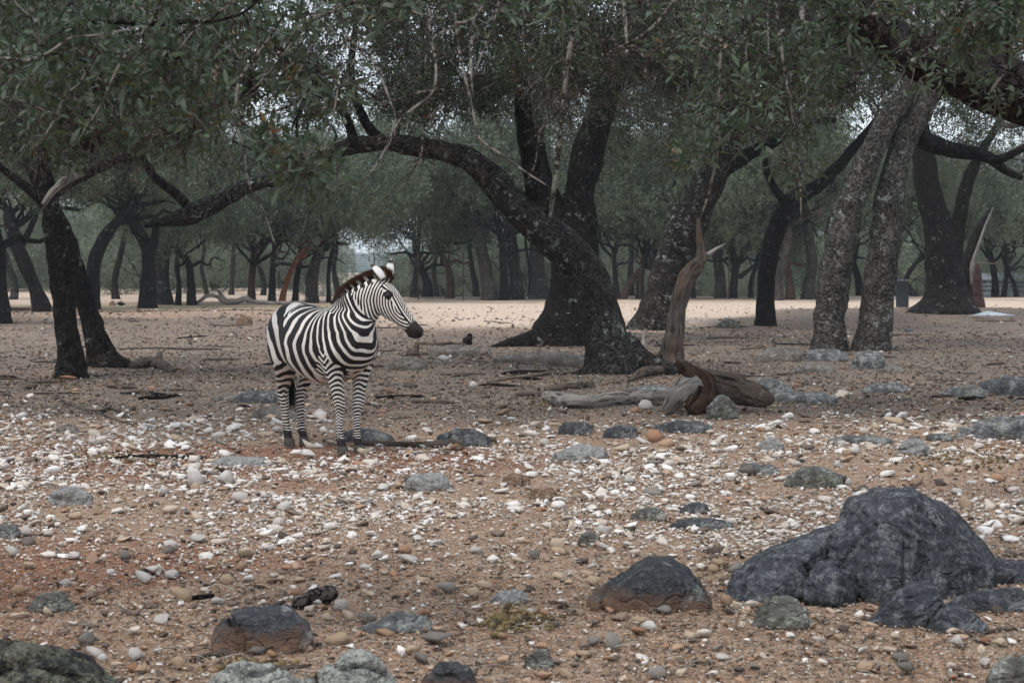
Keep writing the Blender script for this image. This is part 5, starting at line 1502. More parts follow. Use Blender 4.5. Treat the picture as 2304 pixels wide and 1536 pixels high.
# ---- gravel: tens of thousands of smaller stones, real geometry
def gravel():
    rg = np.random.default_rng(91)
    shapes = []
    for k in range(16):
        shapes.append(poly_shape(7000 + k, 12, sub=1, amp=.04))
    med = []
    for k in range(20):
        med.append(poly_shape(7100 + k, 9))
    small = []
    for k in range(10):
        v = np.array([(1, 0, 0), (-1, 0, 0), (0, 1, 0), (0, -1, 0), (0, 0, 1), (.1, .1, -1)]) * 1.0
        v = v + rg.normal(0, .22, v.shape)
        f = np.array([(0, 2, 4), (2, 1, 4), (1, 3, 4), (3, 0, 4), (2, 0, 5), (1, 2, 5), (3, 1, 5), (0, 3, 5)])
        small.append((v, f))
    mb = MB()
    pal = np.array([0.06, .12, .2, .3, .45, .6, .75, .9])
    def scatter(n, y0, y1, pxlo, pxhi, shp, dfun, flat=.55, power=2.2):
        # even over the picture, so that each stone shows
        px = rg.uniform(-60, 2364, n); py = rg.uniform(y0, y1, n)
        D = CAM_H * F / (py - HORIZON); X = (px - 1152) / F * D; Y = D
        q = np.stack([X, Y], 1)
        nz = fbm(q / 1.3, 3, 71); nz2 = fbm(q / .45, 2, 73); nz3 = fbm(q / 3.2, 2, 75)
        p = dfun(px, py, X, Y, nz + .5 * nz2 + .5 * nz3)
        keep = rg.random(n) < p
        X, Y, px, py, nz, nz3 = X[keep], Y[keep], px[keep], py[keep], nz[keep], nz3[keep]
        m = len(X)
        s = (pxlo + (pxhi - pxlo) * rg.random(m) ** power) / 2 / (F / Y)
        z = height(X, Y)
        which = rg.integers(0, len(shp), m)
        # colour: pale in the gravel patches, browner near the camera, darker under the trees
        c = rg.random(m)
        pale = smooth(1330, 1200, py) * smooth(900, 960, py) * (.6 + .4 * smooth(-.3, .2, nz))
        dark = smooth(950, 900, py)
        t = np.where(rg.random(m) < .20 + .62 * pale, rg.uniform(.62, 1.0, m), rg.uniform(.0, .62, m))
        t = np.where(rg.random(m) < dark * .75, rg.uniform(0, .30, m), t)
        for k, (V, Fc) in enumerate(shp):
            sel = np.where(which == k)[0]
            if not len(sel): continue
            a = rg.uniform(0, 2 * pi, len(sel)); ca, sa = np.cos(a), np.sin(a)
            sc = np.stack([s[sel], s[sel] * rg.uniform(.6, 1.0, len(sel)), s[sel] * rg.uniform(.35, .75, len(sel)) * flat * 1.6], 1)
            v = V[None] * sc[:, None]
            tl = rg.normal(0, .22, (len(sel), 1))
            v = np.stack([v[..., 0] * ca[:, None] - v[..., 1] * sa[:, None], v[..., 0] * sa[:, None] + v[..., 1] * ca[:, None], v[..., 2] + v[..., 0] * tl], -1)
            v += np.stack([X[sel], Y[sel], z[sel] + sc[:, 2] * .35], 1)[:, None]
            off = (np.arange(len(sel)) * len(V))[:, None, None]
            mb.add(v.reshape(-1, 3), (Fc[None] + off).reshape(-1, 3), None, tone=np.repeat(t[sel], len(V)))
    def d1(px, py, X, Y, nz):
        band = smooth(900, 985, py) * smooth(1330, 1190, py)
        return np.clip((.24 + .9 * band * smooth(-.35, .25, nz)) + .20 * smooth(1200, 1400, py) * smooth(-.2, .4, nz), 0, 1) * smooth(800, 900, py) + .04
    scatter(7000, 860, 1600, 13, 42, shapes, d1, .5, 2.6)
    scatter(50000, 740, 1600, 6, 16, med, d1, .55, 1.8)
    scatter(66000, 690, 1600, 2.8, 8, small, lambda px, py, X, Y, nz: np.clip(.42 + .7 * smooth(-.3, .3, nz) * smooth(880, 980, py) * smooth(1340, 1200, py), 0, 1) * (.35 + .65 * smooth(760, 900, py)), .6, 1.3)
    def d2(px, py, X, Y, nz):
        open_ = smooth(745, 715, py) * smooth(900, 980, px) * .85
        return np.clip(.55 + .5 * nz, .1, 1) * (1 - open_)
    _d = scatter.__defaults__
    scatter(21000, 694, 920, 3.0, 11, med, d2, .5, 1.8)
    m, nt, b = nodes('gravel_stone'); N = NT(nt)
    pos = N.n('ShaderNodeTexCoord').outputs['Object']
    t = N.attr('tone', 'Fac')
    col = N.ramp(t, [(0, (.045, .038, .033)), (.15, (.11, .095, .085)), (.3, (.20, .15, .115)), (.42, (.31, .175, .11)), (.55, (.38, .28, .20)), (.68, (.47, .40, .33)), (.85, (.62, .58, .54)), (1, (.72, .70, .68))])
    n1 = N.noise(pos, 70, 3, .65)
    col = N.mix(N.ramp(n1, [(.48, 0.0), (.7, .55)]), col, (.24, .14, .09))
    N.l(col, b.inputs['Base Color']); b.inputs['Roughness'].default_value = .9
    N.l(N.bump(n1, .6, .006), b.inputs['Normal'])
    o = mb.obj('gravel', m, smooth_shade=False)
    tag(o, 'scatter of small pale, tan and dark stones all over the ground', 'gravel', kind='stuff')
gravel()

# ---- litter: dead leaves, bits of bark, droppings
def litter():
    rg = np.random.default_rng(92)
    n = 60000
    px = rg.uniform(-60, 2364, n); py = 640 + 896 * rg.random(n) ** .8
    py = np.maximum(py, 705)
    D = CAM_H * F / (py - HORIZON); X = (px - 1152) / F * D; Y = D
    nz = fbm(np.stack([X, Y], 1) / 1.6, 3, 81)
    keep = rg.random(n) < np.clip(.25 + .6 * smooth(970, 880, py) + .5 * smooth(.0, .4, nz), 0, 1) * np.where((py < 745) & (px > 900), .12, 1)
    X, Y, px, py = X[keep], Y[keep], px[keep], py[keep]
    m = len(X); s = rg.uniform(3, 9, m) / 2 / (F / Y); s = np.minimum(s, .06); z = height(X, Y) + s * .12
    a = rg.uniform(0, 2 * pi, m); d = np.stack([np.cos(a), np.sin(a), rg.normal(0, .25, m)], 1) * s[:, None]
    e = np.stack([-np.sin(a), np.cos(a), rg.normal(0, .5, m)], 1) * (s * rg.uniform(.15, .6, m))[:, None]
    c = np.stack([X, Y, z + .004], 1)
    up = np.stack([0 * X, 0 * X, s * .25], 1)
    V = np.stack([c - d, c + e + up, c + d, c - e + up], 1).reshape(-1, 3)
    i = np.arange(m)[:, None] * 4
    mb = MB(); mb.add(V, np.concatenate([i + np.array([0, 1, 2]), i + np.array([0, 2, 3])]), None, tone=np.repeat(rg.random(m), 4))
    mt, nt, b = nodes('dead_litter'); N = NT(nt)
    N.l(N.ramp(N.attr('tone', 'Fac'), [(0, (.022, .018, .016)), (.55, (.065, .046, .034)), (.8, (.13, .088, .058)), (1, (.26, .20, .15))]), b.inputs['Base Color'])
    b.inputs['Roughness'].default_value = .9
    tag(mb.obj('leaf_litter', mt, smooth_shade=False), 'dead oak leaves and bark crumbs strewn over the ground', 'litter', kind='stuff')
    # dry sprigs and grass-like weeds in a few patches
    mb = MB()
    spots = [(1150, 1395, 90, 26, 150), (560, 1500, 90, 18, 110), (240, 1030, 90, 16, 90), (2160, 1030, 150, 30, 160), (1300, 860, 120, 16, 90), (520, 800, 160, 16, 80), (1250, 905, 100, 14, 70), (150, 860, 120, 20, 80)]
    for (cx, cy, sx, sy, k) in spots:
        for j in range(k):
            g = G(cx + rg.normal(0, sx * .5), min(1530, cy + rg.normal(0, sy * .5)))
            r = rg.uniform(.006, .018); v, f = ico(1)
            mb.add(v * (1 + .3 * rg.normal(0, 1, (len(v), 1))) * r * np.array([1.2, 1.2, .8]) + g + np.array([0, 0, r * .4]), f, None, tone=np.full(len(v), rg.random()))
    mt, nt, b = nodes('crumbs'); N = NT(nt)
    N.l(N.ramp(N.attr('tone', 'Fac'), [(0, (.05, .032, .022)), (.5, (.13, .10, .045)), (1, (.23, .17, .09))]), b.inputs['Base Color']); b.inputs['Roughness'].default_value = 1
    tag(mb.obj('crumbly_litter', mt), 'olive-brown crumbs of old dung and soil in patches on the ground', 'litter', kind='stuff')
    # fine dead straw and twiglets
    mb = MB()
    n = 3200
    for j in range(n):
        py = 760 + 770 * rg.random() ** 1.2; g = G(rg.uniform(-40, 2344), py); L_ = rg.uniform(.03, .16); a = rg.uniform(0, 2 * pi); r = rg.uniform(.0007, .0022) * (1 + (g[1] > 14))
        dv = np.array([cos(a), sin(a), rg.normal(0, .12)]) * L_ / 2; sd = np.array([-sin(a), cos(a), 0]) * r; mid = g + np.array([0, 0, .012]) + rg.normal(0, .006, 3)
        p = [g - dv + [0, 0, .006], mid, g + dv + [0, 0, .008]]
        V = []
        for q in p: V += [q - sd, q + [0, 0, r * 1.6], q + sd]
        mb.add(np.array(V), None, [(0, 1, 4, 3), (1, 2, 5, 4), (3, 4, 7, 6), (4, 5, 8, 7)], tone=np.full(9, rg.random()))
    mt, nt, b = nodes('dead_straw'); N = NT(nt)
    N.l(N.ramp(N.attr('tone', 'Fac'), [(0, (.03, .025, .022)), (.6, (.09, .075, .06)), (1, (.38, .34, .28))]), b.inputs['Base Color'])
    tag(mb.obj('straw', mt), 'thin dead straws and twiglets scattered over the ground', 'litter', kind='stuff')
litter()
# ================================================================== LOGS, STICKS AND MAN-MADE THINGS
def ground_path(pts, lift=.35):
    """pts (px, py of the axis on the ground, width px, extra height m)"""
    out = []
    for q in pts:
        g = G(q[0], q[1]); r = q[2] / 2 / ppm(g[1])
        out.append((g[0], g[1], g[2] + r * lift + (q[3] if len(q) > 3 else 0), r))
    return np.array(out)

def log(name, label, pts, mat, cat='log', forks=(), nseg=18, bark=.006, lump=.2, step=.03, lift=.35, seed=0, group=None):
    p = ground_path(pts, lift)
    c = p[len(p) // 2]
    root = empty(name, (c[0], c[1], hz(c[0], c[1])))
    tag(root, label, cat, group)
    mb = MB(); tube(mb, p, nseg, step, rough=.14, bark=bark, seed=seed, lump=lump)
    mb.obj('stem', mat, root, origin=root.location)
    for k, f in enumerate(forks):
        mb = MB(); tube(mb, ground_path(f, lift), max(6, nseg // 2), step, rough=.14, bark=bark * .5, seed=seed + k + 1, lump=lump)
        mb.obj('side_branch', mat, root, origin=root.location)
    return root

# the broken log with its ragged torn end
_g = G(1620, 928); DL = _g[1]
lr = empty('broken_log', (_g[0], _g[1], _g[2])); tag(lr, 'dark broken log with a ragged torn end raised beside the mossy rock', 'log')
def lpart(name, pts, mat, **kw):
    mb = MB(); tube(mb, pxpath(pts, DL), **kw); mb.obj(name, mat, lr, origin=lr.location)
M_ROT = bark_mat('rotten_wood', grain=True, dark=(.010, .007, .006), mid=(.055, .034, .024), lichen=.1)
lpart('stem', [(1575, 858, 34, .3), (1600, 858, 54, .3), (1630, 866, 62, .25), (1665, 878, 58, .2), (1700, 890, 46, .1), (1728, 900, 30, .0), (1736, 906, 8, 0)], M_LOG, nseg=40, step=.012, rough=.22, bark=.022, lump=.22, seed=4)
lpart('torn_end', [(1522, 812, 6, .2), (1532, 820, 18, .2), (1548, 832, 24, .2), (1562, 842, 34, .15), (1574, 860, 44, .15), (1580, 885, 48, .1), (1582, 915, 50, .05)], M_ROT, nseg=34, step=.012, rough=.34, bark=.030, lump=.45, seed=9)
lpart('torn_root', [(1572, 862, 30, 0), (1548, 872, 42, -.05), (1526, 892, 40, -.1), (1508, 915, 30, -.1), (1492, 930, 10, -.1)], M_LOGG, nseg=28, step=.015, rough=.22, bark=.018, lump=.3, seed=19)
lpart('torn_root', [(1585, 880, 40, -.05), (1570, 905, 44, -.1), (1552, 925, 30, -.15)], M_ROT, nseg=24, step=.015, rough=.3, bark=.018, lump=.3, seed=29)

log('fallen_log', 'long weathered grey log lying left of the broken log', [(1230, 900, 22), (1260, 912, 32), (1310, 918, 34), (1370, 912, 32), (1430, 905, 28), (1500, 898, 24)], M_LOGG, nseg=24, bark=.010, seed=5, lift=.8)
log('fallen_log', 'thin dark log lying on the ground right of the zebra front hoofs', [(812, 998, 9), (860, 1000, 12), (930, 1003, 14), (1000, 1003, 18), (1060, 1000, 20), (1112, 994, 12)], M_LOG, nseg=16, seed=6)
log('short_log', 'short brown log lying in front of the leaning oak, right of two', [(1230, 880, 14), (1270, 876, 20), (1330, 868, 16)], M_LOG, seed=7)
log('short_log', 'short dark log lying in front of the leaning oak, left of two', [(1162, 890, 10), (1190, 889, 13), (1215, 888, 9)], M_LOG, seed=8)
log('bark_slab', 'curved slab of bark at the right of the leaning oak foot', [(1415, 858, 10), (1450, 848, 22, .05), (1490, 842, 16, .04)], M_LOG, seed=10)
log('dead_branch', 'forked dead branch on the dark ground at the left', [(122, 892, 5), (170, 915, 8), (215, 928, 10), (250, 920, 10), (278, 932, 9), (290, 945, 6)], M_LOG, forks=[[(215, 928, 6), (260, 944, 4), (300, 956, 3)]], nseg=10, bark=.002, seed=11)
log('dead_branch', 'dark charred stick on red soil left of the zebra', [(245, 1032, 5), (300, 1030, 10), (360, 1028, 10), (420, 1029, 7), (475, 1032, 4)], M_BARK_D, nseg=10, bark=.003, seed=12)
log('dead_branch', 'curved brown stick in front of the cracked rounded rock', [(428, 1486, 8), (470, 1474, 13), (520, 1466, 13), (575, 1460, 9), (640, 1448, 5)], M_LOG, nseg=12, bark=.002, seed=13)
log('dead_branch', 'dark stick lying above the lichened rocks at the bottom', [(545, 1482, 9), (600, 1500, 12), (650, 1504, 11), (700, 1496, 5)], M_LOG, nseg=12, bark=.002, seed=14)
log('dead_branch', 'dark splinter of wood by the pinkish tan block', [(424, 1350, 9), (450, 1346, 15), (480, 1340, 8)], M_BARK_D, nseg=10, bark=.002, seed=15)
log('dead_branch', 'grey twig curving over the left gravel', [(452, 985, 4), (480, 990, 6), (510, 1000, 5)], M_LOGG, nseg=8, bark=0, seed=16)
log('dead_branch', 'low dark branch between the trunks at the left and the zebra', [(250, 786, 3), (330, 784, 5), (420, 786, 6), (500, 786, 4)], M_LOG, nseg=8, bark=0, seed=17)
log('dead_branch', 'dark stick on the ground right of the curved stick at the right', [(2205, 1428, 4), (2240, 1418, 7), (2304, 1414, 6)], M_LOG, nseg=8, bark=0, seed=18)
log('dead_branch', 'curved brown stick at the right foreground', [(2165, 1406, 6), (2185, 1430, 7), (2215, 1450, 5)], M_LOG, nseg=8, bark=0, seed=20)
log('dead_branch', 'short dark stick below the grey shelf of the huge boulder', [(1742, 1406, 5), (1785, 1414, 7), (1822, 1412, 5)], M_LOG, nseg=8, bark=0, seed=21)
log('dead_branch', 'dark branch lying behind the zebra muzzle', [(935, 772, 5), (980, 776, 9), (1025, 774, 7), (1060, 778, 3)], M_LOG, nseg=8, bark=0, seed=22)
log('dead_branch', 'low dark branch under the pale metal sheet', [(2195, 722, 4), (2240, 724, 5), (2285, 722, 3)], M_LOG, nseg=8, bark=0, seed=23)
log('dead_branch', 'thin dark branch on the litter left of the leaning oak', [(1090, 862, 3), (1150, 852, 5), (1210, 846, 6), (1250, 838, 4)], M_LOG, nseg=8, bark=0, seed=24)
log('root_mass', 'exposed roots and a short stub beside the leaning trunk on the left', [(300, 828, 22), (330, 826, 34), (365, 828, 26), (390, 838, 10)], M_LOG, cat='roots', forks=[[(345, 828, 18, .02), (358, 820, 14, .10), (362, 815, 8, .16)]], nseg=14, seed=25)
log('small_stump', 'tiny broken stump standing on the litter right of the zebra muzzle', [(925, 800, 26, -.02), (935, 798, 16, .05), (938, 798, 9, .17)], M_LOG, cat='stump', nseg=12, seed=26)
log('small_stump', 'dark broken stub standing by the flat slab', [(1050, 775, 22, 0), (1056, 774, 16, .10), (1058, 774, 8, .2)], M_BARK_D, cat='stump', nseg=12, seed=27)
log('small_stump', 'thin grey stub standing between the two leaning oaks', [(1446, 785, 10, 0), (1449, 784, 8, .18), (1452, 783, 6, .36)], M_LOGG, cat='stump', nseg=10, seed=28)
log('wood_lump', 'gnarled dark lump of wood above the cracked rounded rock', [(672, 1366, 24, 0), (700, 1358, 34, .01), (730, 1354, 36, .02), (752, 1350, 26, .03)], M_BARK_G, cat='wood', nseg=22, bark=.012, lump=.6, step=.01, seed=29)
log('fallen_log', 'thin fallen log at the far left behind the crossing trunks', [(8, 700, 12), (60, 699, 14), (130, 701, 14)], M_LOG, nseg=10, bark=0, seed=30, step=.2)
r_ = log('fallen_branch', 'big fallen limb arching on the ground at the far side, left of the zebra', [(430, 686, 7, 0), (450, 686, 8, .15), (468, 686, 9, .38), (490, 686, 9, .32), (505, 686, 14, .12), (530, 686, 14, .1), (555, 686, 12, .25), (570, 686, 10, .12), (620, 686, 9, .05), (680, 686, 6, .12), (690, 686, 4, .3)], M_LOGG, nseg=12, bark=0, seed=31, step=.15,
   forks=[[(508, 686, 12, .1), (498, 686, 9, .4), (486, 686, 4, .7)]])

# ---- small sticks and bark strips strewn under the trees
rgk = np.random.default_rng(17)
for k in range(90):
    py = 715 + 200 * rgk.random() ** .8; px = rgk.uniform(0, 2304)
    if 600 < px < 860 and py > 860: continue
    g = G(px, py); L_ = rgk.uniform(.18, .75) * (1 + (g[1] > 30) * .5); a = rgk.normal(0, .5)
    dv = np.array([cos(a), sin(a), 0]) * L_ / 2
    pt = bezier_jag(g - dv, g + dv, 5, .05, rgk.integers(1e9)); rr = rgk.uniform(.010, .028)
    pt[:, 2] = [hz(*p[:2]) + rr * .5 for p in pt]
    mb = MB(); tube(mb, np.column_stack([pt, rr * np.array([.5, 1, .9, .8, .3])]), 7, .06, rough=.2, seed=k, lump=.3)
    o = mb.obj('dead_stick', M_LOG if k % 3 else M_BARK_D, origin=pt[2]); o.location = pt[2]
    tag(o, 'short dark stick lying on the leaf litter under the oaks', 'stick', 'dead sticks on the litter')

# ---- grey drum beside the right trunks
def lathe(mb, prof, c, nseg=28):
    V = []; ph = np.linspace(0, 2 * pi, nseg, endpoint=False)
    for r, z in prof: V.append(np.stack([c[0] + r * np.cos(ph), c[1] + r * np.sin(ph), np.full(nseg, c[2] + z)], 1))
    mb.add(np.concatenate(V), None, grid_quads(len(prof), nseg))

def paint(name, col, rough=.5, rust=0.0, metal=0.0, rc=(.12, .05, .03)):
    m, nt, b = nodes(name); N = NT(nt)
    pos = N.n('ShaderNodeTexCoord').outputs['Object']
    n = N.noise(pos, 4, 6, .7)
    c = N.mix(N.ramp(n, [(.4, 0.0), (.8, .35)]), col, tuple(x * .6 for x in col))
    if rust: c = N.mix(N.ramp(N.noise(pos, 3, 6, .75), [(.62 - rust * .2, 0.0), (.68 - rust * .1, 1.0)]), c, rc)
    N.l(c, b.inputs['Base Color']); b.inputs['Roughness'].default_value = rough; b.inputs['Metallic'].default_value = metal
    return m
g = G(2030, 691); R0 = 14.5 / ppm(g[1]); H0 = 62 / ppm(g[1])
r = empty('drum', (g[0], g[1], g[2])); tag(r, 'dark grey upright drum with a rolled rim, right of the rough oaks', 'barrel')
mb = MB(); lathe(mb, [(0.001, 0), (R0 * 1.0, 0), (R0 * 1.02, .03), (R0 * .98, .06), (R0 * .97, H0 * .35), (R0 * .95, H0 * .36), (R0 * .95, H0 * .66), (R0 * .97, H0 * .68), (R0 * .97, H0 * .93)], (0, 0, 0))
mb.obj('shell', paint('drum_grey', (.024, .027, .030), .6), r)
mb = MB(); lathe(mb, [(R0 * .97, H0 * .93), (R0 * 1.06, H0 * .94), (R0 * 1.08, H0 * .97), (R0 * 1.0, H0), (R0 * .9, H0 * .985), (0.001, H0 * .98)], (0, 0, 0))
mb.obj('rim', paint('drum_rim', (.07, .075, .08), .5), r)

# ---- dull red tapering pipe stand with rings and a bar on top
g = G(2199, 692); k = 1 / ppm(g[1])
r = empty('pipe_stand', (g[0], g[1], g[2])); tag(r, 'dull red tapering metal column with raised rings behind the broken oak', 'metal column')
MR = paint('dull_red', (.038, .018, .020), .6, .5, rc=(.07, .028, .02))
mb = MB(); lathe(mb, [(.001, 0), (18 * k, 0), (17.5 * k, 8 * k), (16 * k, 16 * k), (12.5 * k, 24 * k), (10.5 * k, 32 * k), (10 * k, 56 * k), (9 * k, 70 * k), (6.5 * k, 88 * k), (4.5 * k, 97 * k), (.001, 98 * k)], (0, 0, 0)); mb.obj('shell', MR, r)
for zz, rr in ((30, 12), (62, 10.4)):
    mb = MB(); lathe(mb, [(rr * k * .8, (zz - 1.6) * k), (rr * k * 1.05, (zz - 1.2) * k), (rr * k * 1.05, (zz + 1.2) * k), (rr * k * .8, (zz + 1.6) * k)], (0, 0, 0)); mb.obj('ring', MR, r)
mb = MB(); tube(mb, [(-30 * k, 0, 99 * k, 1.6 * k), (44 * k, 0, 99 * k, 1.6 * k)], 8, .3); mb.obj('bar', paint('bar_brown', (.10, .08, .07)), r)

# ---- livestock trailer on the right, partly below the rise
Dt = 101.0; z0 = hz(P(2280, 600, Dt)[0], Dt); A = P(2206, 600, Dt)[0]
r = empty('livestock_trailer', (A + 4, Dt, z0)); tag(r, 'pale grey livestock trailer with slatted sides and rounded roof at the right edge', 'trailer')
W_ = paint('trailer_white', (.21, .24, .26), .5); WD = paint('trailer_inside_shade', (.02, .025, .03), .9)
def box(mb, x0, x1, y0, y1, z0_, z1):
    v = np.array([(x, y, z) for z in (z0_, z1) for y in (y0, y1) for x in (x0, x1)], float)
    mb.add(v, None, [(0, 2, 3, 1), (4, 5, 7, 6), (0, 1, 5, 4), (2, 6, 7, 3), (0, 4, 6, 2), (1, 3, 7, 5)])
top = P(0, 614, Dt)[2] - z0
mb = MB(); box(mb, -3.9, 8, .3, 2.3, .5, top - .35); mb.obj('interior_shade', WD, r, smooth_shade=False)  # solid near-black block: the shade behind the slats is put into its colour
mb = MB()
ph = np.linspace(0, pi, 13); nn_ = len(ph)
V = np.concatenate([np.stack([np.full(nn_, x), 1.3 - 1.12 * np.cos(ph), top - .40 + .40 * np.sin(ph)], 1) for x in (-4.0, 8.1)])
mb.add(V, None, [(i, i + 1, nn_ + i + 1, nn_ + i) for i in range(nn_ - 1)])
mb.add(V[:nn_], [(0, i, i + 1) for i in range(1, nn_ - 1)]); mb.obj('roof', W_, r)
ys_ = [(.45, 1.05), (1.10, 1.45), (1.52, 1.78), (1.9, 2.0)]
for a_, b_ in ys_:
    s_ = (top - .45) / 2.0
    mb = MB(); box(mb, -3.95, 8.05, .22, .28, a_ * s_, b_ * s_); mb.obj('side_panel', W_, r, smooth_shade=False)
for i in range(9):
    mb = MB(); x = -3.95 + i * 1.48; box(mb, x, x + .12, .14, .22, .4, top - .38); mb.obj('post', W_, r, smooth_shade=False)
TY = paint('tyre_black', (.012, .012, .012), .8)
for x in (3.2, 4.3):
    mb = MB(); t_ = np.linspace(0, 2 * pi, 20, endpoint=False)
    V = np.concatenate([np.stack([x + .38 * q * np.cos(t_), np.full(20, y), .38 + .38 * q * np.sin(t_)], 1) for q, y in ((.5, .1), (1, .1), (1, .3), (.5, .3))])
    mb.add(V, None, grid_quads(4, 20)); mb.obj('wheel', TY, r)

# ---- pale metal sheet propped on the ground on the right
a, b_, c_ = G(2183, 711), G(2286, 711), G(2222, 705)
c_ = P(2222, 699, (a[1] + b_[1]) / 2 + .35)
sh = np.array([a + [0, 0, .02], (a + b_) / 2 + [.1, -.03, .02], b_ + [0, 0, .02], c_])
mb = MB(); mb.add(np.concatenate([sh, sh - [0, 0, .012]]), [(0, 1, 3), (1, 2, 3), (5, 4, 7), (6, 5, 7)], [(0, 4, 5, 1), (1, 5, 6, 2), (2, 6, 7, 3), (3, 7, 4, 0)])
o = mb.obj('metal_sheet', paint('sheet_grey', (.48, .53, .58), .35, .1, .2), smooth_shade=False, origin=a); o.location = a
tag(o, 'pale blue-grey metal sheet bent to a low triangle on the ground at the right', 'metal sheet')
# ---- crumpled blue scrap
g = G(2042, 748); rg = np.random.default_rng(4); n_ = 6
gx, gy = np.meshgrid(np.linspace(-.10, .10, n_), np.linspace(-.08, .08, n_))
V = np.stack([gx + rg.normal(0, .015, gx.shape), gy + rg.normal(0, .012, gx.shape), .03 + np.abs(rg.normal(0, .025, gx.shape))], -1).reshape(-1, 3)
mb = MB(); mb.add(V, None, [(i * n_ + j, i * n_ + j + 1, (i + 1) * n_ + j + 1, (i + 1) * n_ + j) for i in range(n_ - 1) for j in range(n_ - 1)])
o = mb.obj('plastic_scrap', paint('blue_plastic', (.03, .10, .22), .4)); o.location = g; tag(o, 'small crumpled blue plastic scrap on the ground right of the rough oaks', 'litter')

# ---- high wire game fence along the far side
FD = 87.0
fx0, fx1 = P(700, 600, FD)[0], P(1800, 600, FD)[0]
fr = empty('wire_fence', ((fx0 + fx1) / 2, FD, hz((fx0 + fx1) / 2, FD))); tag(fr, 'tall rusty-posted wire mesh fence along the far edge of the sand', 'fence')
MP = paint('rusty_post', (.11, .055, .035), .8); MW = paint('fence_wire', (.10, .095, .09), .6)
for px in (742, 842, 941, 1042, 1141, 1240, 1340, 1440, 1540, 1640, 1740):
    x = P(px, 600, FD)[0]; z = hz(x, FD)
    mb = MB(); tube(mb, [(x, FD, z - .2, .032), (x, FD, z + 2.35, .030)], 6, 1); mb.obj('post', MP, fr, origin=fr.location)
mb = MB(); nx_ = 60; xs = np.linspace(fx0, fx1, nx_)
zg = height(xs, np.full(nx_, FD))
for k in range(17):
    h_ = .08 + k * .132
    for i in range(nx_ - 1):
        for (q, w_) in (((0, .006), 0),):
            V = [(xs[i], FD - .03, zg[i] + h_ - .005), (xs[i + 1], FD - .03, zg[i + 1] + h_ - .005), (xs[i + 1], FD - .03, zg[i + 1] + h_ + .005), (xs[i], FD - .03, zg[i] + h_ + .005), (xs[i], FD - .022, zg[i] + h_), (xs[i + 1], FD - .022, zg[i + 1] + h_)]
            mb.add(V, None, [(0, 1, 2, 3), (0, 4, 5, 1), (3, 2, 5, 4)])
nv = int((fx1 - fx0) / .30)
for i in range(nv):
    x = fx0 + i * .30; z = hz(x, FD)
    mb.add([(x - .004, FD - .034, z + .05), (x + .004, FD - .034, z + .05), (x + .004, FD - .034, z + 2.2), (x - .004, FD - .034, z + 2.2), (x, FD - .027, z + .05), (x, FD - .027, z + 2.2)], None, [(0, 1, 2, 3), (0, 3, 5, 4), (1, 4, 5, 2)])
o = mb.obj('wire_mesh', MW, fr, smooth_shade=False, origin=fr.location); tag(o, kind='stuff')
# a few pieces lying beyond the sand at the far left
rock(244, 676, 262, 688, R_BROWN, 'small orange-brown rock at the far left beyond the bare ground', 901, name='boulder')
g = G(272, 688); mb = MB()
rg = np.random.default_rng(8)
for k in range(60):
    d = rg.normal(0, 1, 3); d[2] = abs(d[2]) * .8 + .2; d = d / np.linalg.norm(d) * rg.uniform(.12, .22)
    tube(mb, [(*(g + [0, 0, .02]), .02), (*(g + d + [0, 0, .03]), .006)], 4, .2, cap=False)
o = mb.obj('brush_clump', M_BARK_D, origin=g); o.location = g; tag(o, 'small dark bristly clump beside the orange-brown rock far left', 'brush')
# ================================================================== ZEBRA
def loft(mb, secs, nseg=24, ex=2.0):
    """secs: rows of centre(3), axis_u(3), axis_v(3) already scaled by half sizes"""
    secs = np.asarray(secs, float)
    ph = np.linspace(0, 2 * pi, nseg, endpoint=False)
    cu = np.sign(np.cos(ph)) * np.abs(np.cos(ph)) ** (2 / ex)
    su = np.sign(np.sin(ph)) * np.abs(np.sin(ph)) ** (2 / ex)
    v = secs[:, None, 0:3] + cu[None, :, None] * secs[:, None, 3:6] + su[None, :, None] * secs[:, None, 6:9]
    nr = len(secs)
    V = np.vstack([v.reshape(-1, 3), secs[0, :3], secs[-1, :3]])
    k = np.arange(nseg); k2 = (k + 1) % nseg; e = (nr - 1) * nseg
    tris = np.vstack([np.stack([k2, k, np.full(nseg, nr * nseg)], 1), np.stack([e + k, e + k2, np.full(nseg, nr * nseg + 1)], 1)])
    mb.add(V, tris, grid_quads(nr, nseg))

def resample(rows, n):
    rows = np.asarray(rows, float)
    return catmull(rows, n)

ZX = np.array([0.0, 0, 0])
Z_TORSO = [  # x, z centre, half width, half height
    (-0.720, 0.985, .05, .07), (-0.695, 0.985, .165, .170), (-0.64, 0.985, .232, .240), (-0.54, 0.99, .275, .285), (-0.40, 0.975, .292, .297),
    (-0.20, 0.930, .308, .312), (0.0, 0.905, .318, .328), (0.15, 0.915, .305, .330), (0.28, 0.945, .268, .320), (0.40, 0.965, .245, .290),
    (0.50, 0.965, .212, .245), (0.575, 0.96, .160, .180), (0.612, 0.96, .07, .09)]
Z_NECK = [  # centre xyz, half width, half depth in the neck plane
    (0.24, 0.00, 1.02, .170, .25), (0.335, 0.012, 1.10, .150, .235), (0.42, .045, 1.20, .115, .195), (0.49, .095, 1.29, .094, .166),
    (0.55, .150, 1.36, .080, .138), (0.60, .195, 1.405, .074, .112)]
POLL = np.array([0.605, .205, 1.465])
MUZZ = np.array([0.93, .375, 1.015])
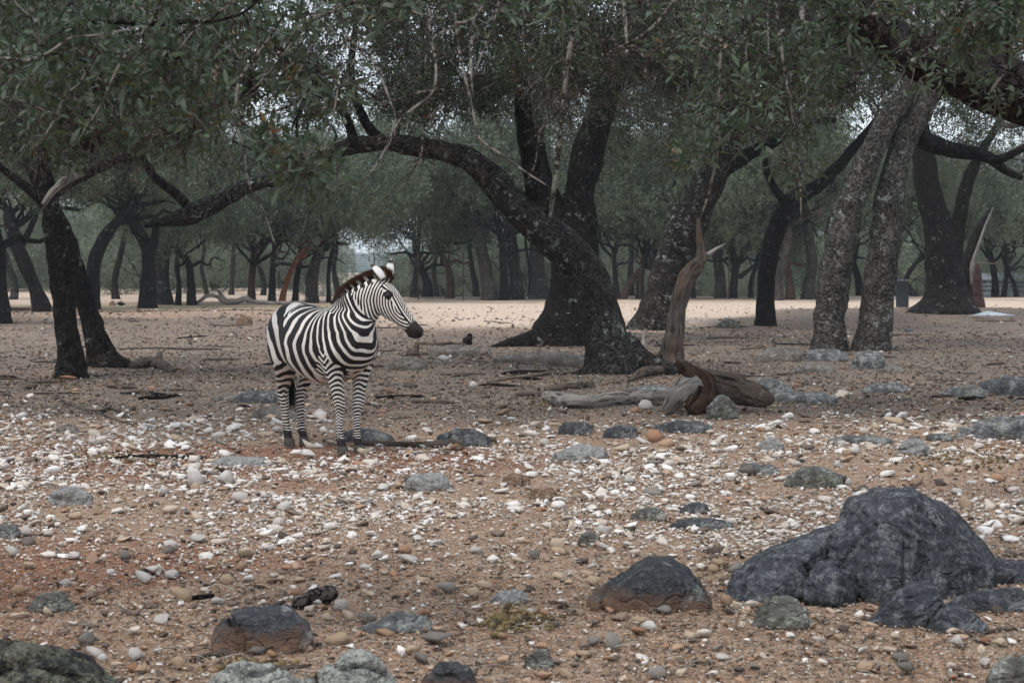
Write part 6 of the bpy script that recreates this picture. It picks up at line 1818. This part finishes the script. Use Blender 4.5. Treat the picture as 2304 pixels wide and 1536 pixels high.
Z_LEGS = {
 'front': [(0.36, .155, 1.00, .15, .085), (0.37, .160, .86, .135, .09), (0.345, .150, .74, .095, .075), (0.355, .130, .64, .066, .060), (0.365, .115, .54, .052, .050),
           (0.372, .105, .45, .043, .044), (0.375, .100, .405, .043, .044), (0.368, .098, .36, .032, .034), (0.362, .096, .26, .0265, .0275), (0.362, .095, .17, .028, .030),
           (0.372, .095, .125, .036, .036), (0.39, .095, .085, .031, .033), (0.402, .096, .06, .037, .039)],
 'hind': [(-0.47, .130, 1.02, .19, .13), (-0.455, .145, .88, .190, .125), (-0.445, .150, .76, .150, .105), (-0.475, .140, .67, .105, .080), (-0.525, .125, .58, .070, .058),
          (-0.575, .112, .50, .052, .043), (-0.592, .105, .45, .053, .042), (-0.578, .102, .39, .040, .036), (-0.565, .100, .28, .031, .030), (-0.555, .098, .17, .031, .031),
          (-0.542, .098, .125, .038, .037), (-0.52, .098, .085, .032, .033), (-0.507, .099, .06, .038, .039)]}
LEG_SHIFT = {('front', -1): (-0.01, -0.014), ('front', 1): (0.0, -0.014), ('hind', -1): (-0.02, -.024), ('hind', 1): (-0.01, -0.024)}

def leg_rows(kind, side):
    rows = []
    dx, dy = LEG_SHIFT[(kind, side)]
    for x, y, z, rx, ry in Z_LEGS[kind]:
        k = smooth(.9, .3, z)
        rows.append((x + dx * k, side * (y + dy * k), z, rx, ry))
    rows = np.array(rows)
    g = 1.13
    rows[:, 3:5] *= g
    return rows

HD = (MUZZ - POLL); HL = np.linalg.norm(HD); HA = HD / HL            # head axis
HU = np.cross(np.array([0, 0, 1.0]), HA); HU /= np.linalg.norm(HU)   # head's lateral axis (its left)
HV = np.cross(HA, HU)                                                # towards forehead / upwards
if HV[2] < 0: HV = -HV
Z_HEAD = [  # along, offset of top line, half depth, half width
    (-.035, -.02, .060, .052), (0.0, .0, .088, .070), (.06, .012, .115, .084), (.13, .017, .128, .088), (.20, .014, .120, .083), (.27, .006, .102, .070),
    (.34, .0, .083, .060), (.41, -.002, .070, .055), (.47, .000, .064, .055), (.52, -.004, .058, .052), (.555, -.012, .044, .043), (.575, -.022, .022, .026)]
HS = HL / .575

def head_pt(a, u, v):
    return POLL + HA * a * HS + HU * u + HV * v

def zebra_body():
    mb = MB()
    rows = resample([(x, 0, z, w, h) for x, z, w, h in Z_TORSO], 48)
    secs = []
    for x, _, z, w, h in rows:
        secs.append([x, 0, z, 0, w, 0, 0, 0, h])
    loft(mb, secs, 40, 2.15)
    rows = resample(Z_NECK, 26)
    t, _, _ = frames(rows[:, :3])
    secs = []
    for r, tt in zip(rows, t):
        lat = np.cross(np.array([0, 0, 1.0]), tt); lat /= np.linalg.norm(lat)
        up = np.cross(tt, lat)
        secs.append(np.concatenate([r[:3], lat * r[3], up * r[4]]))
    loft(mb, secs, 32, 2.0)
    rows = resample([(a, 0, 0, o, d, w) for a, o, d, w in Z_HEAD], 40)
    secs = []
    for a, _, _, o, d, w in rows:
        c = head_pt(a, 0, .03 + o - d)
        # narrower towards the forehead in front of the eyes is done by the superellipse
        secs.append(np.concatenate([c, HU * w, HV * d]))
    loft(mb, secs, 32, 2.2)
    for s in (-1, 1):                                    # cheeks, brows, nostrils
        for (a, u, v, ra, ru, rv) in ((.135, .050, -.085, .085, .040, .085), (.135, .058, .010, .040, .028, .024), (.515, .030, .004, .040, .026, .026), (.50, .012, -.075, .045, .03, .028)):
            c = head_pt(a, s * u, v)
            secs = []
            for k in np.linspace(-0.98, 0.98, 11):
                q = math.sqrt(1 - k * k)
                secs.append(np.concatenate([c + HA * ra * k, HU * ru * q, HV * rv * q]))
            loft(mb, secs, 16)
    for kind in ('front', 'hind'):
        for s in (-1, 1):
            rows = resample(leg_rows(kind, s), 60)
            secs = []
            for x, y, z, rx, ry in rows:
                secs.append([x, y, z, rx, 0, 0, 0, ry, 0])
            loft(mb, secs, 24, 2.0)
    # shoulder and haunch muscle, breast
    for (c, r) in (((0.34, -.185, 1.02), (.13, .06, .20)), ((0.34, .185, 1.02), (.13, .06, .20)), ((-0.47, -.185, .98), (.19, .075, .22)), ((-0.47, .185, .98), (.19, .075, .22)),
                   ((.53, -.075, .93), (.09, .085, .13)), ((.53, .075, .93), (.09, .085, .13)), ((-.02, 0, .80), (.42, .24, .165))):
        secs = []
        for k in np.linspace(-0.98, 0.98, 13):
            q = math.sqrt(1 - k * k)
            secs.append([c[0] + r[0] * k, c[1], c[2], 0, r[1] * q, 0, 0, 0, r[2] * q])
        loft(mb, secs, 20)
    me = mb.mesh('tmp')
    o = bpy.data.objects.new('tmp', me); COL.objects.link(o)
    md = o.modifiers.new('r', 'REMESH'); md.mode = 'VOXEL'; md.voxel_size = 0.0095; md.use_smooth_shade = True
    sm = o.modifiers.new('s', 'SMOOTH'); sm.factor = 0.5; sm.iterations = 9
    dg = bpy.context.evaluated_depsgraph_get(); dg.update()
    ev = o.evaluated_get(dg)
    out = bpy.data.meshes.new_from_object(ev)
    bpy.data.objects.remove(o); bpy.data.meshes.remove(me)
    out.polygons.foreach_set('use_smooth', np.ones(len(out.polygons), bool))
    return out

# ---- the coat: a signed field, > 0 white, < 0 black
_spine = catmull(np.array([(-.95, 0, .97), (-.4, 0, .97), (.05, 0, .97), (.27, .0, 1.03), (.36, .02, 1.12), (.44, .055, 1.22), (.50, .10, 1.29), (.555, .152, 1.36), (.61, .205, 1.43), (.66, .25, 1.50)]), 200)
_ss = np.concatenate([[0], np.cumsum(np.linalg.norm(np.diff(_spine, axis=0), axis=1))]) - .95

def coat(p):
    p = np.asarray(p, float)
    x, y, z = p[:, 0], p[:, 1], p[:, 2]
    wob = fbm(p * 5.5, 2, 21)
    wob2 = fbm(p * 16.0, 2, 31)
    # nearest point on the spine
    t = np.zeros(len(p)); dn = np.zeros(len(p))
    sp, st = _spine[::2], _ss[::2]
    tg = np.gradient(sp, axis=0); tg[:, 1] = 0; tg /= np.linalg.norm(tg, axis=1)[:, None]
    nr_ = np.stack([tg[:, 2], 0 * tg[:, 0], -tg[:, 0]], 1)              # towards throat and belly
    for i in range(0, len(p), 20000):
        dv = p[i:i + 20000, None, :] - sp[None]
        d = (dv ** 2 * np.array([1, .25, 1])).sum(-1)
        w = np.exp(-(d - d.min(1)[:, None]) / .004); w /= w.sum(1)[:, None]
        t[i:i + 20000] = (w * st).sum(1)
        dn[i:i + 20000] = (w * (dv * nr_).sum(-1)).sum(1)
    lean = np.where(z > .93, -.42 * (z - .93), -.22 * (.93 - z)) * smooth(.30, .05, x) * smooth(-.7, -.2, x)
    tb = x * 1.0
    t0 = t
    t = t + .42 * (np.sqrt((dn + .03) ** 2 + .0009) + dn + .03) / 2 * smooth(1.02, 1.20, z) * smooth(.25, .38, x)
    wn_ = smooth(.14, .27, x)
    rc = .965 - np.sqrt((x - .88) ** 2 + .8 * y ** 2 + np.minimum(z - 1.12, 0) ** 2)
    rc = rc + .50 * np.maximum(z - 1.04, 0) * smooth(.33, .50, x)
    wc_ = smooth(.62, .46, t0)
    tcomb = (1 - wn_) * tb + wn_ * (wc_ * rc + (1 - wc_) * (t + .17))
    tcomb = tcomb + lean 
    phA = np.interp(tcomb, [-1, .10, .30, .55, .80, 1.1, 1.4], [-1.1 / .155, 0, .20 / .104, .20 / .104 + .25 / .072, .20 / .104 + .25 / .072 + .25 / .060, 14.5, 19.4])
    phA = phA + .38 * wob + .06 * wob2
    # haunch arcs round a centre low behind the thigh, running on down the leg as bands
    rho = np.sqrt((x + .86) ** 2 * 1.0 + (np.maximum(z - .60, 0)) ** 2 * .80)
    phB = rho / .150 + .30 * wob + .06 * wob2
    s_seam = x + .235 + .28 * (z - .95)                       # > 0 towards the shoulder
    wS = smooth(-.035, .035, s_seam + .02 * wob2)
    # phase of A where it meets B at mid flank
    phB0 = math.sqrt((.625) ** 2 + .35 ** 2 * .80) / .150
    phA0 = float(np.interp(-.235, [-1, .10], [-1.1 / .155, 0]))
    phB = phB + (phA0 - phB0)
    body = (1 - wS) * phB + wS * phA
    fA = np.sin(2 * pi * body) + .04 - .45 * smooth(1.12, 1.27, z) * smooth(.25, .0, x) + .9 * smooth(.74, .64, z)
    fA = fA + .12 * smooth(.38, .46, x) * smooth(1.0, .90, z) - .30 * wS - .10 * wn_ - .08
    # dorsal line
    fA = np.where((x < .25), fA - 2.2 * smooth(.022, .008, np.abs(y)) * smooth(1.1, 1.15, z), fA)
    # front legs and shoulder chevrons
    vsh = np.abs(x - .36 - .15 * (z - .7))
    per = np.interp(z, [.1, .4, .7, .95], [.021, .028, .040, .060])
    zz = np.linspace(0, 1.1, 200)
    cum = np.cumsum(1 / np.interp(zz, [.1, .4, .7, .95], [.021, .028, .040, .060])) * (zz[1] - zz[0])
    phL = np.interp(z, zz, cum) - 2.6 * vsh / .1 * smooth(.45, .8, z) * .55 + .34 * wob + .22 * wob2
    phL = phL + .35 * np.sin(np.arctan2(y - np.sign(y) * .1, x - .37) * 2)
    fL = np.sin(2 * pi * phL) - .05
    wL = smooth(.95, .88, z + 1.6 * np.maximum(np.abs(x - .35) - .015, 0) * smooth(.6, .75, z)) * smooth(.15, .24, x) * np.maximum(smooth(.06, .10, np.abs(y)), smooth(.74, .66, z))
    # hind legs
    cumh = np.cumsum(1 / np.interp(zz, [.1, .4, .62, .8], [.024, .031, .052, .085])) * (zz[1] - zz[0])
    phH = np.interp(z - .28 * (x + .52) * smooth(.4, .62, z), zz, cumh) + .34 * wob + .22 * wob2
    phH = phH + .3 * np.sin(np.arctan2(y - np.sign(y) * .1, x + .56) * 2) * smooth(.6, .4, z)
    fH = np.sin(2 * pi * phH) - .10
    wH = smooth(.74, .68, z - .2 * (x + .6)) * smooth(-.22, -.30, x)
    f = fA
    f = f * (1 - wL) + fL * wL
    f = f * (1 - wH) + fH * wH
    # inner sides of the legs paler
    inner = smooth(.10, .05, np.abs(y)) * smooth(.35, .5, z) * smooth(.8, .7, z)
    f = f + inner * .15
    # the lower legs darken to black above the hoofs
    f = f - 1.6 * smooth(.15, .09, z) - .25 * smooth(.3, .15, z)
    # head
    q = p - POLL
    a = q @ HA / HS; u = q @ HU; v = q @ HV
    ph_c = np.sqrt((a - .30) ** 2 + (v - .10) ** 2) / .0265 + .35 * wob + .15 * wob2
    ph_f = np.abs(u) / (.0165 * (1.15 - .9 * a)) + .12 * wob2
    ph_n = (a * .85 + v * .9) / .034 + .35 * wob                      # bands beside the muzzle
    wc = smooth(.20, .34, a)
    fc = np.sin(2 * pi * ph_c) - .02
    ff = np.sin(2 * pi * ph_f) - .12
    face = smooth(-.045, -.015, v - .012 - .04 * smooth(.05, .0, a)) * smooth(.02, .05, a)
    fh = fc * (1 - face) + ff * face
    wh = smooth(-.045, -.015, a - .22 * (v + .03)) * (z > 1.0) * smooth(.16, .13, np.abs(u)) * (v > -.26)
    wh = wh * smooth(.40, .46, x)
    f = f * (1 - wh) + fh * wh
    muz = smooth(.425, .455, a + .02 * wob - .12 * np.minimum(v, 0) * 0 + .05 * (v + .05)) * wh
    brown = muz
    eye = smooth(.042, .026, np.sqrt((a - .135) ** 2 + (v + .003) ** 2 + .3 * (np.abs(u) - .085) ** 2)) * wh
    f = f - 3 * eye
    # strength of the field made even so that the threshold is crisp
    return np.clip(f, -1.5, 1.5), brown

def zebra_mats():
    m, nt, b = nodes('zebra_coat'); N = NT(nt)
    pos = N.n('ShaderNodeTexCoord').outputs['Object']
    c = N.attr('coat', 'Fac')
    j = N.noise(pos, 160, 2)
    c2 = N.math('ADD', c, N.math('MULTIPLY', N.math('SUBTRACT', j, .5), .35))
    fac = N.n('ShaderNodeMapRange'); N.l(c2, fac.inputs[0]); fac.inputs[1].default_value = -.09; fac.inputs[2].default_value = .09
    grime = N.noise(pos, 4, 4)
    white = N.mix(N.ramp(grime, [(.35, 0.0), (.75, 1.0)]), (.70, .67, .63), (.50, .44, .38))
    black = N.mix(N.noise(pos, 6, 3), (.010, .010, .012), (.026, .021, .020))
    col = N.mix(fac.outputs[0], black, white)
    br = N.attr('brown', 'Fac')
    col = N.mix(br, col, (.022, .016, .015))
    N.l(col, b.inputs['Base Color'])
    b.inputs['Roughness'].default_value = .55
    fine = N.noise(N.scale(pos, (1, 1, .35)), 420, 2)
    N.l(N.bump(fine, .25, .002), b.inputs['Normal'])
    mane, nt, b = nodes('mane_hair'); N = NT(nt)
    c = N.attr('coat', 'Fac'); tip = N.attr('tip', 'Fac')
    base = N.mix(N.math('GREATER_THAN', c, 0.0), (.012, .010, .010), (.50, .45, .40))
    col = N.mix(N.ramp(tip, [(.25, 0.0), (.6, 1.0)]), base, (.052, .024, .014))
    N.l(col, b.inputs['Base Color']); b.inputs['Roughness'].default_value = .6
    hoof, nt, b = nodes('hoof_horn'); N = NT(nt)
    pos = N.n('ShaderNodeTexCoord').outputs['Object']
    N.l(N.mix(N.noise(pos, 30), (.03, .027, .025), (.10, .088, .078)), b.inputs['Base Color']); b.inputs['Roughness'].default_value = .6
    eye, nt, b = nodes('eye_dark'); b.inputs['Base Color'].default_value = (.006, .004, .003, 1); b.inputs['Roughness'].default_value = .08
    b.inputs['Specular IOR Level'].default_value = .6
    black, nt, b = nodes('black_hair'); b.inputs['Base Color'].default_value = (.010, .009, .009, 1); b.inputs['Roughness'].default_value = .5
    ear, nt, b = nodes('ear_fur'); N = NT(nt)
    e = N.attr('edge', 'Fac')
    N.l(N.mix(e, (.66, .64, .61), (.03, .018, .014)), b.inputs['Base Color']); b.inputs['Roughness'].default_value = .7
    return m, mane, hoof, eye, black, ear

def build_zebra(loc, yaw):
    mc, mm, mh, mey, mbk, mea = zebra_mats()
    root = empty('zebra', loc, yaw)
    tag(root, 'plains zebra with bold black and white stripes standing on the stony ground, head turned right', 'zebra')
    me = zebra_body()
    n = len(me.vertices)
    co = np.zeros(n * 3, np.float32); me.vertices.foreach_get('co', co); co = co.reshape(-1, 3)
    f, br = coat(co)
    for k, val in (('coat', f), ('brown', br)):
        at = me.attributes.new(k, 'FLOAT', 'POINT'); at.data.foreach_set('value', val.astype(np.float32))
    me.materials.append(mc)
    link(bpy.data.objects.new('body', me), root)
    # hoofs
    for kind in ('front', 'hind'):
        for s in (-1, 1):
            r = leg_rows(kind, s)[-1]
            mb = MB(); secs = []
            for z, k, fx in ((.070, .92, .0), (.060, 1.04, .001), (.03, 1.10, .006), (.004, 1.18, .012), (.0, 1.15, .012)):
                secs.append([r[0] + fx, r[1], z, r[3] * k * 1.12, 0, 0, 0, r[4] * k, 0])
            loft(mb, secs, 20)
            mb.obj('hoof', mh, root)
    # eyes
    for s in (-1, 1):
        mb = MB(); c = head_pt(.137, s * .079, -.006); secs = []
        for k in np.linspace(-.98, .98, 9):
            q = math.sqrt(1 - k * k); secs.append(np.concatenate([c + HA * .020 * k, HU * .015 * q, HV * .016 * q]))
        loft(mb, secs, 14)
        mb.obj('eye', mey, root)
    # ears: cupped leaf shapes
    for s, base, tipd, face in ((-1, head_pt(-.005, -.052, .030), np.array([-.45, -.40, .70]), np.array([-.75, -.25, .2])),
                          (1, head_pt(-.005, .050, .035), np.array([.02, .10, 1.0]), np.array([-.55, .55, .0]))):
        L = .165
        tipd = tipd / np.linalg.norm(tipd)
        fdir = face - tipd * face.dot(tipd); fdir /= np.linalg.norm(fdir)
        sd = np.cross(tipd, fdir)
        mb = MB(); rows = []
        ks = np.linspace(0, 1, 16)
        V = []; E = []
        for k in ks:
            w = .040 * (sin(pi * min(1, (k * .86 + .14))) ** .75) + .002
            if k > .999: w = .002
            depth = .030 * (1 - k) ** .5
            for j in np.linspace(-1, 1, 9):
                ang = j * 1.25 * (1 - .35 * k)
                V.append(base + tipd * L * k + sd * w * sin(ang) * 1.05 - fdir * (w * cos(ang) * .9) + fdir * .012 * k)
                E.append(max(smooth(.70, .82, k) * (1 - smooth(.93, .96, k)), .9 * smooth(.9, 1.0, abs(j)) * smooth(.15, .3, k)))
        V = np.array(V); nr, ns = 16, 9
        qd = []
        for i in range(nr - 1):
            for j in range(ns - 1):
                qd.append((i * ns + j, i * ns + j + 1, (i + 1) * ns + j + 1, (i + 1) * ns + j))
        mb.add(V, None, qd, edge=np.array(E))
        o = mb.obj('ear', mea, root)
        md = o.modifiers.new('t', 'SOLIDIFY'); md.thickness = .006
    # mane along the crest
    rows = resample(Z_NECK, 60)
    tn, _, _ = frames(rows[:, :3])
    crest = []
    for r, q in zip(rows, tn):
        lat = np.cross(np.array([0, 0, 1.0]), q); lat /= np.linalg.norm(lat); upv = np.cross(q, lat)
        crest.append(np.concatenate([r[:3] + upv * r[4] * .95, upv, q, lat]))
    crest = np.array(crest)[12:]
    # on over the poll to the forelock
    for a, v, k in ((-.03, .045, .2), (-.01, .045, .45), (.015, .043, .7), (.045, .04, 1.0)):
        c = head_pt(a, 0, v)
        upv = crest[-1][3:6] * (1 - k) + (HV * .9 + np.array([0, 0, .5]) * 1.0) * k
        upv /= np.linalg.norm(upv)
        crest = np.vstack([crest, np.concatenate([c, upv, HA, HU])])
    crest = resample(crest, 400)
    rg = np.random.default_rng(3)
    n = 5200
    i = rg.integers(0, 400, n)
    C = crest[i]
    u = np.clip(rg.normal(0, .011, n), -.022, .022)
    frac = i / 400
    ln = (.060 + .045 * smooth(0, .35, frac)) * (1 - .25 * smooth(.93, 1, frac)) * rg.uniform(.8, 1.05, n)
    base = C[:, :3] + C[:, 9:12] * u[:, None] - C[:, 3:6] * .012
    d = C[:, 3:6] + C[:, 9:12] * (u * 9 + rg.normal(0, .07, n))[:, None] + C[:, 6:9] * rg.normal(-.03, .09, n)[:, None]
    d /= np.linalg.norm(d, axis=1)[:, None]
    w = .0024
    side = np.cross(d, rg.normal(0, 1, (n, 3))); side /= np.linalg.norm(side, axis=1)[:, None]
    V = np.stack([base - side * w, base + side * w, base + d * (ln * .6)[:, None] + side * w * .8, base + d * ln[:, None], base + d * (ln * .6)[:, None] - side * w * .8], 1)
    cf, _ = coat(C[:, :3] - C[:, 3:6] * .03)
    idx = np.arange(n)[:, None] * 5
    tris = np.concatenate([idx + np.array([0, 1, 2]), idx + np.array([0, 2, 4]), idx + np.array([4, 2, 3])])
    mb = MB()
    mb.add(V.reshape(-1, 3), tris, None, coat=np.repeat(cf, 5), tip=np.tile([0, 0, .55, 1, .55], n) * np.repeat(rg.uniform(.8, 1.2, n), 5))
    mb.obj('mane', mm, root)
    # tail: striped dock with a dark switch, hanging behind the hind legs
    mb = MB()
    path = np.array([(-.66, 0, 1.10, .030), (-.715, .0, 1.03, .026), (-.735, .01, .93, .022), (-.735, .01, .80, .018), (-.73, .01, .70, .016)])
    tube(mb, path, 12, .02)
    tv = np.concatenate([a for a in mb.v])
    mb.a['coat'] = [(0, np.sin(tv[:, 2] * 2 * pi / .045))]
    mb.a['brown'] = [(0, np.zeros(len(tv)))]
    tail = mb.obj('tail', mc, root)
    mb = MB()
    for k in range(130):
        a = rg.normal(0, .012, 3); e = rg.normal(0, .028, 3)
        p0 = np.array([-.732, .01, .74]) + a * np.array([1, 1, 2.5])
        p1 = np.array([-.70, .02, .55]) + e
        p2 = np.array([-.66, .03, .36 + rg.uniform(-.04, .05)]) + e * 1.2
        tube(mb, np.array([(*p0, .003), (*p1, .0035), (*p2, .001)]), 3, .06, cap=False)
    mb.obj('tail_tuft', mbk, tail)
    return root

_yaw = math.atan2(-.80, .60)
zo = G(724, 1015); 
ZL = (-1.61, 15.40)
zebra = build_zebra((ZL[0], ZL[1], hz(*ZL) + 0.0), _yaw)

# ================================================================== LABELS: say which stone, which stick
LMK = [('zebra hind hoofs', 665, 1008), ('zebra front hoofs', 780, 1022), ('leaning oak foot', 1370, 845), ('broken log', 1620, 905), ('huge boulder', 1950, 1330), ('domed dark rock', 1460, 1360),
 ('cracked rounded rock', 590, 1455), ('low flat grey rock', 893, 1415), ('blackened corner rock', 130, 1500), ('lichened bottom rocks', 690, 1520), ('dung crumbs', 1150, 1395), ('rough pale rock', 1300, 1035),
 ('grey-white pitted rock', 965, 1100), ('mossy rock shelf', 1840, 1090), ('long pointed slab', 1575, 1188), ('squat grey-green stone', 1326, 1224), ('brown clod', 1225, 1120), ('right-edge boulder', 2240, 980),
 ('knobbly rock', 2058, 1020), ('large white left stone', 434, 1088), ('long whitish left rock', 152, 1130), ('grey left-edge rock', 10, 1210), ('oval grey-brown rock', 105, 1370), ('gnarled wood lump', 715, 1365),
 ('crossing trunks', 190, 850), ('rough oak pair', 1915, 790), ('slim dark oak', 1722, 732), ('dead snag', 1508, 818), ('double-stemmed oak', 1285, 775), ('pale metal sheet', 2235, 712), ('grey left log', 1360, 912),
 ('thin dark log', 960, 1002), ('charred stick', 360, 1030), ('lone brown boulder', 550, 730), ('right-edge dark slabs', 2200, 1370), ('curved right stick', 2190, 1430), ('forked dead branch', 210, 925), ('layered green slab', 1458, 1166),
 ('split grey slab', 1710, 1066), ('long smooth pale stone', 1148, 1352), ('small bottom oval stone', 1212, 1498), ('pinkish tan block', 402, 1352)]
def whereabouts(px, py):
    b = min(LMK, key=lambda q: math.hypot((px - q[1]), (py - q[2]) * 1.8))
    dx, dy = px - b[1], (py - b[2]) * 1.8; d = math.hypot(dx, dy)
    far = 'right beside' if d < 45 else ('close' if d < 110 else ('a little way' if d < 200 else 'well'))
    if abs(dx) > abs(dy) * 2: dr = 'left of' if dx < 0 else 'right of'
    elif abs(dy) > abs(dx) * 2: dr = 'behind' if dy < 0 else 'in front of'
    else: dr = ('behind and ' if dy < 0 else 'in front and ') + ('left of' if dx < 0 else 'right of')
    if d < 45: return 'right ' + dr + ' the ' + b[0]
    s = far + ' ' + dr + ' the ' + b[0]
    return s if len(s.split()) < 12 else s.replace('a little way', 'off')
_cam = EYE
for o in list(scene.objects):
    g = o.get('group')
    if g in ('loose whitish stones', 'loose tan stones', 'loose rusty stones', 'loose grey stones', 'dead sticks on the litter'):
        d = np.array(o.location) - EYE
        dep = d @ _fw
        px, py = 1152 + F * d[0] / dep, 768 - F * (d @ _up) / dep
        if 'stick' in g:
            L_ = max(o.dimensions) * F / dep
            w = 'long dark' if L_ > 95 else ('short dark' if L_ > 50 else 'small dark')
            o['label'] = w + ' stick ' + whereabouts(px, py)
        else:
            s_ = 2 * o.scale[0] * F / dep
            w = 'big' if s_ > 34 else ('middling' if s_ > 24 else 'small')
            c = {'loose whitish stones': 'whitish', 'loose tan stones': 'tan', 'loose rusty stones': 'rusty red', 'loose grey stones': 'grey'}[g]
            fl = ' flat' if o.scale[2] < o.scale[0] * .42 else ''
            o['label'] = w + fl + ' ' + c + ' stone ' + whereabouts(px, py)

LM2 = [('curved far-left oak', 97), ('right-bending left oak', 206), ('thick oak behind the forked one', 350), ('arched fallen limb', 450), ('Y-forked oak', 566), ('rusty red oak', 640), ('thick oak above the zebra back', 702), ('sky gap', 820),
 ('posts by the zebra head', 962), ('tall speckled oak', 1096), ('broad grey oak', 1214), ('double-stemmed oak', 1285), ('slanting trunk', 1420), ('dead snag', 1510), ('grey flared oak', 1620), ('slim dark oak', 1722), ('oak beside the rough pair', 1818),
 ('gap in the rough pair', 1915), ('grey drum', 2030), ('thick forked oak', 2125), ('dull red column', 2200), ('trailer', 2270)]
for o in list(scene.objects):
    g = o.get('group')
    if g in ('slim oaks among the far trunks', 'oaks of the wood beyond the fence', 'scrub under the far wood'):
        px = 1152 + F * o.location.x / o.location.y
        b = min(LM2, key=lambda q: abs(px - q[1])); dx = px - b[1]
        w = 'straight behind the ' if abs(dx) < 9 else (('just ' if abs(dx) < 26 else 'a little ') + ('left of the ' if dx < 0 else 'right of the '))
        k = {'slim': 'slim far oak ', 'oaks': 'hazy leafy oak ', 'scru': 'low pale scrub '}[g[:4]]
        o['label'] = k + w + b[0]
